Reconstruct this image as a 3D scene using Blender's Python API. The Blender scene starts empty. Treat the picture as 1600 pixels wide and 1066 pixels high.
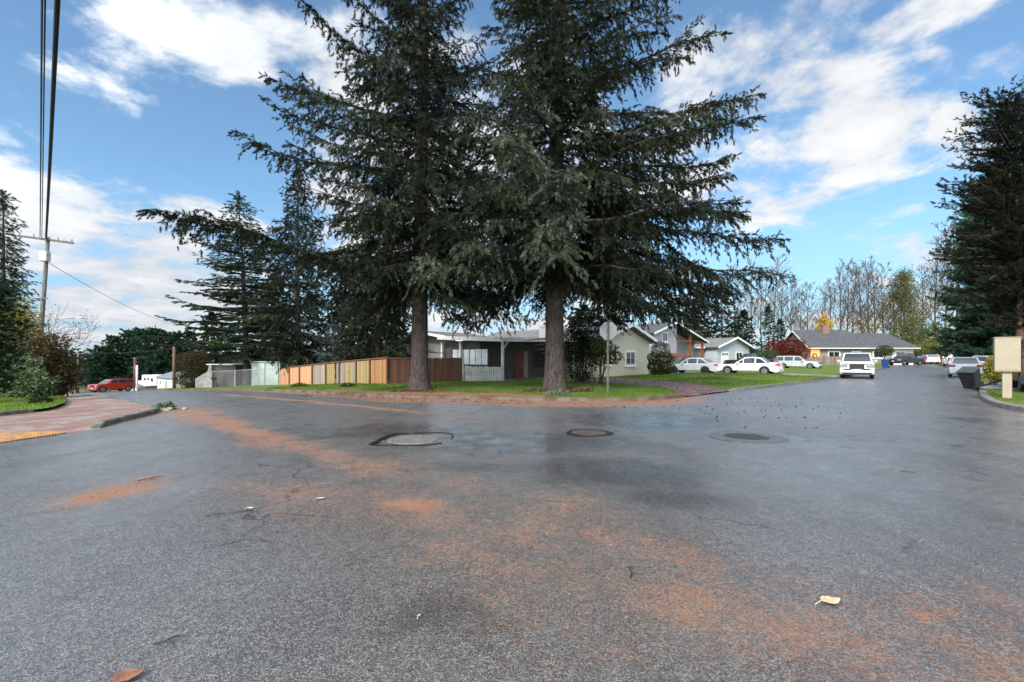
import bpy, bmesh, math, random
import numpy as np
from mathutils import Vector, Matrix
from mathutils.geometry import tessellate_polygon
C = bpy.context.scene
COL = C.collection
rad = math.radians
F = 711.11
YH = 560.0
CT, ST = math.cos(rad(47)), math.sin(rad(47))
CAMH = 1.6

# ------------------------------------------------------------------ terrain
def sp(v, w):
    return w * math.log1p(math.exp(min(v / w, 60.0)))

def TU(x, y):
    return -ST * x + CT * y, CT * x + ST * y

def XY(t, u):
    return CT * u - ST * t, ST * u + CT * t

def H(x, y):
    """Height of the road surface: the left street runs downhill at 5 %, the right one rises a little."""
    t, u = TU(x, y)
    t = min(t, 320.0)
    u = min(u, 260.0)
    return -0.05 * sp(t - 22, 6) + 0.006 * sp(u - 20, 8)

def G(px, py):
    z0 = 0.5
    prev = z0
    for i in range(420):
        Z = z0 * 1.02 ** i
        if 1.6 + (YH - py) / F * Z - H((px - 800) / F * Z, Z) < 0:
            break
        prev = Z
    lo, hi = prev, Z
    for _ in range(30):
        m = (lo + hi) / 2
        if 1.6 + (YH - py) / F * m - H((px - 800) / F * m, m) < 0:
            hi = m
        else:
            lo = m
    return ((px - 800) / F * lo, lo)

def AT(px, Z, lift=0.0):
    x = (px - 800) / F * Z
    return (x, Z, H(x, Z) + lift)

def ZA(py, Z):
    return CAMH + (YH - py) / F * Z

# ------------------------------------------------------------------ tags and objects
def tag(o, label=None, cat=None, group=None, kind=None):
    if label: o['label'] = label
    if cat: o['category'] = cat
    if group: o['group'] = group
    if kind: o['kind'] = kind
    return o

def thing(name, label, cat, loc=(0, 0, 0), rz=0.0, group=None):
    o = bpy.data.objects.new(name, None)
    o.empty_display_size = 0.3
    COL.objects.link(o)
    o.location = loc
    o.rotation_euler = (0, 0, rz)
    return tag(o, label, cat, group)

def link(name, me, mat=None, parent=None, smooth=False):
    o = bpy.data.objects.new(name, me)
    COL.objects.link(o)
    if mat:
        me.materials.append(mat)
    if parent:
        o.parent = parent
    if smooth:
        me.polygons.foreach_set('use_smooth', [True] * len(me.polygons))
    return o

def copy_tree(o, parent=None):
    c = o.copy()
    COL.objects.link(c)
    if parent:
        c.parent = parent
    for ch in [k for k in COL.objects if k.parent == o]:
        copy_tree(ch, c)
    return c

class MB:
    """collects faces of ONE mesh"""
    def __init__(self):
        self.v = []
        self.f = []
    def add(self, vs, fs):
        n = len(self.v)
        self.v += [tuple(p) for p in vs]
        self.f += [tuple(i + n for i in q) for q in fs]
        return self
    def box(self, a, b, rz=0, about=None):
        (x0, y0, z0), (x1, y1, z1) = a, b
        if x1 < x0: x0, x1 = x1, x0
        if y1 < y0: y0, y1 = y1, y0
        if z1 < z0: z0, z1 = z1, z0
        vs = [(x0, y0, z0), (x1, y0, z0), (x1, y1, z0), (x0, y1, z0), (x0, y0, z1), (x1, y0, z1), (x1, y1, z1), (x0, y1, z1)]
        return self.add(vs, [(3, 2, 1, 0), (4, 5, 6, 7), (0, 1, 5, 4), (1, 2, 6, 5), (2, 3, 7, 6), (3, 0, 4, 7)])
    def hexa(self, lo, hi):
        """lo, hi: four points each, counter-clockwise from above"""
        return self.add(list(lo) + list(hi), [(3, 2, 1, 0), (4, 5, 6, 7), (0, 1, 5, 4), (1, 2, 6, 5), (2, 3, 7, 6), (3, 0, 4, 7)])
    def bar(self, p, q, w, h=None, up=(0, 0, 1)):
        h = h or w
        p, q = Vector(p), Vector(q)
        d = (q - p).normalized()
        s = d.cross(Vector(up))
        if s.length < 1e-4: s = d.cross(Vector((1, 0, 0)))
        s.normalize()
        n = s.cross(d)
        s *= w / 2; n *= h / 2
        lo = [p - s - n, p + s - n, p + s + n, p - s + n]
        hi = [q - s - n, q + s - n, q + s + n, q - s + n]
        return self.add(lo + hi, [(0, 1, 2, 3), (7, 6, 5, 4), (1, 0, 4, 5), (2, 1, 5, 6), (3, 2, 6, 7), (0, 3, 7, 4)])
    def tube(self, pts, rs, n=8, caps=True):
        pts = [Vector(p) for p in pts]
        if not hasattr(rs, '__len__'): rs = [rs] * len(pts)
        vs, fs = [], []
        d0 = (pts[1] - pts[0]).normalized()
        s = d0.cross(Vector((0, 0, 1)))
        if s.length < 1e-3: s = Vector((1, 0, 0))
        s.normalize()
        for i, p in enumerate(pts):
            a = pts[max(i - 1, 0)]; b = pts[min(i + 1, len(pts) - 1)]
            d = (b - a).normalized()
            s = (s - d * s.dot(d)).normalized()
            t = d.cross(s)
            for k in range(n):
                th = 2 * math.pi * k / n
                vs.append(p + (s * math.cos(th) + t * math.sin(th)) * rs[i])
        for i in range(len(pts) - 1):
            for k in range(n):
                k2 = (k + 1) % n
                fs.append((i * n + k, i * n + k2, (i + 1) * n + k2, (i + 1) * n + k))
        if caps:
            fs.append(tuple(reversed(range(n))))
            fs.append(tuple((len(pts) - 1) * n + k for k in range(n)))
        return self.add(vs, fs)
    def prism(self, poly, d):
        """poly: planar points, extruded by vector d"""
        n = len(poly)
        d = Vector(d)
        lo = [Vector(p) for p in poly]
        hi = [p + d for p in lo]
        fs = [tuple(reversed(range(n))), tuple(range(n, 2 * n))]
        for i in range(n):
            j = (i + 1) % n
            fs.append((i, j, n + j, n + i))
        return self.add(lo + hi, fs)
    def quad(self, a, b, c, d, th=0.01):
        a, b, c, d = map(Vector, (a, b, c, d))
        n = (b - a).cross(d - a).normalized() * th
        return self.prism([a, b, c, d], n)
    def build(self, name, mat=None, parent=None, smooth=False, bevel=0, seg=2, recalc=True):
        me = bpy.data.meshes.new(name)
        me.from_pydata(self.v, [], self.f)
        if recalc:
            bm = bmesh.new(); bm.from_mesh(me)
            bmesh.ops.recalc_face_normals(bm, faces=bm.faces)
            bm.to_mesh(me); bm.free()
        o = link(name, me, mat, parent, smooth)
        if bevel:
            m = o.modifiers.new('Bevel', 'BEVEL')
            m.width = bevel; m.segments = seg; m.limit_method = 'ANGLE'; m.angle_limit = rad(28)
        return o

def mesh_np(name, V, Fq, mat, parent=None, attrs=None, smooth=False):
    V = np.asarray(V, np.float32); Fq = np.asarray(Fq, np.int32)
    me = bpy.data.meshes.new(name)
    me.vertices.add(len(V)); me.vertices.foreach_set('co', V.ravel())
    k = Fq.shape[1]
    me.loops.add(Fq.size); me.loops.foreach_set('vertex_index', Fq.ravel())
    me.polygons.add(len(Fq)); me.polygons.foreach_set('loop_start', np.arange(len(Fq), dtype=np.int32) * k)
    me.update(calc_edges=True)
    for an, av in (attrs or {}).items():
        a = me.attributes.new(an, 'FLOAT', 'POINT')
        a.data.foreach_set('value', np.asarray(av, np.float32))
    return link(name, me, mat, parent, smooth)

# ------------------------------------------------------------------ materials
class NT:
    def __init__(self, nt):
        self.nt = nt; self.n = nt.nodes; self.l = nt.links
    def node(self, t, **kw):
        n = self.n.new(t)
        for k, v in kw.items():
            setattr(n, k, v)
        return n
    def put(self, sock, v):
        if hasattr(v, 'is_linked') or isinstance(v, bpy.types.NodeSocket):
            self.l.new(v, sock)
        else:
            if isinstance(v, (tuple, list)) and len(v) == 3 and sock.type == 'RGBA': v = (*v, 1)
            sock.default_value = v
    def math(self, op, a, b=0.0, c=None, clamp=False):
        n = self.node('ShaderNodeMath', operation=op); n.use_clamp = clamp
        self.put(n.inputs[0], a); self.put(n.inputs[1], b)
        if c is not None: self.put(n.inputs[2], c)
        return n.outputs[0]
    def mix(self, f, a, b, mode='MIX'):
        n = self.node('ShaderNodeMix', data_type='RGBA', blend_type=mode)
        self.put(n.inputs[0], f); self.put(n.inputs[6], a); self.put(n.inputs[7], b)
        return n.outputs[2]
    def noise(self, vec, scale, detail=4, rough=0.55, dist=0.0, out=0):
        n = self.node('ShaderNodeTexNoise')
        if vec is not None: self.put(n.inputs['Vector'], vec)
        n.inputs['Scale'].default_value = scale; n.inputs['Detail'].default_value = detail
        n.inputs['Roughness'].default_value = rough; n.inputs['Distortion'].default_value = dist
        return n.outputs[out]
    def ramp(self, f, stops, interp='LINEAR'):
        n = self.node('ShaderNodeValToRGB')
        n.color_ramp.interpolation = interp
        e = n.color_ramp.elements
        while len(e) < len(stops): e.new(0.5)
        for i, (p, c) in enumerate(stops):
            e[i].position = p
            e[i].color = (*c, 1) if hasattr(c, '__len__') else (c, c, c, 1)
        self.put(n.inputs[0], f)
        return n.outputs[0]
    def smooth(self, f, a, b):
        n = self.node('ShaderNodeMapRange', interpolation_type='SMOOTHSTEP')
        self.put(n.inputs[0], f); n.inputs[1].default_value = a; n.inputs[2].default_value = b
        return n.outputs[0]
    def obj(self):
        return self.node('ShaderNodeTexCoord').outputs['Object']
    def attr(self, name):
        return self.node('ShaderNodeAttribute', attribute_name=name).outputs['Fac']
    def bump(self, h, strength=0.3, dist=0.01):
        n = self.node('ShaderNodeBump')
        n.inputs['Strength'].default_value = strength; n.inputs['Distance'].default_value = dist
        self.put(n.inputs['Height'], h)
        return n.outputs[0]

def newmat(name):
    m = bpy.data.materials.new(name); m.use_nodes = True
    t = NT(m.node_tree)
    return m, t, m.node_tree.nodes['Principled BSDF']

def hexc(c):
    return tuple(c)

def mat(name, col, rough=0.6, var=0.18, scale=3.0, metal=0.0, spec=0.4, bump=0.0, bscale=30, col2=None, emit=None, estr=0, coat=0, stretch=None):
    m, t, b = newmat(name)
    v = t.obj()
    if stretch:
        mp = t.node('ShaderNodeMapping'); t.put(mp.inputs[0], v); mp.inputs['Scale'].default_value = stretch; v2 = mp.outputs[0]
    else:
        v2 = v
    n = t.noise(v2, scale, 5, 0.6)
    c2 = col2 or tuple(max(0, x * (1 - var)) for x in col)
    c1 = col if col2 else tuple(min(1, x * (1 + var)) for x in col)
    f = t.smooth(n, 0.32, 0.68)
    t.put(b.inputs['Base Color'], t.mix(f, c2, c1))
    t.put(b.inputs['Roughness'], t.math('ADD', rough - 0.08, t.math('MULTIPLY', n, 0.16)))
    b.inputs['Metallic'].default_value = metal
    b.inputs['Specular IOR Level'].default_value = spec
    if coat:
        b.inputs['Coat Weight'].default_value = coat; b.inputs['Coat Roughness'].default_value = 0.08
    if bump:
        t.put(b.inputs['Normal'], t.bump(t.noise(v2, bscale, 4), bump, 0.02))
    if emit:
        b.inputs['Emission Color'].default_value = (*emit, 1); b.inputs['Emission Strength'].default_value = estr
    return m

def siding_mat(name, col, pitch=0.2, vertical=False, depth=0.35, axis=None, var=0.1):
    m, t, b = newmat(name)
    v = t.obj()
    s = t.node('ShaderNodeSeparateXYZ'); t.put(s.inputs[0], v)
    if vertical:
        a = t.math('ADD', s.outputs[0], s.outputs[1])
    else:
        a = s.outputs[2]
    fr = t.math('FRACT', t.math('DIVIDE', a, pitch))
    g = t.smooth(fr, 0.0, 0.13)
    n = t.noise(v, 2.5, 5, 0.6)
    if vertical:
        wn = t.node('ShaderNodeTexWhiteNoise', noise_dimensions='1D'); t.put(wn.inputs['W'], t.math('FLOOR', t.math('DIVIDE', a, pitch)))
        st = t.node('ShaderNodeMapping'); st.inputs['Scale'].default_value = (14, 14, 0.9); t.put(st.inputs[0], v)
        n = t.math('ADD', t.math('MULTIPLY', wn.outputs[0], 0.75), t.math('MULTIPLY', t.math('SUBTRACT', t.noise(st.outputs[0], 1.0, 5, .7), .35), 0.9), clamp=True)
    c = t.mix(n, tuple(x * (1 - var) for x in col), tuple(min(1, x * (1 + var)) for x in col))
    c = t.mix(t.math('MULTIPLY', t.math('SUBTRACT', 1.0, g), depth), c, tuple(x * 0.35 for x in col))
    t.put(b.inputs['Base Color'], c)
    b.inputs['Roughness'].default_value = 0.6
    b.inputs['Specular IOR Level'].default_value = 0.3
    t.put(b.inputs['Normal'], t.bump(fr, 0.4, 0.02))
    return m

def shingle_mat(name, col, var=0.3):
    m, t, b = newmat(name)
    v = t.obj()
    br = t.node('ShaderNodeTexBrick')
    t.put(br.inputs['Vector'], v)
    br.inputs['Scale'].default_value = 1.0
    br.inputs['Brick Width'].default_value = 0.35; br.inputs['Row Height'].default_value = 0.16
    br.inputs['Mortar Size'].default_value = 0.012
    br.inputs['Color1'].default_value = (*[x * (1 + var) for x in col], 1)
    br.inputs['Color2'].default_value = (*[x * (1 - var) for x in col], 1)
    br.inputs['Mortar'].default_value = (*[x * 0.45 for x in col], 1)
    n = t.noise(v, 1.2, 6, 0.65)
    c = t.mix(t.math('MULTIPLY', t.smooth(n, 0.45, 0.75), 0.6), br.outputs[0], tuple(x * 0.6 for x in col))
    t.put(b.inputs['Base Color'], c)
    b.inputs['Roughness'].default_value = 0.75
    return m

def brick_mat(name, c1, c2, mortar):
    m, t, b = newmat(name)
    mp = t.node('ShaderNodeMapping'); mp.inputs['Rotation'].default_value = (rad(90), 0, 0)
    t.put(mp.inputs[0], t.obj())
    br = t.node('ShaderNodeTexBrick'); t.put(br.inputs['Vector'], mp.outputs[0])
    br.inputs['Scale'].default_value = 1.0
    br.inputs['Brick Width'].default_value = 0.22; br.inputs['Row Height'].default_value = 0.075
    br.inputs['Mortar Size'].default_value = 0.01
    for k, c in (('Color1', c1), ('Color2', c2), ('Mortar', mortar)):
        br.inputs[k].default_value = (*c, 1)
    t.put(b.inputs['Base Color'], br.outputs[0])
    b.inputs['Roughness'].default_value = 0.8
    return m

def foliage_mat(name, stops, rough=0.65, trans=0.15):
    """colour picked per spray by the mesh attribute 'var'"""
    m, t, b = newmat(name)
    c = t.ramp(t.attr('var'), stops)
    t.put(b.inputs['Base Color'], c)
    b.inputs['Roughness'].default_value = rough
    b.inputs['Specular IOR Level'].default_value = 0.08
    if trans:
        tr = t.node('ShaderNodeBsdfTranslucent'); t.put(tr.inputs[0], c)
        mx = t.node('ShaderNodeMixShader'); mx.inputs[0].default_value = trans
        t.l.new(b.outputs[0], mx.inputs[1]); t.l.new(tr.outputs[0], mx.inputs[2])
        out = [n for n in t.n if n.type == 'OUTPUT_MATERIAL'][0]
        t.l.new(mx.outputs[0], out.inputs[0])
    return m

def bark_mat(name, c1, c2, sc=6.0):
    m, t, b = newmat(name)
    mp = t.node('ShaderNodeMapping'); mp.inputs['Scale'].default_value = (1, 1, 0.22)
    t.put(mp.inputs[0], t.obj())
    n = t.noise(mp.outputs[0], sc * 2.4, 7, 0.72, 0.6)
    n2 = t.noise(t.obj(), 0.9, 3)
    c = t.mix(t.smooth(n, 0.38, 0.62), c1, c2)
    c = t.mix(t.math('MULTIPLY', t.smooth(n2, 0.5, 0.7), 0.4), c, (0.10, 0.11, 0.075))
    t.put(b.inputs['Base Color'], c)
    b.inputs['Roughness'].default_value = 0.85
    t.put(b.inputs['Normal'], t.bump(n, 1.0, 0.10))
    return m

# ------------------------------------------------------------------ camera
cam = bpy.data.cameras.new('Camera'); cam.lens = 16.0; cam.sensor_width = 36.0
cam.clip_start = 0.05; cam.clip_end = 3000
cam.shift_y = 27.0 / 1600.0
co = bpy.data.objects.new('Camera', cam); COL.objects.link(co)
co.location = (0, 0, CAMH); co.rotation_euler = (rad(90), 0, 0)
C.camera = co
C.cycles.use_denoising = True
C.cycles.use_adaptive_sampling = False
C.cycles.max_bounces = 6
C.cycles.diffuse_bounces = 3
C.view_settings.view_transform = 'Standard'
try: C.view_settings.look = 'None'
except Exception: pass
C.view_settings.exposure = 0.98
C.view_settings.gamma = 1.0

# ------------------------------------------------------------------ sky and light
SUN_EL, SUN_AZ = 38.0, -150.0     # azimuth measured from +Y towards +X: behind the camera, over its shoulder
world = bpy.data.worlds.new('World'); C.world = world; world.use_nodes = True
wt = NT(world.node_tree)
bg = wt.n['Background']
SKYS = 0.10
CLOUDK = 0.56
SKYTINT = (0.74, 0.98, 1.05)
SUN_E = 2.4
FILL_GLOW = 3.2
sky = wt.node('ShaderNodeTexSky', sky_type='NISHITA')
sky.sun_disc = False; sky.sun_elevation = rad(SUN_EL); sky.sun_rotation = rad(SUN_AZ)
sky.air_density = 1.0; sky.dust_density = 0.25; sky.ozone_density = 1.5
d = wt.node('ShaderNodeTexCoord').outputs['Generated']
sx = wt.node('ShaderNodeSeparateXYZ'); wt.put(sx.inputs[0], d)
X_, Y_, Z_ = sx.outputs
az = wt.math('ARCTAN2', X_, Y_)
el = wt.math('ARCSINE', wt.math('MAXIMUM', wt.math('MINIMUM', Z_, 1.0), -1.0))
zz = wt.math('ADD', wt.math('MAXIMUM', Z_, 0.0), 0.22)
cv = wt.node('ShaderNodeCombineXYZ')
wt.put(cv.inputs[0], wt.math('DIVIDE', X_, zz)); wt.put(cv.inputs[1], wt.math('DIVIDE', Y_, zz)); wt.put(cv.inputs[2], 0.37)
n1 = wt.noise(cv.outputs[0], 2.6, 9, 0.62, 0.2)
n2 = wt.noise(cv.outputs[0], 0.55, 3, 0.5)
n3 = wt.noise(cv.outputs[0], 4.5, 6, 0.6)
def azel(px, py):
    x = px - 800.0
    return math.atan2(x, F), math.atan2(YH - py, math.hypot(x, F))

# cloud banks: (direction centre, angular half-size, weight, tilt)
CLOUDS = [
    (330, 20, 270, 95, 1.15, 0), (350, 90, 90, 55, 0.8, 0), (210, 60, 90, 40, 0.35, 0),
    (90, 430, 330, 175, 1.2, 12), (30, 300, 170, 70, 0.7, 10), (235, 470, 150, 110, 0.9, 0), (330, 400, 160, 110, 0.55, 0),
    (550, 145, 85, 34, 0.75, 10), (235, 297, 130, 20, 0.5, 4),
    (1190, 80, 260, 130, 0.95, 0), (1290, 180, 180, 110, 0.78, 15), (1420, 185, 150, 70, 0.7, 0), (1330, 260, 90, 45, 0.55, 0),
    (1150, 300, 190, 60, 0.95, 6), (1240, 325, 90, 30, 0.6, 0), (1250, 398, 40, 16, 0.45, 0), (1300, 405, 30, 14, 0.35, 0),
    (1570, 80, 80, 60, 0.7, 0), (1520, 200, 90, 70, 0.6, 0), (1480, 10, 220, 40, 0.6, 0),
    (1470, 420, 170, 130, 0.5, 0), (1230, 520, 350, 80, 0.45, 0), 
    (760, 250, 330, 290, 1.05, 0), (620, 330, 170, 150, 0.6, 0), (800, 520, 380, 90, 0.9, 0),
]
tot = None
for (px, py, hx, hy, w, tilt) in CLOUDS:
    a0, e0 = azel(px, py)
    a1, e1 = azel(px + hx, py); a2, e2 = azel(px, py - hy)
    ra = max(abs(a1 - a0), 0.01); re = max(abs(e2 - e0), 0.008)
    da = wt.math('SUBTRACT', az, a0); de = wt.math('SUBTRACT', el, e0)
    c_, s_ = math.cos(rad(tilt)), math.sin(rad(tilt))
    ua = wt.math('ADD', wt.math('MULTIPLY', da, c_), wt.math('MULTIPLY', de, -s_))
    ue = wt.math('ADD', wt.math('MULTIPLY', da, s_), wt.math('MULTIPLY', de, c_))
    q = wt.math('ADD', wt.math('POWER', wt.math('ABSOLUTE', wt.math('DIVIDE', ua, ra)), 2.0), wt.math('POWER', wt.math('ABSOLUTE', wt.math('DIVIDE', ue, re)), 2.0))
    g = wt.math('MULTIPLY', wt.math('SUBTRACT', 1.0, q, clamp=True), w)
    tot = g if tot is None else wt.math('ADD', tot, g)
# behind and above the camera: a broken overcast, so that the road gets a soft light
back = wt.smooth(Y_, 0.35, -0.25)
back = wt.math('MAXIMUM', back, wt.smooth(Z_, 0.62, 0.8))
tot = wt.math('ADD', wt.math('MINIMUM', tot, 1.1), wt.math('MULTIPLY', back, 0.75))
dens = wt.math('ADD', wt.math('MULTIPLY', tot, 0.52), wt.math('MULTIPLY', wt.math('SUBTRACT', n1, 0.5), 3.1))
dens = wt.math('ADD', dens, wt.math('MULTIPLY', wt.math('SUBTRACT', n3, 0.5), 1.15))
cov = wt.smooth(dens, 0.06, 0.66)
# cloud brightness: bright tops, greyer thick middles
shade = wt.math('ADD', wt.math('ADD', wt.math('MULTIPLY', n1, 0.50), wt.math('MULTIPLY', n2, 0.30)), wt.math('MULTIPLY', n3, 0.30))
ccol = wt.ramp(shade, [(0.36, (0.40, 0.45, 0.52)), (0.52, (0.64, 0.68, 0.74)), (0.68, (0.92, 0.93, 0.94))])
sc = wt.node('ShaderNodeMix', data_type='RGBA', blend_type='MULTIPLY'); sc.inputs[0].default_value = 1.0
wt.put(sc.inputs[6], ccol); sc.inputs[7].default_value = (CLOUDK / SKYS,) * 3 + (1,)
bl = wt.node('ShaderNodeMix', data_type='RGBA', blend_type='MULTIPLY'); bl.inputs[0].default_value = 1.0
wt.put(bl.inputs[6], sky.outputs[0]); bl.inputs[7].default_value = (*SKYTINT, 1)
# unseen cloud round the veiled sun, brightened as added fill for shaded sides
sdv = (math.sin(rad(SUN_AZ)) * math.cos(rad(SUN_EL)), math.cos(rad(SUN_AZ)) * math.cos(rad(SUN_EL)), math.sin(rad(SUN_EL)))
dp = wt.node('ShaderNodeVectorMath', operation='DOT_PRODUCT'); wt.put(dp.inputs[0], d); dp.inputs[1].default_value = sdv
fill_glow = wt.math('ADD', 1.0, wt.math('MULTIPLY', wt.smooth(dp.outputs['Value'], -0.2, 1.0), FILL_GLOW))
gm = wt.node('ShaderNodeVectorMath', operation='SCALE'); wt.put(gm.inputs[0], sc.outputs[2]); wt.put(gm.inputs[3], fill_glow)
low = wt.math('MULTIPLY', wt.smooth(Z_, 0.34, 0.0), 0.75)
clear = wt.mix(low, bl.outputs[2], tuple(c / SKYS for c in (0.185, 0.30, 0.43)))
final = wt.mix(cov, wt.mix(0.05, clear, sc.outputs[2]), gm.outputs[0])
wt.put(bg.inputs[0], final); bg.inputs[1].default_value = SKYS

sl = bpy.data.lights.new('Sun', 'SUN'); sl.energy = SUN_E; sl.angle = rad(14); sl.color = (1.0, 0.95, 0.88)
so = bpy.data.objects.new('Sun', sl); COL.objects.link(so)
sd = Vector((math.sin(rad(SUN_AZ)) * math.cos(rad(SUN_EL)), math.cos(rad(SUN_AZ)) * math.cos(rad(SUN_EL)), math.sin(rad(SUN_EL))))
so.rotation_euler = sd.to_track_quat('Z', 'Y').to_euler()
so.location = sd * 60
# ------------------------------------------------------------------ lines on the ground (measured, in metres)
def line_px(pts):
    return [G(*p) for p in pts]

def line_tu(pts):
    return [XY(*p) for p in pts]

def dense(poly, step=0.6, closed=False):
    out = []
    n = len(poly)
    for i in range(n if closed else n - 1):
        a = Vector(poly[i]); b = Vector(poly[(i + 1) % n])
        k = max(1, int((b - a).length / step))
        if (b - a).length > 60: k = min(k, 40)
        for j in range(k):
            out.append(tuple(a.lerp(b, j / k)))
    if not closed: out.append(tuple(poly[-1]))
    return out

def chaikin(p, it=2):
    for _ in range(it):
        q = [p[0]]
        for a, b in zip(p[:-1], p[1:]):
            q.append((a[0] * .75 + b[0] * .25, a[1] * .75 + b[1] * .25)); q.append((a[0] * .25 + b[0] * .75, a[1] * .25 + b[1] * .75))
        q.append(p[-1]); p = q
    return p

KERB_FAR = chaikin(line_tu([(230, 11.2), (120, 11.2), (55, 11.2), (28, 10.5), (20.5, 10.5), (16.1, 11.0), (13.8, 12.4), (11.2, 13.5), (9.4, 14.4), (8.3, 15.4), (7.7, 17.0), (7.55, 18.8)]))
KERB_STREET = chaikin(line_tu([(7.2, 22.9), (6.7, 26.2), (5.6, 36), (5.2, 41), (4.75, 62), (4.9, 95), (8, 108)]))
KERB_ISLAND = chaikin(line_tu([(200, 3.0), (60, 3.0), (26, 3.05), (20, 3.05), (18.4, 3.0), (17.6, 2.75), (16.6, 2.2), (15.6, 1.65), (14.6, 1.25)]))
FLUSH_ISLAND = chaikin(line_tu([(14.6, 1.25), (13.9, 0.5), (13.4, -0.4), (13.1, -3), (13.0, -40)]))
KERB_CORNER = chaikin(line_tu([(-60, 18.6), (-8, 18.7), (-3.2, 18.9), (-1.9, 19.7), (-1.3, 21.5), (-1.2, 25), (-1.45, 30)]))
KERB_RIGHT = chaikin(line_tu([(-1.5, 36.5), (-2.2, 50), (-2.6, 62)]))

def seg_dist(P, poly):
    """distance of points P (n,2) to a polyline, and position along it 0..1"""
    poly = np.asarray(poly, float)
    best = np.full(len(P), 1e9); pos = np.zeros(len(P))
    L = np.r_[0, np.cumsum(np.linalg.norm(np.diff(poly, axis=0), axis=1))]
    for i in range(len(poly) - 1):
        a, b = poly[i], poly[i + 1]
        d = b - a; q = d.dot(d)
        if q < 1e-12: continue
        t = np.clip(((P - a) @ d) / q, 0, 1)
        r = np.linalg.norm(P - (a + t[:, None] * d), axis=1)
        m = r < best
        best[m] = r[m]; pos[m] = (L[i] + t[m] * math.sqrt(q)) / L[-1]
    return best, pos

def inside(P, poly):
    poly = np.asarray(poly, float); x, y = P[:, 0], P[:, 1]
    c = np.zeros(len(P), bool)
    j = len(poly) - 1
    for i in range(len(poly)):
        xi, yi = poly[i]; xj, yj = poly[j]
        m = ((yi > y) != (yj > y)) & (x < (xj - xi) * (y - yi) / (yj - yi + 1e-12) + xi)
        c ^= m; j = i
    return c

def vH(P):
    t = np.minimum(-ST * P[:, 0] + CT * P[:, 1], 320.0); u = np.minimum(CT * P[:, 0] + ST * P[:, 1], 260.0)
    spv = lambda v, w: w * np.log1p(np.exp(np.minimum(v / w, 60)))
    return -0.05 * spv(t - 22, 6) + 0.006 * spv(u - 20, 8)

# corner lot (houses and big firs), island with lawn, right-hand corner
far1 = line_tu([(8, 200), (60, 240), (230, 200)])
DRIVE_MOUTH = line_tu([(7.55, 18.8), (7.2, 22.9)])
LOT = KERB_FAR + KERB_STREET + far1
ISLAND = KERB_ISLAND + FLUSH_ISLAND[1:] + line_tu([(60, -60), (200, -60)])
CORNER = KERB_CORNER + KERB_RIGHT + line_tu([(-3, 80), (0, 100), (-2, 118), (8, 118), (8, 108), (8.05, 200), (-60, 200)])

# ------------------------------------------------------------------ needle drift mask for the road
BAND = line_px([(262, 640), (300, 648), (350, 662), (410, 684), (480, 700), (560, 722), (640, 742), (760, 768), (850, 800), (960, 840), (1060, 868), (1200, 908), (1330, 935), (1480, 958), (1640, 985)])
BAND2 = line_px([(330, 616), (440, 624), (520, 631), (600, 639), (660, 645), (740, 652), (820, 660)])
BLOTS = [((655, 793), (0.42, 0.17), 1.1), ((180, 768), (0.85, 0.26), .85), ((120, 786), (0.5, 0.13), 0.6), 
         ((1430, 948), (0.3, 0.10), .7), ((300, 655), (1.6, 0.6), .5), ((240, 745), (0.35, .12), .7), ((860, 790), (0.9, .3), .5), ((560, 645), (.0, .0), 0)]
def needle_attr(P):
    # meander the drift so that its edge is not a ruled line
    Q = P + 0.10 * np.c_[np.sin(P[:, 1] * 3.1 + P[:, 0]), np.sin(P[:, 0] * 2.7 + 1.3)] + 0.05 * np.c_[np.sin(P[:, 1] * 9.0), np.sin(P[:, 0] * 8.1 + P[:, 1] * 3)]
    d, s = seg_dist(Q, BAND)
    w = 0.46 + 0.36 * np.sin(s * 17) ** 2 + 0.6 * (s < 0.30) * (0.30 - s) / 0.30 * 2.0
    strength = np.interp(s, [0, .1, .3, .5, .62, .75, .9, 1], [.62, .72, .74, .68, .58, .44, .46, .42])
    a = strength * np.exp(-(d / w) ** 2)
    # thin litter on the camera side of the drift
    dl, sl_ = seg_dist(Q, line_px([(420, 760), (620, 800), (760, 850), (900, 900), (1060, 940), (1300, 990), (1500, 1010)]))
    a = np.maximum(a, 0.42 * np.exp(-(dl / 1.0) ** 2))
    d2, s2 = seg_dist(Q, BAND2)
    a = np.maximum(a, np.interp(s2, [0, .2, .7, 1], [.55, .85, .8, .3]) * np.exp(-(d2 / 0.34) ** 2))
    d3, s3 = seg_dist(Q, [tuple(p) for p in KERB_FAR if TU(*p)[0] < 60])
    w3 = np.interp(s3, [0, .4, .62, .78, .9, 1], [.35, .5, 1.0, 1.9, 2.3, 1.3]) * (1 + .15 * np.sin(s3 * 60))
    a = np.maximum(a, np.interp(s3, [0, .4, .7, .93, 1], [.4, .75, .95, .95, .6]) * np.exp(-(d3 / w3) ** 4))
    d4, s4 = seg_dist(Q, [tuple(p) for p in KERB_ISLAND if TU(*p)[0] < 40])
    a = np.maximum(a, 0.55 * np.exp(-(d4 / .4) ** 2))
    d5, s5 = seg_dist(Q, [tuple(p) for p in KERB_CORNER if TU(*p)[0] > -8])
    a = np.maximum(a, 0.45 * np.exp(-(d5 / .35) ** 2))
    for (c, (rx, ry), wt_) in BLOTS:
        if wt_ == 0: continue
        gx, gy = G(*c)
        vx, vy = Vector((gx, gy)).normalized()          # long axis across the line of sight
        dx, dy = Q[:, 0] - gx, Q[:, 1] - gy
        la = dx * vy - dy * vx; lb = dx * vx + dy * vy
        a = np.maximum(a, wt_ * np.exp(-((la / rx) ** 2 + (lb / (ry * 1.6)) ** 2)))
    return np.minimum(a, 0.78)

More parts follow.
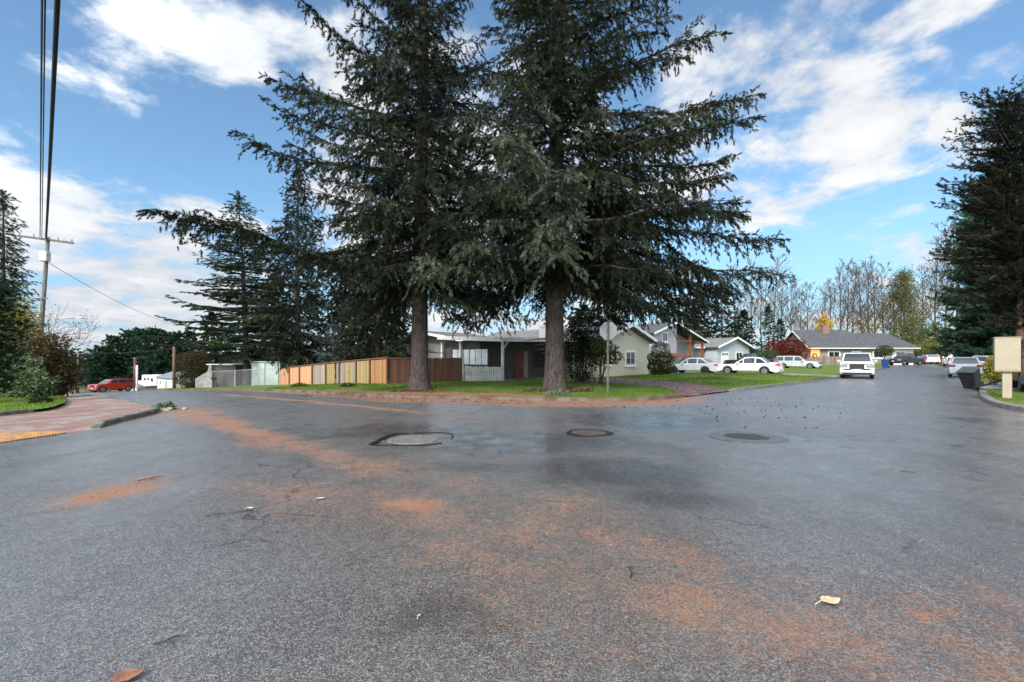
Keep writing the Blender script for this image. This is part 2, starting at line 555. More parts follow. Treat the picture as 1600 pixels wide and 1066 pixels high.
def axis(lo, hi, step, out_lo, out_hi, g=1.12):
    a = list(np.arange(lo, hi + 1e-6, step))
    s, x = step, hi
    while x < out_hi:
        s *= g; x += s; a.append(x)
    s, x, b = step, lo, []
    while x > out_lo:
        s *= g; x -= s; b.append(x)
    return np.array(b[::-1] + a)

xs = axis(-15, 22, 0.16, -190, 190); ys = axis(0.0, 30, 0.16, -40, 240)
XX, YY = np.meshgrid(xs, ys)
P = np.c_[XX.ravel(), YY.ravel()]
zz_ = vH(P)
nx, ny = len(xs), len(ys)
idx = np.arange(nx * ny).reshape(ny, nx)
Q = np.c_[idx[:-1, :-1].ravel(), idx[:-1, 1:].ravel(), idx[1:, 1:].ravel(), idx[1:, :-1].ravel()]
T_ = -ST * P[:, 0] + CT * P[:, 1]; U_ = CT * P[:, 0] + ST * P[:, 1]
# keep the cross of the two streets (a little under the kerbs), drop what lies deep under the lots
keep = ((U_ > 1.5 - 0.0) & (U_ < 16) & (T_ > 6)) | ((T_ > -14) & (T_ < 16) & (U_ < 17)) | ((T_ > -6) & (T_ < 10) & (U_ >= 14)) | ((U_ > 8) & (U_ < 21) & (T_ < 8)) | ((T_ < 16) & (T_ > -30) & (U_ < 20))
keep |= (np.abs(P[:, 0]) < 1.5) & (P[:, 1] < 3)
Q = Q[keep[Q].all(axis=1)]
used = np.unique(Q); remap = -np.ones(len(P), int); remap[used] = np.arange(len(used))
Pn = P[used]
att = needle_attr(Pn)
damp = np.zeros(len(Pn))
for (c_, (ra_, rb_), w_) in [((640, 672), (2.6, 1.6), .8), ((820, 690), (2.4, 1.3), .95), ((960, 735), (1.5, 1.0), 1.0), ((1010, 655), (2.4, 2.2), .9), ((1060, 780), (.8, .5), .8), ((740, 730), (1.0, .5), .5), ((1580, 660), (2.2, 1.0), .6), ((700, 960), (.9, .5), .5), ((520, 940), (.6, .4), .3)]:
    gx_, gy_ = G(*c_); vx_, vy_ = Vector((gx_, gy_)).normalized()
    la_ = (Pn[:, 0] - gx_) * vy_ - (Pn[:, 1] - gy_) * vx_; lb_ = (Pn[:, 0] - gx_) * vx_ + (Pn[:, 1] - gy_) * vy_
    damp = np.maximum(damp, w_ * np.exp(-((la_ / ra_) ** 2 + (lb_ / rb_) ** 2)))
# shallow unevenness so the wet sheen breaks up
bumpz = 0.006 * np.sin(Pn[:, 0] * 1.1 + 0.6 * Pn[:, 1]) * np.sin(Pn[:, 1] * 0.9 - .4 * Pn[:, 0])

def road_material():
    m, t, b = newmat('wet_asphalt')
    v = t.obj()
    vor = t.node('ShaderNodeTexVoronoi'); t.put(vor.inputs['Vector'], v); vor.inputs['Scale'].default_value = 120
    vor2 = t.node('ShaderNodeTexVoronoi'); t.put(vor2.inputs['Vector'], v); vor2.inputs['Scale'].default_value = 48
    sepc = t.node('ShaderNodeSeparateColor'); t.put(sepc.inputs[0], vor.outputs['Color'])
    big = t.noise(v, 0.35, 6, 0.6, 0.4)
    mid = t.noise(v, 2.2, 6, 0.65)
    fine = t.noise(v, 160, 3, 0.6)
    stone = t.ramp(sepc.outputs[0], [(0.0, (0.040, 0.037, 0.034)), (0.40, (0.160, 0.146, 0.130)), (0.78, (0.30, 0.275, 0.25)), (0.95, (0.42, 0.39, 0.36)), (1.0, (0.52, 0.49, 0.46))])
    gap = t.smooth(vor.outputs['Distance'], 0.28, 0.62)
    base = t.mix(t.math('MULTIPLY', gap, 0.85), stone, (0.022, 0.022, 0.023))
    base = t.mix(t.math('MULTIPLY', t.smooth(mid, 0.35, 0.7), 0.35), base, (0.080, 0.078, 0.077))
    base = t.mix(t.math('MULTIPLY', t.smooth(big, 0.40, 0.68), 0.45), base, (0.150, 0.145, 0.140))
    # centimetre-scale grain that still reads further off
    gr = t.noise(v, 58, 4, 0.75); gr2 = t.noise(v, 22, 4, 0.7)
    gg = t.math('ADD', t.math('MULTIPLY', gr, 0.65), t.math('MULTIPLY', gr2, 0.35))
    base = t.mix(t.math('MULTIPLY', t.smooth(gg, 0.50, 0.62), 0.60), base, (0.235, 0.222, 0.205))
    base = t.mix(t.math('MULTIPLY', t.math('SUBTRACT', 1.0, t.smooth(gg, 0.38, 0.50)), 0.70), base, (0.035, 0.033, 0.031))
    # mottling: oil, dampness and tyre-polished strips along both streets
    m6 = t.noise(v, 6.5, 5, 0.7, 0.3)
    base = t.mix(t.math('MULTIPLY', t.smooth(m6, 0.42, 0.66), 0.30), base, (0.045, 0.043, 0.041))
    mpt = t.node('ShaderNodeMapping'); mpt.inputs['Rotation'].default_value = (0, 0, rad(-47)); mpt.inputs['Scale'].default_value = (1.1, 0.10, 1); t.put(mpt.inputs[0], v)
    trk = t.noise(mpt.outputs[0], 1.0, 4, 0.6, 0.2)
    base = t.mix(t.math('MULTIPLY', t.smooth(trk, 0.50, 0.62), 0.30), base, (0.050, 0.049, 0.050))
    # damp ground under the drip of the firs and in a few shallow hollows
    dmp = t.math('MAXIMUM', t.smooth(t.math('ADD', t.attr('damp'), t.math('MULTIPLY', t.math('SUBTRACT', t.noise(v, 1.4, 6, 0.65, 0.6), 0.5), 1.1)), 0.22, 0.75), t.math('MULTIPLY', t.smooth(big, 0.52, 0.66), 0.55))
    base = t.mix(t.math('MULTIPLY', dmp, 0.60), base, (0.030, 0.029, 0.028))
    # hairline cracks and sealed seams
    wv = t.node('ShaderNodeVectorMath', operation='ADD'); t.put(wv.inputs[0], v)
    nz = t.node('ShaderNodeTexNoise'); t.put(nz.inputs['Vector'], v); nz.inputs['Scale'].default_value = 1.3; nz.inputs['Detail'].default_value = 5
    sc_ = t.node('ShaderNodeVectorMath', operation='SCALE'); t.put(sc_.inputs[0], nz.outputs['Color']); sc_.inputs[3].default_value = 0.9
    t.put(wv.inputs[1], sc_.outputs[0])
    ck = t.node('ShaderNodeTexVoronoi', feature='DISTANCE_TO_EDGE'); t.put(ck.inputs['Vector'], wv.outputs[0]); ck.inputs['Scale'].default_value = 0.33
    crack = t.math('MULTIPLY', t.math('SUBTRACT', 1.0, t.smooth(ck.outputs['Distance'], 0.002, 0.007)), t.smooth(t.noise(v, 0.5, 3), 0.48, 0.56))
    base = t.mix(t.math('MULTIPLY', crack, 0.75), base, (0.012, 0.012, 0.012))
    # needle litter: reddish brown, broken into streaks by stretched noise
    at = t.attr('needles')
    mp = t.node('ShaderNodeMapping'); mp.inputs['Rotation'].default_value = (0, 0, rad(-28)); mp.inputs['Scale'].default_value = (10, 45, 1)
    t.put(mp.inputs[0], v)
    st1 = t.noise(mp.outputs[0], 1.0, 5, 0.7, 0.8)
    st2 = t.noise(v, 5.0, 6, 0.7, 0.5)
    st3 = t.noise(v, 60, 3, 0.7)
    st0 = t.noise(v, 1.1, 5, 0.7, 0.6)
    ns = t.math('ADD', t.math('ADD', t.math('MULTIPLY', st1, 0.30), t.math('MULTIPLY', st2, 0.25)), t.math('ADD', t.math('MULTIPLY', st3, 0.35), t.math('MULTIPLY', st0, 0.38)))
    nf = t.smooth(t.math('ADD', at, t.math('MULTIPLY', t.math('SUBTRACT', ns, 0.635), 2.9)), 0.30, 0.86)
    nf = t.math('MULTIPLY', nf, t.smooth(at, 0.02, 0.16))
    ncol = t.ramp(st3, [(0.30, (0.11, 0.052, 0.030)), (0.50, (0.29, 0.135, 0.070)), (0.66, (0.48, 0.25, 0.14))])
    ncol = t.mix(t.smooth(st2, 0.4, 0.7), ncol, (0.31, 0.145, 0.08))
    nfa = t.math('MULTIPLY', nf, 0.78)
    t.put(b.inputs['Base Color'], t.mix(nfa, base, ncol))
    ro = t.math('ADD', 0.34, t.math('MULTIPLY', t.smooth(big, 0.35, 0.65), 0.12))
    ro = t.math('ADD', ro, t.math('MULTIPLY', t.smooth(mid, 0.4, 0.6), 0.05))
    ro = t.math('ADD', ro, t.math('MULTIPLY', nf, 0.30))
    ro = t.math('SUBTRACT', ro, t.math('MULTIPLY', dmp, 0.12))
    t.put(b.inputs['Roughness'], ro)
    t.put(b.inputs['Specular IOR Level'], t.math('SUBTRACT', 0.70, t.math('MULTIPLY', nf, 0.5)))
    # film of water over the stones
    t.put(b.inputs['Coat Weight'], t.math('MULTIPLY', t.math('SUBTRACT', 1.0, t.math('MULTIPLY', nf, 0.8)), t.math('ADD', 0.30, t.math('MULTIPLY', t.smooth(big, 0.3, 0.65), 0.45))))
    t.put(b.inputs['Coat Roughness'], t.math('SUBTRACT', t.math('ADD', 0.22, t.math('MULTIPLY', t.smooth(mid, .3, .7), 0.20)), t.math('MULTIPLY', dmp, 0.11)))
    b.inputs['Coat IOR'].default_value = 1.45
    hh = t.math('ADD', t.math('MULTIPLY', t.math('SUBTRACT', 1.0, vor.outputs['Distance']), 0.6), t.math('MULTIPLY', t.math('SUBTRACT', 1.0, vor2.outputs['Distance']), 0.5))
    hh = t.math('ADD', hh, t.math('ADD', t.math('MULTIPLY', fine, 0.4), t.math('MULTIPLY', t.noise(v, 58, 4, 0.75), 0.9)))
    t.put(b.inputs['Normal'], t.bump(hh, 0.7, 0.006))
    return m

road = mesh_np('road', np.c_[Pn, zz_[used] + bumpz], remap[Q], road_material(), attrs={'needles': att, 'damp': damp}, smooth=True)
tag(road, kind='structure')

# ------------------------------------------------------------------ raised ground sheets
def lift_extra(P, trees):
    return 0

def sheet(name, poly, zoff, m, cuts_x=(), cuts_y=(), bumps=None):
    poly = [Vector((p[0], p[1], 0)) for p in poly]
    tris = tessellate_polygon([poly])
    bm = bmesh.new()
    vs = [bm.verts.new(p) for p in poly]
    for tr in tris:
        try: bm.faces.new([vs[i] for i in tr])
        except ValueError: pass
    for c in cuts_x:
        bmesh.ops.bisect_plane(bm, geom=bm.verts[:] + bm.edges[:] + bm.faces[:], plane_co=(c, 0, 0), plane_no=(1, 0, 0))
    for c in cuts_y:
        bmesh.ops.bisect_plane(bm, geom=bm.verts[:] + bm.edges[:] + bm.faces[:], plane_co=(0, c, 0), plane_no=(0, 1, 0))
    for v in bm.verts:
        v.co.z = H(v.co.x, v.co.y) + zoff + (bumps(v.co.x, v.co.y) if bumps else 0)
    bmesh.ops.recalc_face_normals(bm, faces=bm.faces)
    for f in bm.faces:
        if f.normal.z < 0: f.normal_flip()
    me = bpy.data.meshes.new(name); bm.to_mesh(me); bm.free()
    o = link(name, me, m, None, True)
    return tag(o, kind='structure')

LOTPOLY = [Vector(p) for p in LOT]
KF_NP = np.array(KERB_FAR); KS_NP = np.array(KERB_STREET)
MOUTH = np.array(line_tu([(7.55, 19.4), (7.3, 22.4)]))
def lot_extra_np(P):
    dm, _ = seg_dist(P, MOUTH)
    t = -ST * P[:, 0] + CT * P[:, 1]; u = CT * P[:, 0] + ST * P[:, 1]
    mound = 0.16 * np.exp(-((u - 36.0) / 2.6) ** 2 - ((t - 11.0) / 5.5) ** 2)
    return mound - 0.115 * np.clip(1.6 - dm, 0, 1) ** 1.0
def lot_bump(x, y):
    d1, _ = seg_dist(np.array([[x, y]]), KF_NP); d2, _ = seg_dist(np.array([[x, y]]), KS_NP)
    d = min(d1[0], d2[0])
    k = min(1, max(0, (d - 0.2) / 4))
    return k * (0.10 + 0.04 * math.sin(x * 0.9) * math.sin(y * 0.8 + 1)) + float(lot_extra_np(np.array([[x, y]]))[0])

def lawn_material(name, g1, g2, dirt, dirtk=0.62, yellow=(0.13, 0.14, 0.02)):
    m, t, b = newmat(name)
    v = t.obj()
    n = t.noise(v, 1.1, 6, 0.65); n2 = t.noise(v, 22, 4, 0.7); n3 = t.noise(v, 0.45, 4, 0.6)
    c = t.mix(t.smooth(n2, 0.35, 0.65), g1, g2)
    c = t.mix(t.math('MULTIPLY', t.smooth(n3, 0.45, 0.65), 0.6), c, yellow)
    c = t.mix(t.smooth(t.math('ADD', n, t.math('MULTIPLY', n2, 0.25)), dirtk, dirtk + 0.16), c, dirt)
    t.put(b.inputs['Base Color'], c)
    b.inputs['Roughness'].default_value = 0.85; b.inputs['Specular IOR Level'].default_value = 0.2
    t.put(b.inputs['Normal'], t.bump(n2, 0.8, 0.05))
    return m
M_LAWN = lawn_material('wet_lawn', (0.070, 0.125, 0.018), (0.125, 0.20, 0.030), (0.15, 0.085, 0.045), 0.66)
M_TERR = lawn_material('rough_ground', (0.060, 0.075, 0.025), (0.10, 0.11, 0.04), (0.12, 0.09, 0.06), 0.55)
lot = sheet('lawn', LOT, 0.125, M_LAWN, list(np.arange(-60, 60, 3.0)) + list(np.arange(-10, 26, 0.8)), list(np.arange(14, 100, 3.0)) + list(np.arange(16, 36, 0.8)), lot_bump)
lawn2_front = line_px([(-60, 664), (0, 655), (60, 650), (100, 641)])
LAWN2 = chaikin(line_px([(-260, 676), (-60, 664), (0, 656), (60, 650), (96, 643), (106, 634), (100, 625), (72, 618)]), 2) + line_tu([(60, 0.2), (200, 0.2), (200, -60), (14, -60), (14, -20)])
pave = None

def concrete_needles():
    m, t, b = newmat('needle_strewn_concrete')
    v = t.obj()
    n = t.noise(v, 0.8, 6, 0.7, 0.5); n2 = t.noise(v, 9, 5, 0.7); n3 = t.noise(v, 38, 4, 0.75)
    cc = t.mix(n2, (0.22, 0.215, 0.21), (0.36, 0.35, 0.34))
    nc = t.ramp(n3, [(0.32, (0.07, 0.030, 0.02)), (0.5, (0.21, 0.092, 0.055)), (0.68, (0.34, 0.165, 0.105))])
    f = t.smooth(t.math('ADD', t.math('ADD', n, t.math('MULTIPLY', n2, 0.40)), t.math('MULTIPLY', n3, 0.30)), 0.70, 0.92)
    f = t.math('ADD', 0.16, t.math('MULTIPLY', f, 0.78))
    t.put(b.inputs['Base Color'], t.mix(f, cc, nc))
    b.inputs['Roughness'].default_value = 0.55
    t.put(b.inputs['Normal'], t.bump(n3, 0.5, 0.01))
    return m
M_PAVE = concrete_needles()
pavement = sheet('pavement', ISLAND, 0.11, M_PAVE, list(np.arange(-30, 0, 1.0)) + [-60, -45], list(np.arange(6, 60, 1.5)), lambda x, y: -0.105 * max(0.0, min(1.0, (16.2 - TU(x, y)[0]) / 1.6)) if TU(x, y)[0] < 16.2 and TU(x, y)[1] > -40 else 0.0)
lawn2 = sheet('grass_plot', LAWN2, 0.20, lawn_material('bright_lawn', (0.075, 0.15, 0.016), (0.125, 0.225, 0.026), (0.16, 0.10, 0.05), 0.74, (0.12, 0.18, 0.02)), list(np.arange(-34, -8, 1.2)), list(np.arange(8, 40, 1.5)),
             lambda x, y: 0.04 * math.sin(x * 1.3) * math.sin(y * 1.1))
corner = sheet('corner_ground', CORNER, 0.13, lawn_material('corner_lawn', (0.075, 0.125, 0.02), (0.125, 0.19, 0.03), (0.17, 0.085, 0.04), 0.60), list(np.arange(12, 60, 1.5)), list(np.arange(8, 60, 1.5)))

# terrain to the horizon, below everything
xs2 = axis(-60, 60, 6, -1500, 1500, 1.25); ys2 = axis(-40, 120, 6, -900, 1800, 1.25)
XX, YY = np.meshgrid(xs2, ys2); P2 = np.c_[XX.ravel(), YY.ravel()]
z2 = vH(P2) - 0.35
idx = np.arange(len(P2)).reshape(len(ys2), len(xs2))
Q2 = np.c_[idx[:-1, :-1].ravel(), idx[:-1, 1:].ravel(), idx[1:, 1:].ravel(), idx[1:, :-1].ravel()]
terrain = tag(mesh_np('terrain', np.c_[P2, z2], Q2, M_TERR, smooth=True), kind='structure')

# ------------------------------------------------------------------ kerbs
M_KERB = mat('kerb_concrete', (0.25, 0.24, 0.225), 0.55, 0.35, 5, bump=0.3, bscale=60, col2=(0.12, 0.115, 0.10))
M_MOSSKERB = mat('mossy_kerb_concrete', (0.21, 0.20, 0.17), 0.7, 0.35, 3, bump=0.4, bscale=40, col2=(0.07, 0.075, 0.045))
def kerb(name, line, side, h=0.135, w=0.16, m=M_KERB, taper=True):
    """side: +1 puts the kerb on the left of the walking direction"""
    pts = dense(line, 0.5)
    mb = MB()
    n = len(pts)
    prof = [(0.0, -0.06), (-0.0, h - 0.03), (0.03, h), (w, h), (w, -0.06)]
    vs = []
    for i, p in enumerate(pts):
        a = Vector(pts[max(i - 1, 0)]); b = Vector(pts[min(i + 1, n - 1)])
        dd = (b - a).normalized(); nn = Vector((-dd.y, dd.x)) * side
        jz = 0.006 * math.sin(i * 1.7)
        e_ = min(1.0, 0.12 + min(i, n - 1 - i) / 3.0) if taper else 1.0
        for (o_, z_) in prof:
            if z_ > 0: z_ = z_ * e_
            q = Vector(p) + nn * o_
            vs.append((q.x, q.y, H(p[0], p[1]) + z_ + (jz if z_ > 0 else 0)))
    k = len(prof)
    fs = []
    for i in range(n - 1):
        for j in range(k - 1):
            fs.append((i * k + j, i * k + j + 1, (i + 1) * k + j + 1, (i + 1) * k + j))
    fs.append(tuple(range(k))); fs.append(tuple((n - 1) * k + j for j in reversed(range(k))))
    mb.add(vs, fs)
    return tag(mb.build(name, m), kind='structure')
M_STAINK = mat('needle_stained_kerb', (0.17, 0.14, 0.115), 0.7, 0.35, 1.6, bump=0.4, bscale=40, col2=(0.10, 0.052, 0.03))
kerb('kerb_strip', [p for p in KERB_FAR if TU(*p)[0] < 130], 1, m=M_STAINK)
kerb('kerb_strip', KERB_STREET, 1)
kerb('kerb_strip', [p for p in KERB_ISLAND if TU(*p)[0] < 90], -1, 0.135, 0.18, M_MOSSKERB)
kerb('kerb_strip', KERB_CORNER, -1, 0.17, 0.2)
kerb('kerb_strip', KERB_RIGHT, -1, 0.13, 0.16)
kerb('kerb_strip', [p for p in LAWN2[:16]], 1, 0.235, 0.12, M_MOSSKERB)

# driveways and garden paths (thin sheets above the lawn)
def slab(name, pts, m, z=0.0, grow=False):
    return sheet(name, pts, 0.125 + z, m, list(np.arange(-6, 60, 0.8)), list(np.arange(14, 60, 0.8)), lot_bump)
def path_mat():
    m, t, b = newmat('leaf_littered_path'); v = t.obj()
    n1_ = t.noise(v, 1.6, 6, .7, .5); n2_ = t.noise(v, 14, 5, .75); n3_ = t.noise(v, 45, 3, .7)
    c = t.ramp(t.math('ADD', t.math('MULTIPLY', n2_, .6), t.math('MULTIPLY', n3_, .4)), [(.36, (.045, .026, .022)), (.5, (.125, .068, .056)), (.60, (.22, .125, .10)), (.70, (.34, .26, .23))])
    c = t.mix(t.math('MULTIPLY', t.smooth(n1_, .52, .66), .7), c, (.26, .235, .225))
    t.put(b.inputs['Base Color'], c); b.inputs['Roughness'].default_value = .6
    t.put(b.inputs['Normal'], t.bump(n2_, .7, .03)); return m
M_DIRT = path_mat()
path_pts = chaikin(line_px([(1073, 621), (1050, 614), (1000, 608), (940, 604), (892, 602)]), 2) + chaikin(line_px([(888, 596), (930, 595), (990, 598), (1050, 602), (1100, 607), (1140, 612)]), 2)
slab('driveway', path_pts, M_DIRT, 0.02)
M_CONC = mat('wet_concrete', (0.30, 0.30, 0.30), 0.4, 0.2, 2.5, col2=(0.20, 0.20, 0.205))
apron = sheet('driveway', line_tu([(-1.45, 30), (-1.5, 36.5), (-20, 37), (-20, 30.5)]), 0.15, M_CONC, np.arange(12, 60, 2), np.arange(8, 60, 2))
apron2 = sheet('driveway', chaikin(line_px([(-6, 690), (-60, 694), (-60, 687), (-6, 684)]), 0), 0.02, M_CONC) if False else None
# driveway of the sedans
sed = sheet('driveway', line_tu([(5.35, 39.4), (5.15, 43.2), (20, 43.4), (20, 39.2)]), 0.145, M_CONC, np.arange(0, 40, 1.5), np.arange(20, 60, 1.5), lot_bump)
# ------------------------------------------------------------------ conifers
def rhomb(p, q, w, n, up=0.0):
    """thin diamond from p to q, half-width w, facing n"""
    p, q, n = Vector(p), Vector(q), Vector(n)
    d = q - p
    s = d.cross(n).normalized() * w
    m = p + d * 0.45
    return [p, m + s, q, m - s]

def sprig_template(kind='fir'):
    V, Fq = [], []
    def add(r):
        n = len(V); V.extend([tuple(v) for v in r]); Fq.append((n, n + 1, n + 2, n + 3))
    if kind == 'fir':
        add(rhomb((0, 0, 0), (1, 0, -0.10), 0.060, (0, 0, 1)))
        add(rhomb((0, 0, 0), (1, 0, -0.10), 0.060, (0, 1, 0)))
        for i in range(11):
            x = 0.02 + 0.066 * i
            a = i * 2.4 + 0.5
            l = 0.50 - 0.027 * i
            ca, sa = math.cos(a), math.sin(a)
            q = (x + l * 0.80, l * 0.60 * ca, l * 0.50 * sa - 0.1 * x - 0.07)
            add(rhomb((x, 0, -0.1 * x), q, 0.047, (0.2, -sa, ca)))
    elif kind == 'coarse':
        add(rhomb((0, 0, 0), (1, 0, -0.12), 0.13, (0, 0, 1)))
        add(rhomb((0, 0, 0), (1, 0, -0.12), 0.13, (0, 1, 0)))
        for i, x in enumerate((0.12, 0.42)):
            l = (0.62, 0.45)[i]
            for sgn in (1, -1):
                add(rhomb((x, 0, -0.1 * x), (x + l * 0.7, sgn * l * 0.7, -0.1 * x - 0.08), 0.12, (0.1, 0.3 * sgn, 1)))
    elif kind == 'flat':
        add(rhomb((0, 0, 0), (1, 0, 0.02), 0.16, (0, 0.3, 1)))
        for i, x in enumerate((0.05, 0.35)):
            l = (0.65, 0.5)[i]
            for sgn in (1, -1):
                add(rhomb((x, 0, 0), (x + l * 0.7, sgn * l * 0.7, 0.03), 0.12, (0.1, 0.25 * sgn, 1)))
    elif kind == 'leaf':
        add(rhomb((0, 0, 0), (1, 0, -0.1), 0.28, (0, 0, 1)))
    return np.array(V, np.float32), np.array(Fq, np.int32)

def instance(TV, TF, O, D, S, rng, roll=0.6, var=None):
    """copies of a small template along directions D, merged into one mesh"""
    O = np.asarray(O, float); D = np.asarray(D, float); S = np.asarray(S, float)
    D = D / np.maximum(np.linalg.norm(D, axis=1, keepdims=True), 1e-9)
    up = np.tile(np.array([0, 0, 1.0]), (len(D), 1)) + rng.normal(0, roll, (len(D), 3))
    Yv = np.cross(up, D); Yv /= np.maximum(np.linalg.norm(Yv, axis=1, keepdims=True), 1e-9)
    Zv = np.cross(D, Yv)
    V = O[:, None, :] + S[:, None, None] * (TV[None, :, 0, None] * D[:, None, :] + TV[None, :, 1, None] * Yv[:, None, :] + TV[None, :, 2, None] * Zv[:, None, :])
    n = len(TV)
    Fq = TF[None] + (np.arange(len(O)) * n)[:, None, None]
    vv = np.repeat(var if var is not None else rng.random(len(O)), n)
    return V.reshape(-1, 3), Fq.reshape(-1, TF.shape[1]), vv

def conifer_data(seed, Ht, cb, rmax, r0, nbr, profile, elev, curve, kind='fir', sec_step=0.22, sprig_step=0.16, sprig=0.34, droop=0.45, sec_len=1.3, flat=0.0, extra=(), top=None, vbase=0.5, skip=None, rangle=0.0, sec_taper=1.0, lean=(0, 0), flare=1.3, rag=(0.62, 1.06), smin=0.10, zpow=1.05, side_gap=None, stubs=0, puff=0.0):
    rng = np.random.default_rng(seed)
    tb = MB()
    def axis_at(z):
        k = z / Ht
        return np.array([lean[0] * k + 0.10 * math.sin(k * 5 + seed), lean[1] * k + 0.08 * math.sin(k * 4 + seed * 2), z])
    zs = np.r_[-0.3, 0.0, 0.25, 0.7, 1.5, np.linspace(2.5, Ht, 14)]
    rs = [r0 * (1 - 0.93 * max(0, z) / Ht) * (1 + (flare - 1) * math.exp(-max(z, 0) / 0.45)) for z in zs]
    tb.tube([axis_at(z) for z in zs], rs, 14)
    for q in range(stubs):
        z = 1.6 + (cb - .4) * rng.random(); a = rng.random() * 6.28; l = rng.uniform(.25, 1.3); o = axis_at(z)
        h_ = np.array([math.cos(a), math.sin(a), 0])
        tb.tube([o + h_ * r0 * .7, o + h_ * (r0 * .8 + l * .5) + np.array([0, 0, -.05 * l]), o + h_ * (r0 * .8 + l) + np.array([0, 0, rng.uniform(-.25, .05) * l])], [.035, .022, .008], 5)
    O, D, S, VAR = [], [], [], []
    br = []
    for i in range(nbr):
        k = (i + rng.random()) / nbr
        z = cb + (Ht * 0.985 - cb) * k ** zpow
        az = i * 2.39996 + rng.normal(0, 0.35)
        L = rmax * profile(k) * rng.uniform(*rag)
        if side_gap is not None and z > 14.5 and math.cos(az - side_gap) > .6: L *= .72
        br.append((z, az, L, elev(k) + rng.normal(0, 0.10), curve(k), rng.normal(vbase, 0.15), 1.0))
    for e in extra:
        br.append(tuple(e))
    for (z, az, L, te, cu, vb, dens) in br:
        o = axis_at(z)
        hd = np.array([math.cos(az), math.sin(az), 0.0]); side = np.array([-hd[1], hd[0], 0.0])
        bend = rng.normal(0, 0.13)
        nn = 9
        s = np.linspace(0, 1, nn)
        path = o + np.outer(s * L, hd) + np.outer(bend * L * s * s, side)
        path[:, 2] += L * (te * s + cu * s * s) + 0.028 * L * np.sin(s * 9 + rng.uniform(0, 6)) * s
        rb = max(0.012, min(0.11, 0.014 * L)) * r0 / 0.5
        tb.tube(path, list(np.linspace(rb, 0.008, nn)), 5, caps=False)
        m = max(3, int(L / sec_step * dens))
        ss = np.sort(np.clip(np.linspace(smin, 1.0, m) + rng.normal(0, 0.02, m), smin * .8, 1.0))
        for j, sj in enumerate(ss):
            f = sj * (nn - 1); i0 = min(int(f), nn - 2); fr = f - i0
            p = path[i0] * (1 - fr) + path[i0 + 1] * fr
            td = path[i0 + 1] - path[i0]; td /= np.linalg.norm(td)
            sg = 1 if j % 2 else -1
            ang = rng.uniform(0.65, 1.15)
            dd = td * math.cos(ang) + side * sg * math.sin(ang)
            if puff: dd = dd + np.array([0, 0, rng.normal(-.05, puff)])
            dr = droop * rng.uniform(0.3, 1.6)
            l2 = min(sec_len, 0.28 + 0.50 * L * (1 - sj) ** 0.8 * sec_taper) * rng.uniform(0.55, 1.1)
            if puff: l2 *= 0.55 + 0.75 * abs(math.sin(sj * L * 1.5 + az * 3)) + 0.15 * rng.random()
            if sj > 0.96: dd = td; l2 = 0.35
            ns = max(2, int(l2 / sprig_step))
            q = (np.arange(ns) + rng.random(ns)) / ns
            pts = p + np.outer(q * l2, dd)
            pts[:, 2] -= dr * l2 * q * q + (1 - flat) * 0.04
            dirs = np.tile(dd, (ns, 1)); dirs[:, 2] -= 2 * dr * q
            dirs += rng.normal(0, 0.38 * (1 - flat) + 0.08, (ns, 3)) * np.array([1, 1, 1 - flat])
            O.append(pts); D.append(dirs); S.append(sprig * rng.uniform(0.65, 1.25, ns))
            VAR.append(np.clip(vb + rng.normal(0, 0.09, ns) + rng.normal(0, 0.09), 0, 1))
    if top:
        # dense leader
        zt = np.linspace(Ht * 0.90, Ht * 1.0, 30)
        for z in zt:
            a = rng.random(3) * 6.28
            pts = np.tile(axis_at(z), (3, 1)); dirs = np.c_[np.cos(a), np.sin(a), np.full(3, 0.8)]
            O.append(pts); D.append(dirs); S.append(np.full(3, sprig * 0.8)); VAR.append(np.full(3, vbase))
    return tb, np.concatenate(O), np.concatenate(D), np.concatenate(S), np.concatenate(VAR), kind, flat, rng

def conifer(name, label, loc, group, fol, bark, data, rz=0, cat='tree'):
    tb, O, D, S, VAR, kind, flat, rng = data
    root = thing(name, label, cat, loc, rz, group)
    tb.build('trunk', bark, root, smooth=True, recalc=False)
    TV, TF = sprig_template(kind)
    V, Fq, vv = instance(TV, TF, O, D, S, rng, 0.55 * (1 - flat) + 0.1, VAR)
    mesh_np('crown', V, Fq, fol, root, {'var': vv})
    return root

M_BARK_FIR = bark_mat('fir_bark', (0.030, 0.022, 0.019), (0.098, 0.076, 0.066))
M_BARK_DARK = bark_mat('dark_bark', (0.06, 0.048, 0.04), (0.12, 0.10, 0.085))
M_BARK_RED = bark_mat('reddish_bark', (0.17, 0.10, 0.075), (0.27, 0.17, 0.13))
M_FIR = foliage_mat('fir_needles', [(0.0, (0.009, 0.012, 0.008)), (0.25, (0.015, 0.020, 0.012)), (0.45, (0.028, 0.036, 0.020)), (0.65, (0.058, 0.070, 0.042)), (0.82, (0.105, 0.130, 0.092)), (1.0, (0.19, 0.225, 0.165))])
M_FIR2 = foliage_mat('cedar_needles', [(0.0, (0.018, 0.032, 0.018)), (0.4, (0.032, 0.052, 0.024)), (0.75, (0.055, 0.080, 0.028)), (1.0, (0.11, 0.135, 0.04))])
M_CYP = foliage_mat('cypress_sprays', [(0.0, (0.015, 0.034, 0.020)), (0.45, (0.027, 0.060, 0.034)), (0.8, (0.045, 0.09, 0.05)), (1.0, (0.075, 0.13, 0.07))])
M_PINE = foliage_mat('pine_needles', [(0.0, (0.010, 0.012, 0.009)), (0.5, (0.022, 0.027, 0.016)), (0.85, (0.045, 0.05, 0.026)), (1.0, (0.09, 0.085, 0.03))])
M_SPRUCE = foliage_mat('blue_spruce_needles', [(0.0, (0.04, 0.065, 0.06)), (0.5, (0.085, 0.12, 0.11)), (1.0, (0.17, 0.21, 0.19))])

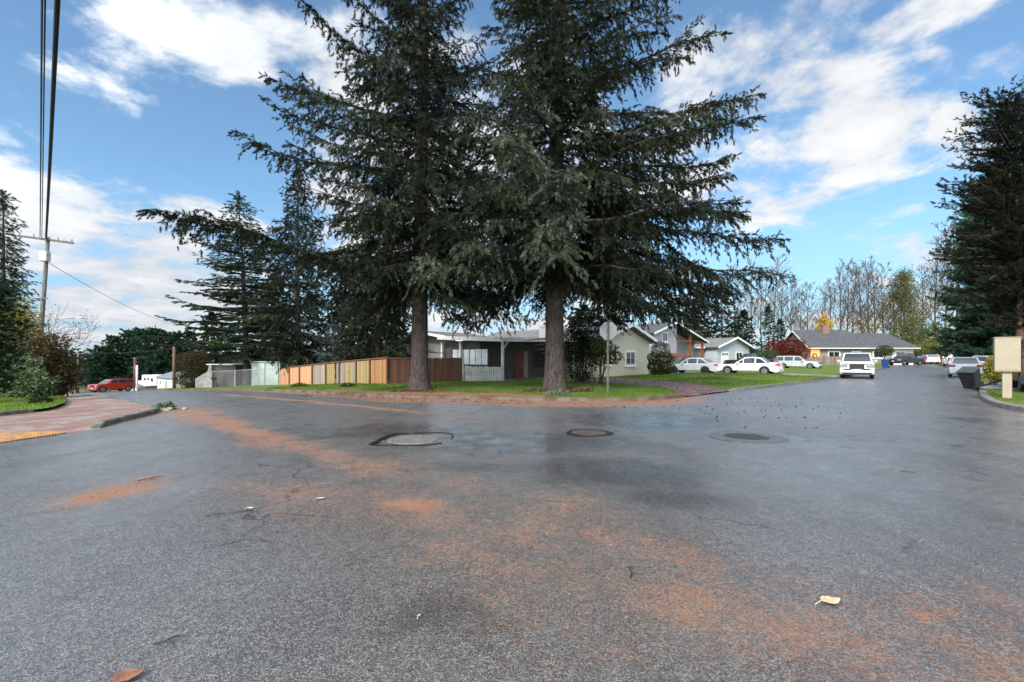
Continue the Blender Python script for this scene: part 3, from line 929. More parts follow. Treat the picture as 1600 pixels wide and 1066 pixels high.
def deg(a): return math.radians(a)
# --- the two big firs on the corner
big_prof = lambda k: (0.76 + 1.0 * k) if k < 0.22 else max(0.06, 0.97 * (1 - (k - 0.22) / 0.78) ** 1.12 + 0.03)
big_elev = lambda k: -0.34 + 0.85 * k
big_curve = lambda k: 0.10 + 0.10 * k
# left tree
zl = 22.0
lx, ly, lz = AT(659, zl, 0.17)
def ext(px0y, tipx, tipy, Z, base, v=0.42, cu=0.22, dz=0.0, dens=1.25):
    """limb from the trunk at image height px0y to a tip at depth Z+dz: (z, az, L, slope, curve, tint, density)"""
    zt = ZA(px0y, Z) - base[2]
    tx, ty, tz = (tipx - 800) / F * (Z + dz), Z + dz, ZA(tipy, Z + dz) - base[2]
    dx, dy = tx - base[0], ty - base[1]
    L = math.hypot(dx, dy)
    return (zt, math.atan2(dy, dx), L, (tz - zt) / L - cu, cu, v, dens)
B1 = (lx, ly, lz)
ex1 = [ext(185, 420, 118, zl, B1, .38, .24), ext(150, 474, 12, zl, B1, .40, .16), ext(265, 390, 228, zl, B1, .42, .22), ext(100, 500, -60, zl, B1, .4, .15),
       ext(225, 440, 175, zl, B1, .36, .2, 1.0, .9), ext(420, 254, 338, zl, B1, .40, .14, -5.5, 2.4), ext(330, 470, 300, zl, B1, .42, .15, -1.5), ext(60, 560, -80, zl, B1, .4, .1),
       ext(380, 540, 420, zl, B1, .38, .10, -2.0), ext(430, 560, 500, zl, B1, .35, .05, 0.5), ext(440, 590, 520, zl, B1, .35, .05, 1.5), ext(360, 505, 400, zl, B1, .35, .05, 2.0),
       ext(455, 735, 505, zl, B1, .38, .05, -1.0), ext(420, 775, 470, zl, B1, .4, .05, -2.5), ext(400, 720, 420, zl, B1, .5, .05, -4)]
fir1 = conifer('fir_tree', 'huge dark fir in front of the brown board fence, long limbs reaching over the street', B1, 'big firs on the corner lawn', M_FIR, M_BARK_FIR,
    conifer_data(11, 33, 5.2, 6.8, 0.43, 195, big_prof, big_elev, big_curve, extra=ex1, vbase=0.40, sprig=0.27, droop=0.55, sec_step=0.105, sprig_step=0.085, sec_len=1.0, sec_taper=.8, flare=1.4, side_gap=0.0,
                 rag=(0.42, 1.08), zpow=1.3, stubs=16, puff=0.27))
zr = 20.6
rx_, ry_, rz_ = AT(870, zr, 0.17)
B2 = (rx_, ry_, rz_)
ex2 = [ext(215, 1192, 130, zr, B2, .40, .22), ext(260, 1155, 238, zr, B2, .40, .16, .8), ext(120, 1122, 52, zr, B2, .42, .18, 0), ext(60, 1075, -40, zr, B2, .4, .15, .5), ext(330, 1202, 372, zr, B2, .38, .16, .3),
       ext(350, 1176, 450, zr, B2, .36, .10, .6), ext(330, 1150, 330, zr, B2, .40, .10, 1.2), ext(390, 1140, 445, zr, B2, .34, .06, 2.0), ext(395, 1090, 470, zr, B2, .34, .06, -.5), ext(400, 1050, 485, zr, B2, .34, .05, 1.0),
       ext(410, 1010, 490, zr, B2, .34, .05, 2.0), ext(300, 1100, 300, zr, B2, .45, .10, -2.5), ext(180, 1110, 165, zr, B2, .42, .12, -1.5), ext(410, 960, 500, zr, B2, .36, .05, 3.0),
       ext(290, 830, 300, zr, B2, .84, .05, -4.6, 1.6), ext(315, 800, 345, zr, B2, .80, .05, -4.2, 1.6), ext(280, 865, 335, zr, B2, .84, .05, -4.8, 1.5), ext(255, 790, 245, zr, B2, .72, .08, -4.2, 1.4), ext(330, 880, 380, zr, B2, .86, .02, -4.2, 1.4),
       ext(390, 730, 470, zr, B2, .40, .05, -1.0), ext(410, 700, 500, zr, B2, .38, .05, .3), ext(400, 750, 505, zr, B2, .36, .04, 1.5), ext(370, 760, 430, zr, B2, .5, .05, -2.6),
       ext(230, 770, 300, zr, B2, .72, .05, -4.4, 1.3), ext(270, 850, 270, zr, B2, .78, .05, -5.0, 1.4), ext(340, 840, 360, zr, B2, .76, .03, -4.6, 1.4), ext(300, 1185, 405, zr, B2, .36, .12, 1.0), ext(330, 1120, 420, zr, B2, .34, .08, -1.0), ext(370, 1165, 455, zr, B2, .34, .08, -.3), ext(300, 1130, 350, zr, B2, .36, .10, 2.2), ext(385, 1080, 440, zr, B2, .32, .05, 2.6), ext(260, 1120, 290, zr, B2, .36, .12, 1.8), ext(400, 1020, 470, zr, B2, .34, .05, -2.0), ext(400, 1110, 480, zr, B2, .32, .04, .8), ext(230, 1140, 205, zr, B2, .38, .18, 1.5), ext(200, 930, 165, zr, B2, .62, .08, -3.8), ext(150, 800, 110, zr, B2, .55, .1, -3.0), ext(260, 960, 270, zr, B2, .60, .05, -3.6), ext(340, 1000, 380, zr, B2, .56, .05, -3.0), ext(370, 1060, 420, zr, B2, .5, .05, -2.0)]
fir2 = conifer('fir_tree', 'huge fir beside the stop sign with a silvery blue patch of needles facing the street', B2, 'big firs on the corner lawn', M_FIR, M_BARK_FIR,
    conifer_data(23, 33, 5.2, 7.8, 0.45, 205, big_prof, big_elev, big_curve, extra=ex2, vbase=0.42, sprig=0.27, droop=0.5, sec_step=0.105, sprig_step=0.085, sec_len=1.0, sec_taper=.8, flare=1.4, side_gap=math.pi, rag=(0.42, 1.10), zpow=1.3, stubs=16, puff=0.27))

# --- trees behind the board fence
x_, y_, z_ = AT(388, 52, 0.1)
dz_ = ZA(300, 52) - z_
cedar = conifer('cedar_tree', 'layered cedar with flat spreading shelves of branches and a thin spire', (x_, y_, z_), None, M_FIR2, M_BARK_DARK,
    conifer_data(5, dz_, 3.0, 7.6, 0.38, 230, lambda k: (1 - k) ** 0.72 * (0.75 + 0.5 * (1 if int(k * 17) % 2 else 0)) + 0.02, lambda k: 0.02 + 0.10 * k, lambda k: 0.02, kind='fir', sec_step=0.28, sprig_step=0.16, sprig=0.48, droop=0.10, sec_len=2.0, flat=0.75, top=True, vbase=0.40, sec_taper=.9, lean=(-1.2, 0)))
x_, y_, z_ = AT(466, 48, 0.1)
dz_ = ZA(262, 48) - z_
conifer('fir_tree', 'tall shaggy fir behind the orange fence panels with a blunt drooping top', (x_, y_, z_), None, M_FIR, M_BARK_DARK,
    conifer_data(8, dz_, 2.6, 5.4, 0.40, 170, lambda k: (1 - k) ** 0.6 * (0.6 + 0.4 * min(1, k * 6)) + 0.03, lambda k: -0.22 + 0.4 * k, lambda k: 0.08, kind='fir', sec_step=0.30, sprig_step=0.14, sprig=0.46, droop=0.5, sec_len=1.6, top=True, vbase=0.32))
x_, y_, z_ = AT(592, 38, 0.1)
dz_ = ZA(318, 38) - z_
conifer('fir_tree', 'dense dark fir rising behind the weathered grey and yellow fence boards', (x_, y_, z_), None, M_FIR, M_BARK_DARK,
    conifer_data(9, dz_, 1.6, 4.2, 0.36, 170, lambda k: (1 - k) ** 0.55 * (0.75 + 0.25 * min(1, k * 6)) + 0.03, lambda k: -0.30 + 0.4 * k, lambda k: 0.08, kind='fir', sec_step=0.28, sprig_step=0.13, sprig=0.42, droop=0.6, sec_len=1.4, top=True, vbase=0.30))
x_, y_, z_ = AT(520, 47, 0.1)
conifer('blue_spruce', 'small grey blue spruce peeping over the board fence', (x_, y_, z_), None, M_SPRUCE, M_BARK_DARK,
    conifer_data(10, 6.4, 0.6, 3.2, 0.16, 70, lambda k: (1 - k) ** 0.8 + 0.04, lambda k: 0.05 + 0.2 * k, lambda k: 0.05, kind='fir', sec_step=0.22, sprig_step=0.18, sprig=0.34, droop=0.25, sec_len=1.1, top=True, vbase=0.45))
x_, y_, z_ = AT(545, 52, 0.1)
conifer('fir_tree', 'dark fir half hidden between the shaggy fir and the dense fir', (x_, y_, z_), None, M_FIR, M_BARK_DARK,
    conifer_data(12, ZA(400, 52) - z_, 1.6, 5.0, 0.36, 120, lambda k: (1 - k) ** 0.6 * (0.7 + 0.3 * min(1, k * 6)) + 0.03, lambda k: -0.25 + 0.4 * k, lambda k: 0.08, kind='coarse', sec_step=0.32, sprig_step=0.26, sprig=0.55, droop=0.5, sec_len=1.6, top=True, vbase=0.3))
for (px, Z, ytop, wr, seed, lb) in [(430, 66, 430, 4.5, 60, 'dark conifer seen behind the pale green container'), (330, 75, 490, 4.0, 61, 'low dark conifer above the brown shed roof'), (610, 60, 440, 4.5, 62, 'dark conifer behind the dense fir, tops just showing')]:
    x_, y_, z_ = AT(px, Z, 0.0)
    conifer('conifer_tree', lb, (x_, y_, z_), None, M_FIR, M_BARK_DARK,
        conifer_data(seed, ZA(ytop, Z) - z_, 0.6, wr, 0.3, 90, lambda k: (1 - k) ** 0.7 + 0.04, lambda k: -0.15 + 0.3 * k, lambda k: 0.05, kind='coarse', sec_step=0.42, sprig_step=0.36, sprig=0.8, droop=0.4, sec_len=1.8, top=True, vbase=0.3))

# --- screen of cypresses at the far end of the left street
CY = [(160, 545, 92, 3.6), (180, 528, 94, 4.2), (202, 519, 96, 4.2), (222, 516, 95, 4.2), (240, 515, 93, 4.0), (258, 521, 95, 4.0), (277, 522, 96, 4.0), (296, 520, 98, 4.0)]
words_ = ['lowest cypress at the open end of the far screen, above the red car', 'second cypress of the far screen, above the red car', 'cypress of the far screen behind the brown street pole', 'cypress of the far screen just beyond the brown street pole',
          'cypress of the far screen above the white trailer', 'cypress of the far screen above the white shed', 'cypress of the far screen behind the short utility pole', 'last cypress of the far screen, behind the brown juniper']
for i, ((px, yt, Z, r), lb) in enumerate(zip(CY, words_)):
    x_, y_, z_ = AT(px, Z, -0.3)
    conifer('cypress_tree', lb, (x_, y_, z_), 'cypress screen at the end of the street', M_CYP, M_BARK_DARK,
        conifer_data(40 + i, ZA(yt, Z) - z_, 0.3, r, 0.22, 110, lambda k: (1 - k) ** 0.5 * 0.95 + 0.05, lambda k: 0.35 + 0.4 * k, lambda k: 0.0, kind='coarse', sec_step=0.42, sprig_step=0.40, sprig=0.85, droop=0.0, sec_len=1.4, top=True, vbase=0.40))

# --- right-hand side
x_, y_, z_ = AT(1552, 44, 0.15)
dz_ = ZA(270, 44) - z_
conifer('sequoia_tree', 'dense green sequoia with a smooth conical outline behind the mailbox', (x_, y_, z_), None, M_CYP, M_BARK_RED,
    conifer_data(31, dz_, 0.8, 5.2, 0.6, 330, lambda k: (1 - k) ** 0.55 * (0.82 + 0.18 * min(1, k * 8)) + 0.02, lambda k: 0.10 + 0.5 * k, lambda k: 0.06, kind='fir', sec_step=0.20, sprig_step=0.13, sprig=0.56, droop=0.1, sec_len=1.1, top=True, vbase=0.62))
x_, y_, z_ = AT(1590, 26, 0.15)
B3 = (x_, y_, z_)
ex3 = [ext(250, 1500, 262, 26, B3, .3, .05), ext(285, 1508, 295, 26, B3, .3, .05), ext(330, 1500, 305, 26, B3, .3, .1), ext(190, 1522, 185, 26, B3, .3, .1), ext(400, 1466, 400, 26, B3, .3, .1), ext(240, 1515, 225, 26, B3, .3, .08), ext(215, 1525, 200, 26, B3, .3, .05), ext(160, 1540, 150, 26, B3, .3, .1), ext(350, 1520, 372, 26, B3, .5, .1, -1),ext(300, 1500, 275, 26, B3, .3, .1), ext(420, 1505, 440, 26, B3, .3, .1,-1)]
conifer('pine_tree', 'black open crowned pine standing beside the beige mailbox', B3, None, M_PINE, M_BARK_RED,
    conifer_data(33, ZA(150, 26) - z_, 3.0, 3.2, 0.19, 290, lambda k: 0.50 + 0.55 * math.sin(min(1, k * 1.05) * math.pi * 0.95), lambda k: 0.0 + 0.45 * k, lambda k: 0.12, kind='fir', rag=(0.40, 1.15), smin=0.03, sec_step=0.20, sprig_step=0.06, sprig=0.26, droop=-0.25, sec_len=0.75, vbase=0.35, extra=ex3, top=True))

# --- left edge
x_, y_, z_ = AT(5, 40, 0.1)
conifer('conifer_tree', 'dark conifer at the edge of the photo behind the clipped cypress', (x_, y_, z_), None, M_FIR, M_BARK_DARK,
    conifer_data(35, ZA(300, 40) - z_, 2.0, 2.7, 0.3, 200, lambda k: (1 - k) ** 0.6 + 0.05, lambda k: -0.1 + 0.4 * k, lambda k: 0.06, kind='fir', sec_step=0.22, sprig_step=0.12, sprig=0.42, droop=0.3, sec_len=1.2, top=True, vbase=0.58))
x_, y_, z_ = AT(-6, 19, 0.3)
conifer('cypress_tree', 'narrow clipped dark cypress standing on the left lawn', (x_, y_, z_), None, M_CYP, M_BARK_DARK,
    conifer_data(36, ZA(445, 19) - z_, 0.1, 0.85, 0.10, 150, lambda k: (1 - k) ** 0.4 * (0.7 + 0.3 * min(1, k * 5)) + 0.04, lambda k: 0.9, lambda k: 0.0, kind='coarse', sec_step=0.14, sprig_step=0.14, sprig=0.26, droop=0.0, sec_len=0.4, top=True, vbase=0.22))
# --- dark conifers behind the houses on the right street
DC = [(1092, 455, 84, 4.2, 'dark conifer behind the two storey house, taller one'), (1128, 440, 88, 4.6, 'tall dark conifer behind the grey garage'), (1160, 486, 92, 4.0, 'shorter dark conifer behind the grey garage, next to the bare trees'), (1045, 470, 80, 4.6, 'dark conifer above the roof of the two storey house'), (960, 470, 62, 4.5, 'dark conifer behind the cream house gable'), (915, 480, 55, 4.5, 'dark conifer between the fir trunk and the stop sign')]
for i, (px, yt, Z, r, lb) in enumerate(DC):
    x_, y_, z_ = AT(px, Z, 0.0)
    conifer('conifer_tree', lb, (x_, y_, z_), None, M_FIR, M_BARK_DARK,
        conifer_data(70 + i, ZA(yt, Z) - z_, 2.0, r, 0.3, 100, lambda k: (1 - k) ** 0.65 + 0.05, lambda k: -0.2 + 0.4 * k, lambda k: 0.06, kind='coarse', sec_step=0.45, sprig_step=0.36, sprig=0.75, droop=0.4, sec_len=1.7, top=True, vbase=0.30))
for (px, yt, Z, lb) in [(1201, 480, 95, 'narrow ivy green column conifer over the red maple'), (1220, 500, 98, 'short narrow conifer behind the red maple')]:
    x_, y_, z_ = AT(px, Z, 0.0)
    conifer('conifer_tree', lb, (x_, y_, z_), None, M_CYP, M_BARK_DARK,
        conifer_data(80 + px, ZA(yt, Z) - z_, 0.5, 1.5, 0.2, 80, lambda k: (1 - k) ** 0.6 + 0.05, lambda k: 0.3, lambda k: 0.0, kind='coarse', sec_step=0.35, sprig_step=0.3, sprig=0.6, droop=0.1, sec_len=0.8, top=True, vbase=0.42))
# ------------------------------------------------------------------ broadleaf plants
def leaf_cloud(blobs, n, size, rng, shell=0.65, var=None, drop=0.0, kind='leaf', stretch=1.0):
    """leaves spread through the volume of a few ellipsoids"""
    vol = np.array([b[1][0] * b[1][1] * b[1][2] for b in blobs]) ** 0.7
    pick = rng.choice(len(blobs), n, p=vol / vol.sum())
    dirs = rng.normal(0, 1, (n, 3)); dirs /= np.linalg.norm(dirs, axis=1, keepdims=True)
    r = shell + (1 - shell) * rng.random(n)
    r = np.where(rng.random(n) < 0.3, rng.random(n) ** 0.5, r)
    lump = 1 + 0.14 * np.sin(dirs[:, 0] * 7 + pick) * np.sin(dirs[:, 1] * 6 + 2 * pick) + 0.10 * np.sin(dirs[:, 2] * 9 + pick * 3)
    Cc = np.array([b[0] for b in blobs], float)[pick]; R = np.array([b[1] for b in blobs], float)[pick]
    O = Cc + dirs * R * (r * lump)[:, None]
    D = dirs * 0.6 + rng.normal(0, 0.7, (n, 3)); D[:, 2] -= drop
    S = size * rng.uniform(0.6, 1.3, n)
    vb = np.array([b[2] if len(b) > 2 else 0.5 for b in blobs])[pick] + rng.normal(0, 0.16, n)
    TV, TF = sprig_template(kind)
    return instance(TV, TF, O, D, S, rng, 0.9, np.clip(vb, 0, 1))

def bush(name, label, cat, loc, blobs, n, size, fol, seed, stems=3, bark=None, shell=0.65, group=None, kind='leaf', drop=0.0):
    rng = np.random.default_rng(seed)
    root = thing(name, label, cat, loc, 0, group)
    V, Fq, vv = leaf_cloud(blobs, n, size, rng, shell, kind=kind, drop=drop)
    mesh_np('foliage', V, Fq, fol, root, {'var': vv})
    mb = MB()
    for i in range(stems):
        b = blobs[i % len(blobs)]
        a = i * 2.4
        r0 = 0.05 + 0.012 * b[1][2]
        mb.tube([(0.1 * math.cos(a), 0.1 * math.sin(a), -0.15), (b[0][0] * 0.5 + 0.1 * math.cos(a), b[0][1] * 0.5 + 0.1 * math.sin(a), b[0][2] * 0.55), (b[0][0], b[0][1], b[0][2] + b[1][2] * 0.4)], [r0, r0 * 0.7, 0.015], 6)
    mb.build('stem', bark or M_BARK_DARK, root, smooth=True)
    return root

def fmat(name, a, b_, c, tr=0.2):
    return foliage_mat(name, [(0.0, a), (0.5, b_), (1.0, c)], 0.5, tr)
M_LAUREL = fmat('laurel_leaves', (0.012, 0.018, 0.010), (0.028, 0.042, 0.016), (0.13, 0.15, 0.025))
M_RHODO = fmat('rhododendron_leaves', (0.035, 0.06, 0.028), (0.09, 0.135, 0.06), (0.22, 0.26, 0.15))
M_BROWNB = fmat('russet_leaves', (0.034, 0.026, 0.014), (0.085, 0.065, 0.028), (0.18, 0.15, 0.05))
M_YGREEN = fmat('yellow_green_leaves', (0.07, 0.08, 0.016), (0.20, 0.19, 0.03), (0.38, 0.31, 0.05))
M_MAPLE = fmat('red_maple_leaves', (0.040, 0.006, 0.006), (0.13, 0.016, 0.012), (0.30, 0.09, 0.02))
M_GOLD = fmat('golden_leaves', (0.28, 0.15, 0.012), (0.50, 0.30, 0.025), (0.62, 0.42, 0.06))
M_HEDGE = fmat('hedge_leaves', (0.025, 0.040, 0.020), (0.055, 0.085, 0.035), (0.11, 0.145, 0.07))
M_THUJA = fmat('thuja_sprays', (0.022, 0.034, 0.010), (0.055, 0.070, 0.018), (0.13, 0.125, 0.03))
M_JUNI = fmat('juniper_sprays', (0.026, 0.022, 0.010), (0.065, 0.052, 0.022), (0.11, 0.085, 0.035))
M_AMBER = fmat('amber_leaves', (0.12, 0.10, 0.03), (0.26, 0.20, 0.06), (0.42, 0.30, 0.09))
M_WILLOW = fmat('willow_leaves', (0.045, 0.055, 0.015), (0.10, 0.11, 0.03), (0.19, 0.18, 0.05))
M_TWIG = bark_mat('grey_twigs', (0.045, 0.030, 0.020), (0.095, 0.066, 0.044))
M_TWIG2 = bark_mat('pale_bark', (0.065, 0.046, 0.032), (0.13, 0.095, 0.066))

# left verge, behind the pavement
bush('rhododendron', 'glossy rhododendron bush at the foot of the leaning power pole', 'bush', AT(48, 24, 0.15), [((0, 0, .75), (1.05, .9, .80), .55), ((-.7, .2, .9), (.7, .7, .8), .55), ((.55, -.2, .5), (.6, .6, .55), .6)], 4200, 0.17, M_RHODO, 1)
bush('russet_shrub', 'tall dark russet shrub growing around the power pole', 'shrub', AT(62, 27, 0.1), [((0, 0, 1.6), (1.5, 1.4, 1.7), .45), ((.5, .2, 3.0), (.9, .9, .9), .5), ((-1.0, .2, 2.4), (1.2, 1.0, 1.6), .4), ((.9, .3, 1.4), (1.0, 1.0, 1.3), .35)], 9500, 0.17, M_BROWNB, 2, 5)
bush('ivy_shrub', 'dark green shrub between the rhododendron and the open road end', 'shrub', AT(82, 29, 0.1), [((0, 0, 1.0), (1.0, 1.0, 1.1), .3), ((-.7, .3, 1.5), (.9, .9, 1.2), .3)], 4500, 0.12, M_LAUREL, 3)
bush('yellowing_tree', 'yellow green tree at the edge of the photo under the dark conifer', 'tree', AT(20, 28.5, 0.1), [((0, 0, 5.0), (1.3, 1.3, 1.4), .55), ((-.6, .2, 4.2), (1.3, 1.2, 1.6), .4), ((.6, 0, 3.6), (1.0, 1.0, 1.5), .3), ((.2, 0, 2.2), (1.1, 1.1, 1.7), .2)], 9000, 0.11, M_YGREEN, 4, 4)

bush('laurel_shrub', 'full green shrub at the edge of the photo between clipped cypress and rhododendron', 'shrub', AT(24, 25.5, .15), [((0, 0, .9), (1.0, .9, 1.0), .6), ((.4, .2, 1.7), (.8, .8, .8), .65), ((-.5, 0, 1.5), (.8, .8, 1.0), .55)], 5200, .15, M_RHODO, 320, 4)
# sparse tree beside the pole: open limbs with a few leaves
def branchy(mb, p, d, L, r, depth, rng, spread=0.6, tips=None, kids=(3, 5), up=0.15, minr=0.006, ns=4, wob=0.12):
    n = 4
    pts = [np.array(p, float)]
    dd = np.array(d, float)
    for i in range(n):
        dd = dd + rng.normal(0, wob, 3); dd[2] += up * 0.25; dd /= np.linalg.norm(dd)
        pts.append(pts[-1] + dd * L / n)
    mb.tube(pts, list(np.linspace(r, max(minr, r * 0.45), n + 1)), ns if depth > 1 else 3, caps=False)
    if tips is not None and depth <= 1:
        tips += [(pts[k], dd.copy()) for k in (2, 3, 4)]
    if depth == 0: return
    for k in range(rng.integers(*kids)):
        f = rng.uniform(0.35, 1.0); i0 = min(int(f * n), n - 1)
        q = pts[i0] + (pts[i0 + 1] - pts[i0]) * (f * n - i0)
        side = rng.normal(0, 1, 3); side -= dd * side.dot(dd); side /= np.linalg.norm(side)
        nd = dd * (1 - spread * 0.5) + side * spread; nd[2] += up; nd /= np.linalg.norm(nd)
        branchy(mb, q, nd, L * rng.uniform(0.45, 0.72), max(minr, r * 0.5), depth - 1, rng, spread, tips, kids, up, minr, ns, wob)

def bare_data(seed, Ht, r, narrow=True, nb=16, lv=2, minr=0.012, Lf=0.26, spread=.55, fork=0.35):
    rng = np.random.default_rng(seed)
    tb, bb = MB(), MB()
    zs = np.linspace(-0.2, Ht, 10)
    ax = [np.array([0.02 * Ht * math.sin(z / Ht * 4 + seed) * (z / Ht), 0.02 * Ht * math.cos(z / Ht * 3 + seed) * (z / Ht), z]) for z in zs]
    tb.tube(ax, [max(minr, r * (1 - 0.9 * max(0, z) / Ht)) for z in zs], 7)
    tips = []
    for i in range(nb):
        k = fork + (0.98 - fork) * (i + rng.random()) / nb
        f = k * 9; i0 = min(int(f), 8)
        p = ax[i0] + (ax[i0 + 1] - ax[i0]) * (f - i0)
        a = i * 2.4 + rng.normal(0, .4)
        el_ = rng.uniform(0.75, 1.25) if narrow else rng.uniform(0.0, 0.7)
        d = (math.cos(a) * math.cos(el_), math.sin(a) * math.cos(el_), math.sin(el_))
        branchy(bb, p, d, Ht * Lf * (1.15 - 0.8 * (k - fork) / (1 - fork)) * rng.uniform(.7, 1.1), r * 0.34 * (1.1 - k * .7), lv, rng, spread, tips, (3, 6), .12, minr)
    return tb, bb, tips, rng

def bare_tree(name, label, loc, data, group=None, leaves=None, nleaf=0, lsize=0.15, bark=None, spread_leaf=0.25):
    tb, bb, tips, rng = data
    root = thing(name, label, 'tree', loc, 0, group)
    tb.build('trunk', bark or M_TWIG, root, smooth=True, recalc=False)
    bb.build('branches', bark or M_TWIG, root, recalc=False)
    if leaves and nleaf:
        ii = rng.integers(0, len(tips), nleaf)
        O = np.array([tips[i][0] for i in ii]) + rng.normal(0, spread_leaf, (nleaf, 3))
        D = rng.normal(0, 1, (nleaf, 3)); TV, TF = sprig_template('leaf')
        V, Fq, vv = instance(TV, TF, O, D, lsize * rng.uniform(.6, 1.3, nleaf), rng, .9, np.clip(rng.normal(.5, .2, nleaf), 0, 1))
        mesh_np('crown', V, Fq, leaves, root, {'var': vv})
    return root

M_SPARSE = fmat('sparse_autumn_leaves', (0.05, 0.045, 0.02), (0.10, 0.085, 0.035), (0.18, 0.14, 0.05))
bare_tree('leaning_tree', 'sparse autumn tree with spreading limbs right of the leaning power pole', AT(80, 30, 0.0), bare_data(101, 5.2, 0.11, False, 13, 2, 0.008, .55, .7, .35), None, M_SPARSE, 1500, 0.085)

# bare tall trees at the end of the right street
rngp = np.random.default_rng(77)
protos = []
for i in range(5):
    data = bare_data(200 + i, 20.0, 0.20, True, 26, 2, 0.023, 0.21, .42, .24)
    protos.append(data)
spots = [(1176, 408, 105), (1190, 425, 112), (1210, 404, 108), (1222, 440, 118), (1237, 430, 110), (1252, 455, 120), (1263, 445, 112), (1284, 448, 118), (1297, 440, 124), (1312, 418, 108), (1323, 414, 112), (1334, 420, 106), (1346, 412, 116), (1358, 416, 108), (1366, 408, 112), (1380, 420, 118), (1396, 440, 110), (1148, 420, 118), (1440, 420, 120), (1462, 380, 122), (1476, 360, 118), (1494, 352, 125), (1425, 450, 116), (1410, 455, 122)]
bl_lab = ['leftmost bare tree above the dark conifers', 'second bare tree from the dark conifers', 'tall bare tree above the narrow ivy green conifer', 'thin bare tree just past the narrow ivy green conifer', 'bare tree above the red maple crown', 'low bare tree above the red maple, near the gable', 'bare tree over the left gable end of the brick house', 'bare tree behind the golden tree', 'bare tree just right of the golden tree',
          'bare tree rising behind the brick chimney', 'dark bare tree just right of the brick chimney', 'second bare tree right of the chimney', 'third bare tree right of the chimney', 'tall bare tree above the middle of the grey roof', 'tallest bare tree above the lower grey roof', 'bare tree at the edge of the yellow green willow', 'bare tree mostly behind the yellow green willow', 'bare tree showing over the dark conifer of the grey garage',
          'bare tree standing right of the willow crown', 'bare tree in the gap between willow and sequoia', 'high bare twigs beside the sequoia', 'bare tree just touching the sequoia outline', 'bare tree poking through the willow top', 'low bare tree behind the willow']
made = {}
for i, ((px, yt, Z), lb) in enumerate(zip(spots, bl_lab)):
    x_, y_, z_ = AT(px, Z, -0.2)
    k = i % 5
    if k not in made:
        r = bare_tree('bare_tree', lb, (x_, y_, z_), protos[k], 'bare trees at the end of the street', bark=M_TWIG if k % 2 else M_TWIG2)
        made[k] = r
    else:
        r = copy_tree(made[k]); r.location = (x_, y_, z_); r['label'] = lb
    h = (ZA(yt, Z) - z_) / 20.0
    r.scale = (h * rngp.uniform(.85, 1.1), h * rngp.uniform(.85, 1.1), h)
    r.rotation_euler = (0, 0, rngp.uniform(0, 6.28))

# coloured trees and shrubs on the right street
def tree_cloud(name, label, px, Z, ytop, ybase_px, wpx, fol, seed, n, size, nb=5, trunk=0.15, base=0.35):
    x_, y_, z_ = AT(px, Z, 0.0)
    rng = np.random.default_rng(seed)
    top = ZA(ytop, Z) - z_; w = wpx / F * Z / 2
    blobs = []
    for i in range(nb * 2):
        zz0 = top * (base + (1 - base) * (i + .5) / (nb * 2) * .88)
        k = 1 - abs((i + .5) / (nb * 2) - .38) * 1.25
        a = i * 2.4
        blobs.append(((w * .5 * k * math.cos(a), w * .5 * k * math.sin(a), zz0), (w * .62 * k, w * .62 * k, top * .11), rng.uniform(.25, .75)))
    return bush(name, label, 'tree', (x_, y_, z_), blobs, n, size, fol, seed, 5)
tree_cloud('golden_tree', 'small golden yellow tree behind the brick chimney house', 1288, 100, 488, 545, 34, M_GOLD, 300, 3200, 0.34, 4)
bare_tree('willow_tree', 'broad yellow green willow thinning at the top, beyond the lower grey roof', AT(1412, 108, -.2), bare_data(301, ZA(432, 108) - AT(1412, 108)[2], 0.3, True, 26, 2, 0.02, .30, .6, .12), None, M_WILLOW, 11000, 0.30, M_TWIG2, .7)
tree_cloud('willow_tree', 'bushy dark green base growth below the willow, beside the lower roof end', 1420, 100, 492, 560, 84, M_WILLOW, 302, 7000, 0.34, 4, base=.05)
tree_cloud('thicket_tree', 'olive thicket between the willow and the sequoia at the street end', 1462, 105, 500, 560, 70, M_WILLOW, 306, 5200, 0.34, 4, base=.05)
tree_cloud('amber_tree', 'rusty yellow tree low between the bare trunks and the willow', 1350, 112, 488, 560, 60, M_AMBER, 315, 3200, 0.36, 4, base=.1)
tree_cloud('amber_tree', 'yellow olive tree behind the garage roof end of the brick house', 1440, 112, 470, 560, 60, M_WILLOW, 316, 3600, 0.36, 5, base=.1)
tree_cloud('amber_tree', 'amber yellow tree behind the two storey house', 1082, 88, 484, 560, 70, M_AMBER, 303, 6500, 0.30, 5, base=.2)
x_, y_, z_ = AT(1232, 66, .1)
bush('maple_tree', 'deep red maple with a spreading crown beside the silver wagon', 'tree', (x_, y_, z_), [((-1.7, 0, 2.7), (1.8, 1.6, 1.2), .45), ((.3, -.2, 2.9), (1.9, 1.6, 1.4), .35), ((1.6, 0, 2.3), (1.2, 1.3, 1.4), .72), ((1.3, -.3, 1.2), (1.3, 1.1, .8), .85), ((-.4, 0, 1.7), (1.6, 1.2, .9), .5)], 7000, 0.20, M_MAPLE, 304, 5)
x_, y_, z_ = AT(1196, 58, .1)
bush('round_hedge', 'rounded clipped green hedge between the black pickup and the red maple', 'bush', (x_, y_, z_), [((0, 0, 1.1), (1.8, 1.7, 1.25), .5), ((.5, .1, 1.2), (1.2, 1.3, 1.1), .6), ((-.5, -.1, 1.0), (1.2, 1.2, 1.1), .45)], 8000, 0.13, M_HEDGE, 305, 4, shell=.85)
x_, y_, z_ = AT(1031, 36.5, .2)
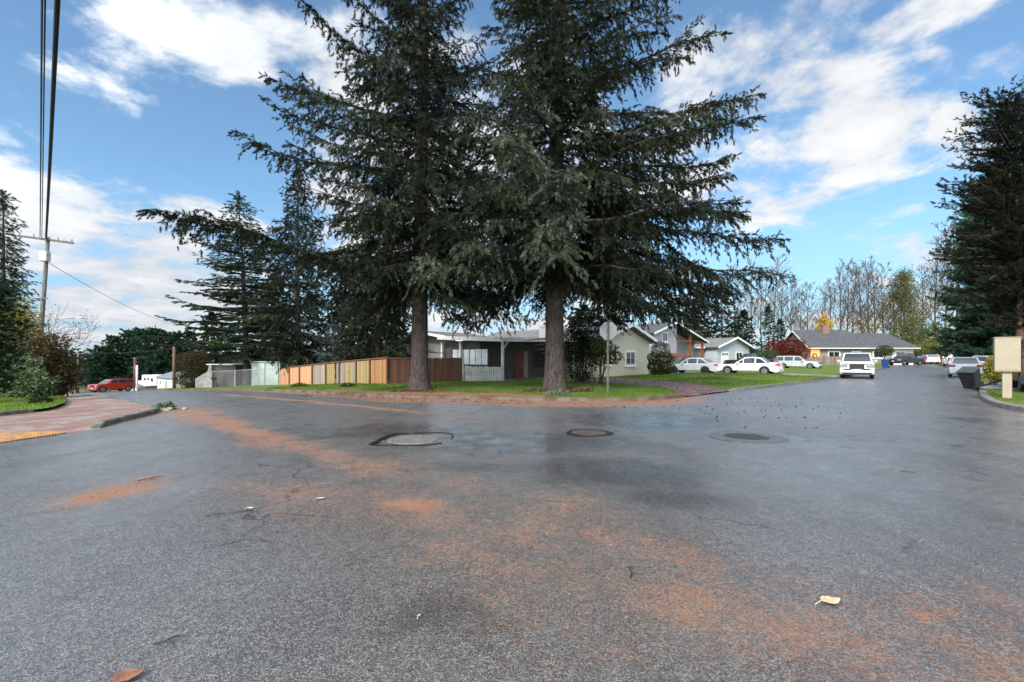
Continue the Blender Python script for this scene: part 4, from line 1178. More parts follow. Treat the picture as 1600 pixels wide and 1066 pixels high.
bush('thuja_bush', 'egg shaped olive thuja clipped beside the cream gable wall', 'bush', (x_, y_, z_), [((0, 0, 1.25), (.93, .93, 1.36), .5), ((0, -.1, .9), (.98, .95, .95), .5)], 11000, 0.10, M_THUJA, 307, 3, shell=.86)
# laurel between fir trunk and cream wall
x_, y_, z_ = AT(908, 27, .2)
bush('laurel_shrub', 'big dark laurel between the fir trunk and the cream house wall', 'shrub', (x_, y_, z_), [((0, 0, 1.3), (1.0, 1.0, 1.5), .28), ((-.4, .1, 2.3), (.9, .9, 1.1), .25), ((.6, 0, 2.2), (.9, .9, 1.0), .35), ((.2, 0, 3.3), (1.0, .9, .9), .3)], 12000, 0.11, M_LAUREL, 308, 5)
x_, y_, z_ = AT(951, 25, .2)
bush('laurel_bush', 'small yellow tinged laurel branch arching behind the stop sign', 'shrub', (x_ - .5, y_, z_), [((.35, 0, 1.95), (.62, .5, .42), .82), ((.75, -.1, 1.5), (.5, .45, .35), .72), ((0, 0, 1.45), (.5, .5, .5), .5), ((.1, 0, 2.35), (.5, .4, .35), .7)], 1900, 0.13, M_LAUREL, 309, 4)
x_, y_, z_ = AT(1381, 74, .2)
bush('round_tree', 'small round dark green tree before the white windows of the brick house', 'tree', (x_, y_, z_), [((0, 0, 2.1), (1.35, 1.2, .95), .5), ((.4, 0, 2.4), (1.0, 1.0, .8), .6), ((-.5, 0, 1.9), (.9, .9, .7), .4)], 4200, 0.15, M_HEDGE, 310, 3)
x_, y_, z_ = AT(1551, 23, .15)
bush('yellow_green_bush', 'yellow green bush showing beside the beige mailbox', 'bush', (x_, y_, z_), [((0, 0, .8), (.35, .4, .62), .6), ((.3, .1, 1.0), (.45, .4, .55), .5), ((.6, .2, .7), (.5, .5, .6), .4)], 3200, 0.10, M_YGREEN, 311, 3)
x_, y_, z_ = AT(303, 58, .1)
bush('juniper_shrub', 'tall brown green juniper beside the short utility pole', 'shrub', (x_, y_, z_), [((0, 0, 2.0), (2.0, 1.6, 2.3), .45), ((-.5, 0, 3.6), (1.6, 1.4, 1.2), .5), ((.9, 0, 3.3), (1.5, 1.3, 1.4), .4), ((0, 0, 1.1), (2.3, 1.6, 1.3), .5)], 12000, 0.16, M_JUNI, 312, 4, shell=.8)
x_, y_, z_ = AT(303, 55, .1)
bush('low_shrub', 'low brown shrub at the foot of the juniper by the kerb', 'shrub', (x_ , y_, z_), [((0, 0, .4), (.9, .7, .5), .3), ((.6, 0, .6), (.7, .6, .7), .25)], 1600, 0.13, M_JUNI, 313, 2)
bush('weed_tuft', 'dark green weed tuft sprouting on the lawn edge by the pavement', 'weed', AT(64, 17.2, .16), [((0, 0, .12), (.38, .25, .13), .4)], 420, 0.11, M_LAUREL, 314, 2)

# low brown undergrowth between the bare trunks
ug = []
rgu = random.Random(8)
for i in range(46):
    px = 1165 + i * 7.2; Z_ = rgu.uniform(104, 120)
    x_, y_, z_ = AT(px, Z_, -.2); hh_ = rgu.uniform(3.5, 7.5)
    ug.append(((x_, y_, z_ + hh_ * .45), (rgu.uniform(1.2, 2.2), 1.2, hh_ * .5), rgu.uniform(.2, .8)))
V, Fq, vv = leaf_cloud(ug, 9000, .42, np.random.default_rng(21), .3)
tag(mesh_np('undergrowth', V, Fq, fmat('brown_undergrowth', (.045, .032, .022), (.085, .062, .038), (.17, .12, .05)), attrs={'var': vv}), 'brown leafless undergrowth beneath the bare trees', None, None, 'stuff')

# far wood beyond the crest of the left street
hillx = []
rngh = np.random.default_rng(9)
def ridge(name, d0, hgt, m, az0, az1, lab=None):
    mb = MB(); n = 60
    for i in range(n + 1):
        a = rad(az0 + (az1 - az0) * i / n)
        for (k, z) in ((1.0, -24), (1.02, hgt * .55), (1.10, hgt)):
            h2 = z + (4 * math.sin(i * .5) + 2 * math.sin(i * 1.3)) * (z > 0)
            mb.v.append((math.sin(a) * d0 * k, math.cos(a) * d0 * k, h2))
    for i in range(n):
        for j in range(2):
            mb.f.append((i * 3 + j, (i + 1) * 3 + j, (i + 1) * 3 + j + 1, i * 3 + j + 1))
    return tag(mb.build(name, m, smooth=True), kind='structure')
ridge('hills', 520, -4, M_TERR, -75, 70)
# trees on the ridge read as one mass
O, D, S, VR = [], [], [], []
for i in range(900):
    a = rad(-62 + 70 * rngh.random() ** 1.0); dd = rngh.uniform(400, 540)
    h = rngh.uniform(10, 17); n = 26
    z0 = -14.5 + (dd - 400) / 140 * 9
    q = rngh.random(n) ** .8
    r = (1 - q) * 3.2 + .3
    an = rngh.random(n) * 6.28
    O.append(np.c_[math.sin(a) * dd + r * np.cos(an) * .5, math.cos(a) * dd + r * np.sin(an) * .5, z0 + q * h])
    D.append(np.c_[np.cos(an), np.sin(an), np.full(n, .5)]); S.append(np.full(n, 3.2)); VR.append(np.full(n, rngh.random()))
TV, TF = sprig_template('coarse')
V, Fq, vv = instance(TV, TF, np.concatenate(O), np.concatenate(D), np.concatenate(S), rngh, .4, np.concatenate(VR))
tag(mesh_np('far_woods', V, Fq, foliage_mat('far_wood_leaves', [(0, (0.022, 0.036, 0.03)), (.5, (.04, .055, .04)), (1, (.085, .075, .06))]), attrs={'var': vv}), 'hazy wood on the hill beyond the street', None, None, 'stuff')
# grey leafless thicket below the crest
thick = bare_data(220, 7.5, 0.07, True, 22, 2, 0.02, .36, .6, .1)
tl = ['grey leafless thicket tree just beyond the crest, beside the dark shrub', 'grey leafless thicket tree by the thin far pole', 'grey leafless thicket tree next to the red car', 'grey leafless thicket tree behind the red car', 'grey leafless thicket tree between the shrub and the thin far pole', 'grey leafless thicket tree nearest the cypress screen']
t0_ = None
for i, (px, Z) in enumerate([(100, 92), (122, 100), (142, 96), (156, 104), (110, 108), (134, 112)]):
    loc = AT(px, Z, -.4)
    if t0_ is None:
        t0_ = bare_tree('thicket_tree', tl[i], loc, thick, 'leafless thicket beyond the crest')
        r = t0_
    else:
        r = copy_tree(t0_); r.location = loc; r['label'] = tl[i]
    r.rotation_euler = (0, 0, i * 1.3); r.scale = (1.3, 1.3, .62 + .08 * (i % 3))
# ------------------------------------------------------------------ house materials
M_CREAM = siding_mat('cream_siding', (0.58, 0.54, 0.43), 0.24)
M_GREYS = siding_mat('grey_siding', (0.34, 0.34, 0.34), 0.22)
M_LILAC = siding_mat('lilac_siding', (0.40, 0.385, 0.43), 0.22)
M_BLUEG = siding_mat('blue_grey_siding', (0.42, 0.45, 0.48), 0.22)
M_TAN = siding_mat('tan_siding', (0.26, 0.225, 0.195), 0.25, vertical=True)
M_SALMON = siding_mat('salmon_siding', (0.44, 0.19, 0.145), 0.3, vertical=True)
M_OFFW = siding_mat('offwhite_siding', (0.62, 0.61, 0.58), 0.25)
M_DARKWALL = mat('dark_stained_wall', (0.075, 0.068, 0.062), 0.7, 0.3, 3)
M_WHITE = mat('white_trim_paint', (0.78, 0.78, 0.75), 0.5, 0.08, 4)
M_WWHITE = mat('weathered_white_paint', (0.50, 0.50, 0.47), 0.65, 0.3, 1.4, col2=(0.33, 0.345, 0.28))
M_ROOFB = shingle_mat('brown_shingles', (0.15, 0.115, 0.095))
M_ROOFG = shingle_mat('grey_shingles', (0.075, 0.075, 0.078))
M_ROOFL = shingle_mat('light_grey_shingles', (0.17, 0.165, 0.16))
M_POSTW = mat('porch_white_paint', (0.62, 0.62, 0.58), 0.6, 0.15, 3)
M_GLASS = mat('dark_window_glass', (0.018, 0.022, 0.026), 0.06, 0.1, 2, spec=0.8)
M_SHUT = mat('dark_shutter_paint', (0.02, 0.022, 0.024), 0.5)
M_BRICK = brick_mat('red_brick', (0.23, 0.10, 0.07), (0.17, 0.075, 0.055), (0.26, 0.24, 0.22))
M_BRICK2 = brick_mat('brown_brick', (0.20, 0.13, 0.10), (0.16, 0.10, 0.08), (0.25, 0.23, 0.21))
M_REDW = mat('red_stained_timber', (0.22, 0.058, 0.032), 0.6, 0.2, 4)
M_DOORR = mat('red_brown_door', (0.12, 0.035, 0.02), 0.45, 0.2, 3)
M_CURT = mat('pale_curtain', (0.55, 0.55, 0.50), 0.8, 0.1, 6)
M_BEIGEP = mat('beige_paint', (0.36, 0.305, 0.215), 0.5, 0.06, 3)

def window(parent, c, ax, out, w, h, frame=M_WHITE, fw=0.09, panes=2, glass=M_GLASS, name='window', curtain=False):
    """c: centre on the wall (local), ax: unit vector along the wall, out: unit outward normal"""
    c, ax, out = Vector(c), Vector(ax), Vector(out); up = Vector((0, 0, 1))
    mb = MB()
    def slab_(u0, u1, v0, v1, d0, d1):
        pts = [c + ax * u + up * v + out * d0 for (u, v) in ((u0, v0), (u1, v0), (u1, v1), (u0, v1))]
        mb.prism(pts, out * (d1 - d0))
    a, b = w / 2, h / 2
    slab_(-a, -a + fw, -b, b, -0.02, 0.05); slab_(a - fw, a, -b, b, -0.02, 0.05)
    slab_(-a + fw, a - fw, b - fw, b, -0.02, 0.05); slab_(-a + fw, a - fw, -b, -b + fw, -0.02, 0.05)
    for i in range(1, panes):
        u = -a + w * i / panes
        slab_(u - 0.03, u + 0.03, -b + fw, b - fw, -0.01, 0.04)
    o = mb.build(name, frame, parent)
    g = MB()
    pts = [c + ax * u + up * v + out * 0.012 for (u, v) in ((-a + fw, -b + fw), (a - fw, -b + fw), (a - fw, b - fw), (-a + fw, b - fw))]
    g.prism(pts, out * 0.008)
    g.build('pane', glass, o)
    if True:
        s = MB()
        pts = [c + ax * u - up * (b + 0.002) + out * d for (u, d) in ((-a - .05, 0.0), (a + .05, 0.0), (a + .05, .10), (-a - .05, .10))]
        s.prism(pts, Vector((0, 0, -0.05))); s.build('sill', frame, o)
    return o

def panel(parent, name, c, ax, out, w, h, m, th=0.04, d=0.0, lines=0):
    c, ax, out = Vector(c), Vector(ax), Vector(out); up = Vector((0, 0, 1))
    mb = MB()
    k = lines + 1
    for i in range(k):
        v0 = -h / 2 + h * i / k + (0.012 if i else 0); v1 = -h / 2 + h * (i + 1) / k - 0.012
        pts = [c + ax * u + up * v + out * d for (u, v) in ((-w / 2, v0), (w / 2, v0), (w / 2, v1), (-w / 2, v1))]
        mb.prism(pts, out * th)
    return mb.build(name, m, parent)

def roof_slab(parent, p00, p10, p11, p01, m, th=0.14, name='roof', uv=None):
    """eave p00-p10, ridge p01-p11; thickness upwards"""
    mb = MB()
    a, b, c, d = map(Vector, (p00, p10, p11, p01))
    n = (b - a).cross(d - a).normalized()
    if n.z < 0: n = -n
    mb.prism([a, b, c, d], n * th)
    return mb.build(name, m, parent)

def fascia(parent, pts, h=0.2, w=0.05, m=M_WHITE, name='fascia'):
    mb = MB()
    for a, b in zip(pts[:-1], pts[1:]):
        mb.bar(a, b, w, h)
    return mb.build(name, m, parent)

def facade(px1, Z1, px2, Z2):
    """origin, rotation and width of a wall seen between two columns of the photo at two distances"""
    a = Vector(((px1 - 800) / F * Z1, Z1)); b = Vector(((px2 - 800) / F * Z2, Z2))
    return a, math.atan2(b.y - a.y, b.x - a.x), (b - a).length

# ------------------------------------------------------------------ bungalow behind the firs; local x = u direction, local y = t direction
T0, U0 = 18.9, 30.3
ox, oy = XY(T0, U0)
gz = H(*XY(22, 27)) + 0.22
bung = thing('bungalow', 'low cream and grey bungalow with a porch, behind the two big firs', 'house', (ox, oy, gz), rad(47))
def L3(t, u, z):           # (t, u, absolute height) to the bungalow's own axes
    return Vector((u - U0, t - T0, z - gz))
zb = -0.6
mb = MB()   # cream gable block, gable wall towards the right street
mb.prism([L3(18.9, 30.3, gz - .6), L3(18.9, 38.4, gz - .6), L3(18.9, 38.4, 3.05), L3(18.9, 34.3, 4.22), L3(18.9, 30.3, 3.05)], (0, 15.0, 0))
mb.build('wall', M_CREAM, bung)
mb = MB()   # wing whose gable looks to the left street
mb.prism([L3(27.4, 24.2, gz - .9), L3(38.2, 24.2, gz - 1.6), L3(38.2, 24.2, 2.25), L3(33.7, 24.2, 3.85), L3(27.4, 24.2, 2.85)], (6.08, 0, 0))
mb.build('wall', siding_mat('dull_grey_siding', (0.22, 0.22, 0.215), 0.22), bung)
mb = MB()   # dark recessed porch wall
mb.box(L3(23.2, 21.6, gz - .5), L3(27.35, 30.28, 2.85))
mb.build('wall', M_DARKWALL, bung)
for (t0, u0, t1, u1, za, zb_) in ():
    pass
ov = 0.55
roof_slab(bung, L3(18.3, 30.3 - .6, 2.92), L3(34.0, 30.3 - .6, 2.92), L3(34.0, 34.3, 4.27), L3(18.3, 34.3, 4.27), M_ROOFL)
roof_slab(bung, L3(18.3, 38.4 + .6, 2.92), L3(34.0, 38.4 + .6, 2.92), L3(34.0, 34.302, 4.27), L3(18.3, 34.302, 4.27), M_ROOFL)
fascia(bung, [L3(18.27, 29.65, 3.0), L3(18.27, 34.3, 4.38), L3(18.27, 39.05, 3.0)], .24, .05)
roof_slab(bung, L3(39.0, 23.4, 2.02), L3(39.0, 30.0, 2.02), L3(33.7, 30.0, 3.92), L3(33.7, 23.4, 3.92), M_ROOFB)
roof_slab(bung, L3(26.8, 23.4, 2.86), L3(26.8, 30.0, 2.86), L3(33.698, 30.0, 3.92), L3(33.698, 23.4, 3.92), M_ROOFB)
fascia(bung, [L3(39.05, 23.37, 2.1), L3(33.7, 23.37, 4.0), L3(26.8, 23.37, 2.94)], .22, .05)
# porch roof
roof_slab(bung, L3(20.3, 20.9, 2.78), L3(20.3, 29.8, 3.0), L3(27.0, 29.8, 3.35), L3(27.0, 20.9, 3.1), M_ROOFB, .1)
fascia(bung, [L3(27.0, 20.87, 3.12), L3(20.27, 20.87, 2.80), L3(20.27, 29.9, 3.02)], .26, .06, M_POSTW)
for (t, u) in ((20.7, 21.3), (24.9, 21.3), (20.7, 29.2), (27.0, 21.3)):
    m_ = MB(); m_.box(L3(t - .07, u - .07, gz - .3), L3(t + .07, u + .07, 2.84)); m_.build('porch_post', M_POSTW, bung)
m_ = MB(); m_.bar(L3(20.7, 21.36, 2.25), L3(20.7, 21.95, 2.80), .09); m_.build('brace', M_POSTW, bung)
m_ = MB(); m_.box(L3(19.9, 21.0, gz - .35), L3(27.3, 30.28, gz + .02)); m_.build('porch_floor', M_CONC, bung)
# front door, sidelight and window in the recess (wall faces the right street)
axu = Vector((1, 0, 0)); o_t = Vector((0, -1, 0)); o_u = Vector((-1, 0, 0)); axt = Vector((0, -1, 0))
dr = panel(bung, 'door', L3(23.2, 25.55, gz + 1.05), axu, o_t, 0.95, 2.05, M_DOORR, .05, .005)
m_ = MB(); m_.box(L3(23.2, 25.55, gz + 1.0) + Vector((.33, -.11, 0)), L3(23.2, 25.55, gz + 1.0) + Vector((.37, -.06, .12))); m_.build('handle', mat('brass', (0.5, .36, .12), .3, metal=1), dr)
panel(bung, 'sidelight', L3(23.2, 26.4, gz + 1.05), axu, o_t, 0.5, 2.05, M_TAN, .04, .005)
window(bung, L3(23.2, 28.3, gz + 1.55), axu, o_t, 1.9, 1.3, M_SHUT, .06, 2)
window(bung, L3(24.3, 21.6, gz + 1.35), axt, o_u, 1.3, 1.4, M_WWHITE, .07, 1, M_GLASS)
window(bung, L3(18.9, 34.9, gz + 1.52), axu, o_t, 1.75, 1.32, M_WHITE, .15, 2)
window(bung, L3(18.9, 31.4, gz + 1.5), axu, o_t, 0.95, 1.1, M_WHITE, .10, 1)
m_ = MB(); m_.box(L3(24.0, 30.0, 3.0), L3(24.8, 30.8, 4.25)); m_.box(L3(23.95, 29.95, 4.25), L3(24.85, 30.85, 4.37))
ch = m_.build('chimney', M_OFFW, bung)
m_ = MB(); m_.tube([L3(24.4, 30.4, 4.37), L3(24.4, 30.4, 4.62)], [.13, .13], 10); m_.build('chimney_pot', M_DARKWALL, ch)
m_ = MB(); m_.box(L3(26.0, 33.8, 3.9), L3(26.9, 34.8, 5.05)); m_.box(L3(25.95, 33.75, 5.05), L3(26.95, 34.85, 5.18)); m_.build('chimney', M_BRICK, bung)
# bright patio screen behind the picket rail
M_SCREEN = mat('pale_patio_screen', (0.55, 0.57, 0.58), 0.35, 0.12, 2, spec=.5)
scr = thing('patio_screen', 'pale slatted patio screen standing behind the low picket rail', 'screen', (ox, oy, gz), rad(47))
for k in range(6):
    t = 22.3 + k * 0.62
    m_ = MB(); m_.box(L3(t + .02, 21.48, gz + 1.1), L3(t + .58, 21.52, gz + 2.15)); m_.build('slat_panel', M_SCREEN, scr)
m_ = MB(); m_.box(L3(22.3, 21.46, gz + 1.0), L3(26.1, 21.54, gz + 1.09)); m_.build('rail', M_DARKWALL, scr)
for t in (22.26, 24.14, 26.08):
    m_ = MB(); m_.box(L3(t - .03, 21.46, gz - .1), L3(t + .03, 21.54, gz + 2.2)); m_.build('post', M_DARKWALL, scr)
pk = thing('picket_rail', 'low mossy white picket rail along the porch edge', 'railing', (ox, oy, gz), rad(47))
m_ = MB()
rngk = random.Random(4)
t = 20.5
while t < 27.2:
    m_.box(L3(t, 20.90 + rngk.uniform(-.008, .008), gz - .05), L3(t + .125, 20.925, gz + 0.98 + rngk.uniform(-.03, .02)))
    t += .175
m_.build('picket_panel', M_WWHITE, pk)
m_ = MB(); m_.box(L3(20.45, 20.93, gz + .25), L3(27.2, 20.98, gz + .34)); m_.box(L3(20.45, 20.93, gz + .72), L3(27.2, 20.98, gz + .81)); m_.build('rail', M_WWHITE, pk)
for t in (20.47, 23.8, 27.2):
    m_ = MB(); m_.box(L3(t - .05, 20.93, gz - .2), L3(t + .05, 21.02, gz + 1.02)); m_.build('post', M_WWHITE, pk)

# ------------------------------------------------------------------ board fence
M_FBROWN = siding_mat('brown_stained_boards', (0.10, 0.047, 0.030), 0.15, True, .6, var=.4)
M_FORANGE = siding_mat('peach_painted_boards', (0.52, 0.28, 0.155), 0.3, True, .12, var=.10)
M_FGREY = siding_mat('weathered_grey_boards', (0.27, 0.225, 0.18), 0.15, True, .8, var=.45)
M_FYELL = siding_mat('yellowed_boards', (0.34, 0.25, 0.11), 0.15, True, .6, var=.4)
M_FRUST = siding_mat('rust_brown_boards', (0.33, 0.165, 0.07), 0.15, True, .6, var=.4)
M_FRED = mat('reddish_brown_rail', (0.17, 0.07, 0.04), .7, .25, 3)
A_ = Vector(((606 - 800) / F * 29.6, 29.6, 0)); B_ = Vector(((437 - 800) / F * 47, 47, 0))
fr = thing('board_fence', 'board fence of mixed panels, peach, grey, yellow and rust, along the left street', 'fence', (A_.x, A_.y, H(A_.x, A_.y) + .1), math.atan2(B_.y - A_.y, B_.x - A_.x))
LF = (B_ - A_).length
def gfence(s):           # ground height along the fence, relative to its base
    p = A_.lerp(B_, s / LF)
    return H(p.x, p.y) + .12 - (H(A_.x, A_.y) + .1)
# panels: image columns of their ends
cols = [606, 581, 558, 531, 510, 488, 470, 457, 437]
def s_at(px):
    # distance along the fence where the photo column meets it
    k = (px - 800) / F
    d = B_ - A_
    s = (k * A_.y - A_.x) / (d.x - k * d.y)
    return s * LF
edges = [(606, 580, M_FRUST), (578.5, 558.5, M_FYELL), (557, 551, M_FGREY), (550.6, 541, M_FYELL), (540.6, 532, M_FGREY), (530.5, 525.6, M_FGREY), (523.4, 511, M_FYELL), (509.5, 489.5, M_FGREY), (488.3, 469.5, M_FORANGE), (468.6, 453.5, M_FORANGE), (452.8, 438, M_FORANGE)]
for (p0, p1, m__) in edges:
    s0, s1 = s_at(p0), s_at(p1)
    mbp = MB()
    n = max(1, int((s1 - s0) / (0.15 if m__ is not M_FORANGE else 1.2)))
    for j in range(n):
        a, b = s0 + (s1 - s0) * j / n, s0 + (s1 - s0) * (j + 1) / n
        g_ = gfence((a + b) / 2)
        mbp.box((a + .004, rngk.uniform(-.006, .006), g_ - .05), (b - .004, .025, g_ + 1.74 + (rngk.uniform(-.02, .02) if m__ is not M_FORANGE else 0)))
    mbp.build('board_panel', m__, fr)
for px in (606.5, 579.3, 557.8, 531.3, 510.2, 488.9, 469.0, 453.1, 437.3):
    s = s_at(px); g_ = gfence(s)
    m_ = MB(); m_.box((s - .05, .03, g_ - .1), (s + .05, .13, g_ + 1.80)); m_.build('post', M_FRED, fr)
m_ = MB()
for j in range(14):
    a, b = LF * j / 14, LF * (j + 1) / 14
    m_.bar((a, .02, gfence(a) + 1.82), (b, .02, gfence(b) + 1.82), .16, .07)
m_.build('cap_rail', M_FRED, fr)
# dark side fence with the big fir before it
C_ = Vector(((722 - 800) / F * 31.6, 31.6, 0))
fd = thing('board_fence', 'dark brown board fence behind the left fir trunk, joining the house', 'fence', (A_.x, A_.y, H(A_.x, A_.y) + .1), math.atan2(C_.y - A_.y, C_.x - A_.x))
LD = (C_ - A_).length
m_ = MB(); n = int(LD / .15)
for j in range(n):
    m_.box((.07 + (LD - .07) * j / n + .003, rngk.uniform(-.006, .006), 0.0), (.07 + (LD - .07) * (j + 1) / n - .003, .025, 1.78 + rngk.uniform(-.015, .015)))
m_.build('board_panel', M_FBROWN, fd)
for s in (1.9, 3.7):
    m_ = MB(); m_.box((s, .03, -.1), (s + .09, .12, 1.8)); m_.build('post', M_FRED, fd)
m_ = MB(); m_.box((.07, -.05, 1.79), (LD, .08, 1.85)); m_.build('cap_rail', M_FRED, fd)
m_ = MB(); m_.box((LD + .0, -.06, -.2), (LD + .13, .07, 1.75)); m_.build('end_post', M_WWHITE, fd)

# ------------------------------------------------------------------ two storey lilac house
a, rz, w = facade(1021, 53, 1100, 62)
gz2 = 0.2
h2 = thing('split_level_house', 'two storey lilac house with red porch posts and a wide gable', 'house', (a.x, a.y, gz2), rz)
def zr(py, Z, g): return ZA(py, Z) - g
ze1, zpk, ze2 = zr(519, 53, gz2), zr(506, 57, gz2), zr(535.5, 62, gz2)
xp = w * .36
mb = MB(); mb.prism([(0, 0, -.6), (w * .42, 0, -.6), (w * .42, 0, zpk - .35), (xp, 0, zpk - .1), (0, 0, ze1)], (0, 9, 0)); mb.build('wall', M_LILAC, h2)
mb = MB(); mb.prism([(w * .42 + .01, 1.4, -.6), (w, 1.4, -.6), (w, 1.4, ze2), (w * .42 + .01, 1.4, zpk - .5)], (0, 7.6, 0)); mb.build('wall', M_GREYS, h2)
roof_slab(h2, (-.7, -.5, ze1 - .25), (-.7, 9.5, ze1 - .25), (xp, 9.5, zpk), (xp, -.5, zpk), M_ROOFG)
roof_slab(h2, (w + .5, -.5, ze2 - .1), (w + .5, 9.5, ze2 - .1), (xp + .002, 9.5, zpk), (xp + .002, -.5, zpk), M_ROOFG)
fascia(h2, [(-.7, -.53, ze1 - .2), (xp, -.53, zpk + .06), (w + .5, -.53, ze2 - .02)], .22, .05)
window(h2, (w * .20, 0, zr(527, 55, gz2)), (1, 0, 0), (0, -1, 0), 1.25, 1.2, M_WHITE, .12, 2)
window(h2, (w * .56, 1.4, zr(547, 58, gz2)), (1, 0, 0), (0, -1, 0), 1.2, 1.15, M_WHITE, .1, 2)
window(h2, (w * .90, 1.4, zr(547, 60, gz2)), (1, 0, 0), (0, -1, 0), 1.1, 1.1, M_WHITE, .1, 2)
for k in (.66, .93):
    m_ = MB(); m_.box((w * k - .12, -.3, -.5), (w * k + .12, -.06, zpk + (ze2 - zpk) * (w * k - xp) / (w - xp) - .12)); m_.build('porch_post', M_REDW, h2)
m_ = MB(); m_.bar((w * .43, -.2, zr(533, 58, gz2)), (w * .97, -.2, zr(534.5, 60, gz2)), .14, .2); m_.build('beam', M_REDW, h2)
m_ = MB(); m_.prism([(w * .24, -.02, 1.85), (w * .24, -1.2, 1.6), (w * .24, -1.2, 1.72), (w * .24, -.02, 2.05)], (w * .24, 0, 0)); aw = m_.build('awning', M_REDW, h2)
m_ = MB(); m_.bar((w * .46, -.05, .9), (w * .46, -.9, 1.58), .1); m_.build('brace', M_REDW, aw)
panel(h2, 'garage_door', (w * .2, 0, 1.0), (1, 0, 0), (0, -1, 0), 2.3, 1.9, M_WHITE, .04, .003, 3)
panel(h2, 'door', (w * .74, 1.4, 1.15), (1, 0, 0), (0, -1, 0), .95, 2.1, M_GREYS, .04, .003)

# ------------------------------------------------------------------ small grey house with a white garage door
a, rz, w = facade(1121, 64, 1171, 68)
gz3 = 0.25
h3 = thing('grey_cottage', 'small pale blue grey house with a white garage door in its gable', 'house', (a.x, a.y, gz3), rz)
ze, zp = zr(542, 65, gz3), zr(529, 66, gz3)
mb = MB(); mb.prism([(0, 0, -.5), (w, 0, -.5), (w, 0, ze), (w * .52, 0, zp), (0, 0, ze)], (0, 9, 0)); mb.build('wall', M_BLUEG, h3)
roof_slab(h3, (-.5, -.5, ze - .18), (-.5, 9.5, ze - .18), (w * .52, 9.5, zp + .02), (w * .52, -.5, zp + .02), M_ROOFL)
roof_slab(h3, (w + .5, -.5, ze - .18), (w + .5, 9.5, ze - .18), (w * .52 + .002, 9.5, zp + .02), (w * .52 + .002, -.5, zp + .02), M_ROOFL)
fascia(h3, [(-.5, -.53, ze - .12), (w * .52, -.53, zp + .1), (w + .5, -.53, ze - .12)], .26, .05)
panel(h3, 'garage_door', (w * .22, 0, 1.15), (1, 0, 0), (0, -1, 0), 1.7, 2.3, M_WHITE, .05, .003, 4)
gd = [o for o in COL.objects if o.parent == h3 and o.name.startswith('garage_door')][0]
for k in (-.5, 0, .5):
    panel(gd, 'pane', (w * .22 + k, 0, 1.95), (1, 0, 0), (0, -1, 0), .3, .3, M_GLASS, .02, .056)
window(h3, (w * .66, 0, 1.6), (1, 0, 0), (0, -1, 0), 1.6, 1.4, M_WHITE, .12, 2)
# lower wing on its left and porch stub on its right
mb = MB(); mb.box((-3.4, 2.0, -.5), (-.01, 8, ze - .1)); mb.build('wing', M_TAN, h3)
roof_slab(h3, (-3.9, 1.6, ze - .2), (-.55, 1.6, ze - .2), (-.55, 5, ze + 1.0), (-3.9, 5, ze + 1.0), M_ROOFL)
fascia(h3, [(-3.9, 1.57, ze - .12), (-.55, 1.57, ze - .12)], .2, .05)
mb = MB(); mb.box((w + .6, -.4, ze - .35), (w + 3.2, 4, ze - .18)); mb.build('porch_roof', M_ROOFL, h3)
m_ = MB(); m_.box((w + 3.0, -.35, -.5), (w + 3.12, -.23, ze - .36)); m_.build('porch_post', M_WHITE, h3)
window(h3, (w + .01, 1.6, 1.4), (0, 1, 0), (1, 0, 0), 1.2, 1.0, M_SHUT, .06, 2)
m_ = MB(); m_.box((-2.2, 6, ze + .6), (-1.4, 6.8, ze + 2.0)); m_.build('chimney', M_BRICK, h3)

# ------------------------------------------------------------------ long brick and tan house
a, rz, w = facade(1266, 80, 1394, 80)
gz4 = 0.35
h4 = thing('brick_house', 'long brown house with a dark grey roof, white trim and a brick chimney', 'house', (a.x, a.y, gz4), rz)
ze, zp = zr(542.5, 79, gz4), zr(516, 83, gz4)
wm = w * .64
mb = MB(); mb.prism([(0, 0, -.5), (0, 8.4, -.5), (0, 8.4, ze), (0, 4.2, zp - .15), (0, 0, ze)], (wm, 0, 0)); mb.build('wall', M_TAN, h4)
mb = MB(); mb.box((-.02, -.06, -.5), (w * .98, -.005, .95)); mb.build('wainscot', M_BRICK2, h4)
roof_slab(h4, (-.6, -.7, ze - .25), (wm + .2, -.7, ze - .25), (wm + .2, 4.2, zp), (-.6, 4.2, zp), M_ROOFG)
roof_slab(h4, (-.6, 9.1, ze - .25), (wm + .2, 9.1, ze - .25), (wm + .2, 4.202, zp), (-.6, 4.202, zp), M_ROOFG)
mb = MB(); mb.prism([(-.62, -.7, ze - .2), (-.62, 4.2, zp + .08), (-.62, 9.1, ze - .2), (-.62, 9.1, ze - .42), (-.62, 4.2, zp - .16), (-.62, -.7, ze - .42)], (-.05, 0, 0)); mb.build('bargeboard', M_WHITE, h4)
fascia(h4, [(-.6, -.73, ze - .18), (w + 4.4, -.73, ze - .18)], .2, .05)
zp2 = zr(523, 87, gz4)
mb = MB(); mb.prism([(wm + .01, 0, -.5), (wm + .01, 8.4, -.5), (wm + .01, 8.4, ze - .05), (wm + .01, 4.2, zp2 - .25), (wm + .01, 0, ze - .05)], (w - wm, 0, 0)); mb.build('wall', M_TAN, h4)
mb = MB(); mb.box((w + .02, .3, -.5), (w + 4.0, 8, ze - .3)); mb.build('wing', M_OFFW, h4)
roof_slab(h4, (wm + .202, -.72, ze - .26), (w + 4.4, -.72, ze - .26), (w + 2.4, 4.2, zp2), (wm + .202, 4.2, zp2), M_ROOFG)
roof_slab(h4, (wm + .202, 9.1, ze - .26), (w + 4.4, 9.1, ze - .26), (w + 2.4, 4.202, zp2), (wm + .202, 4.202, zp2), M_ROOFG)
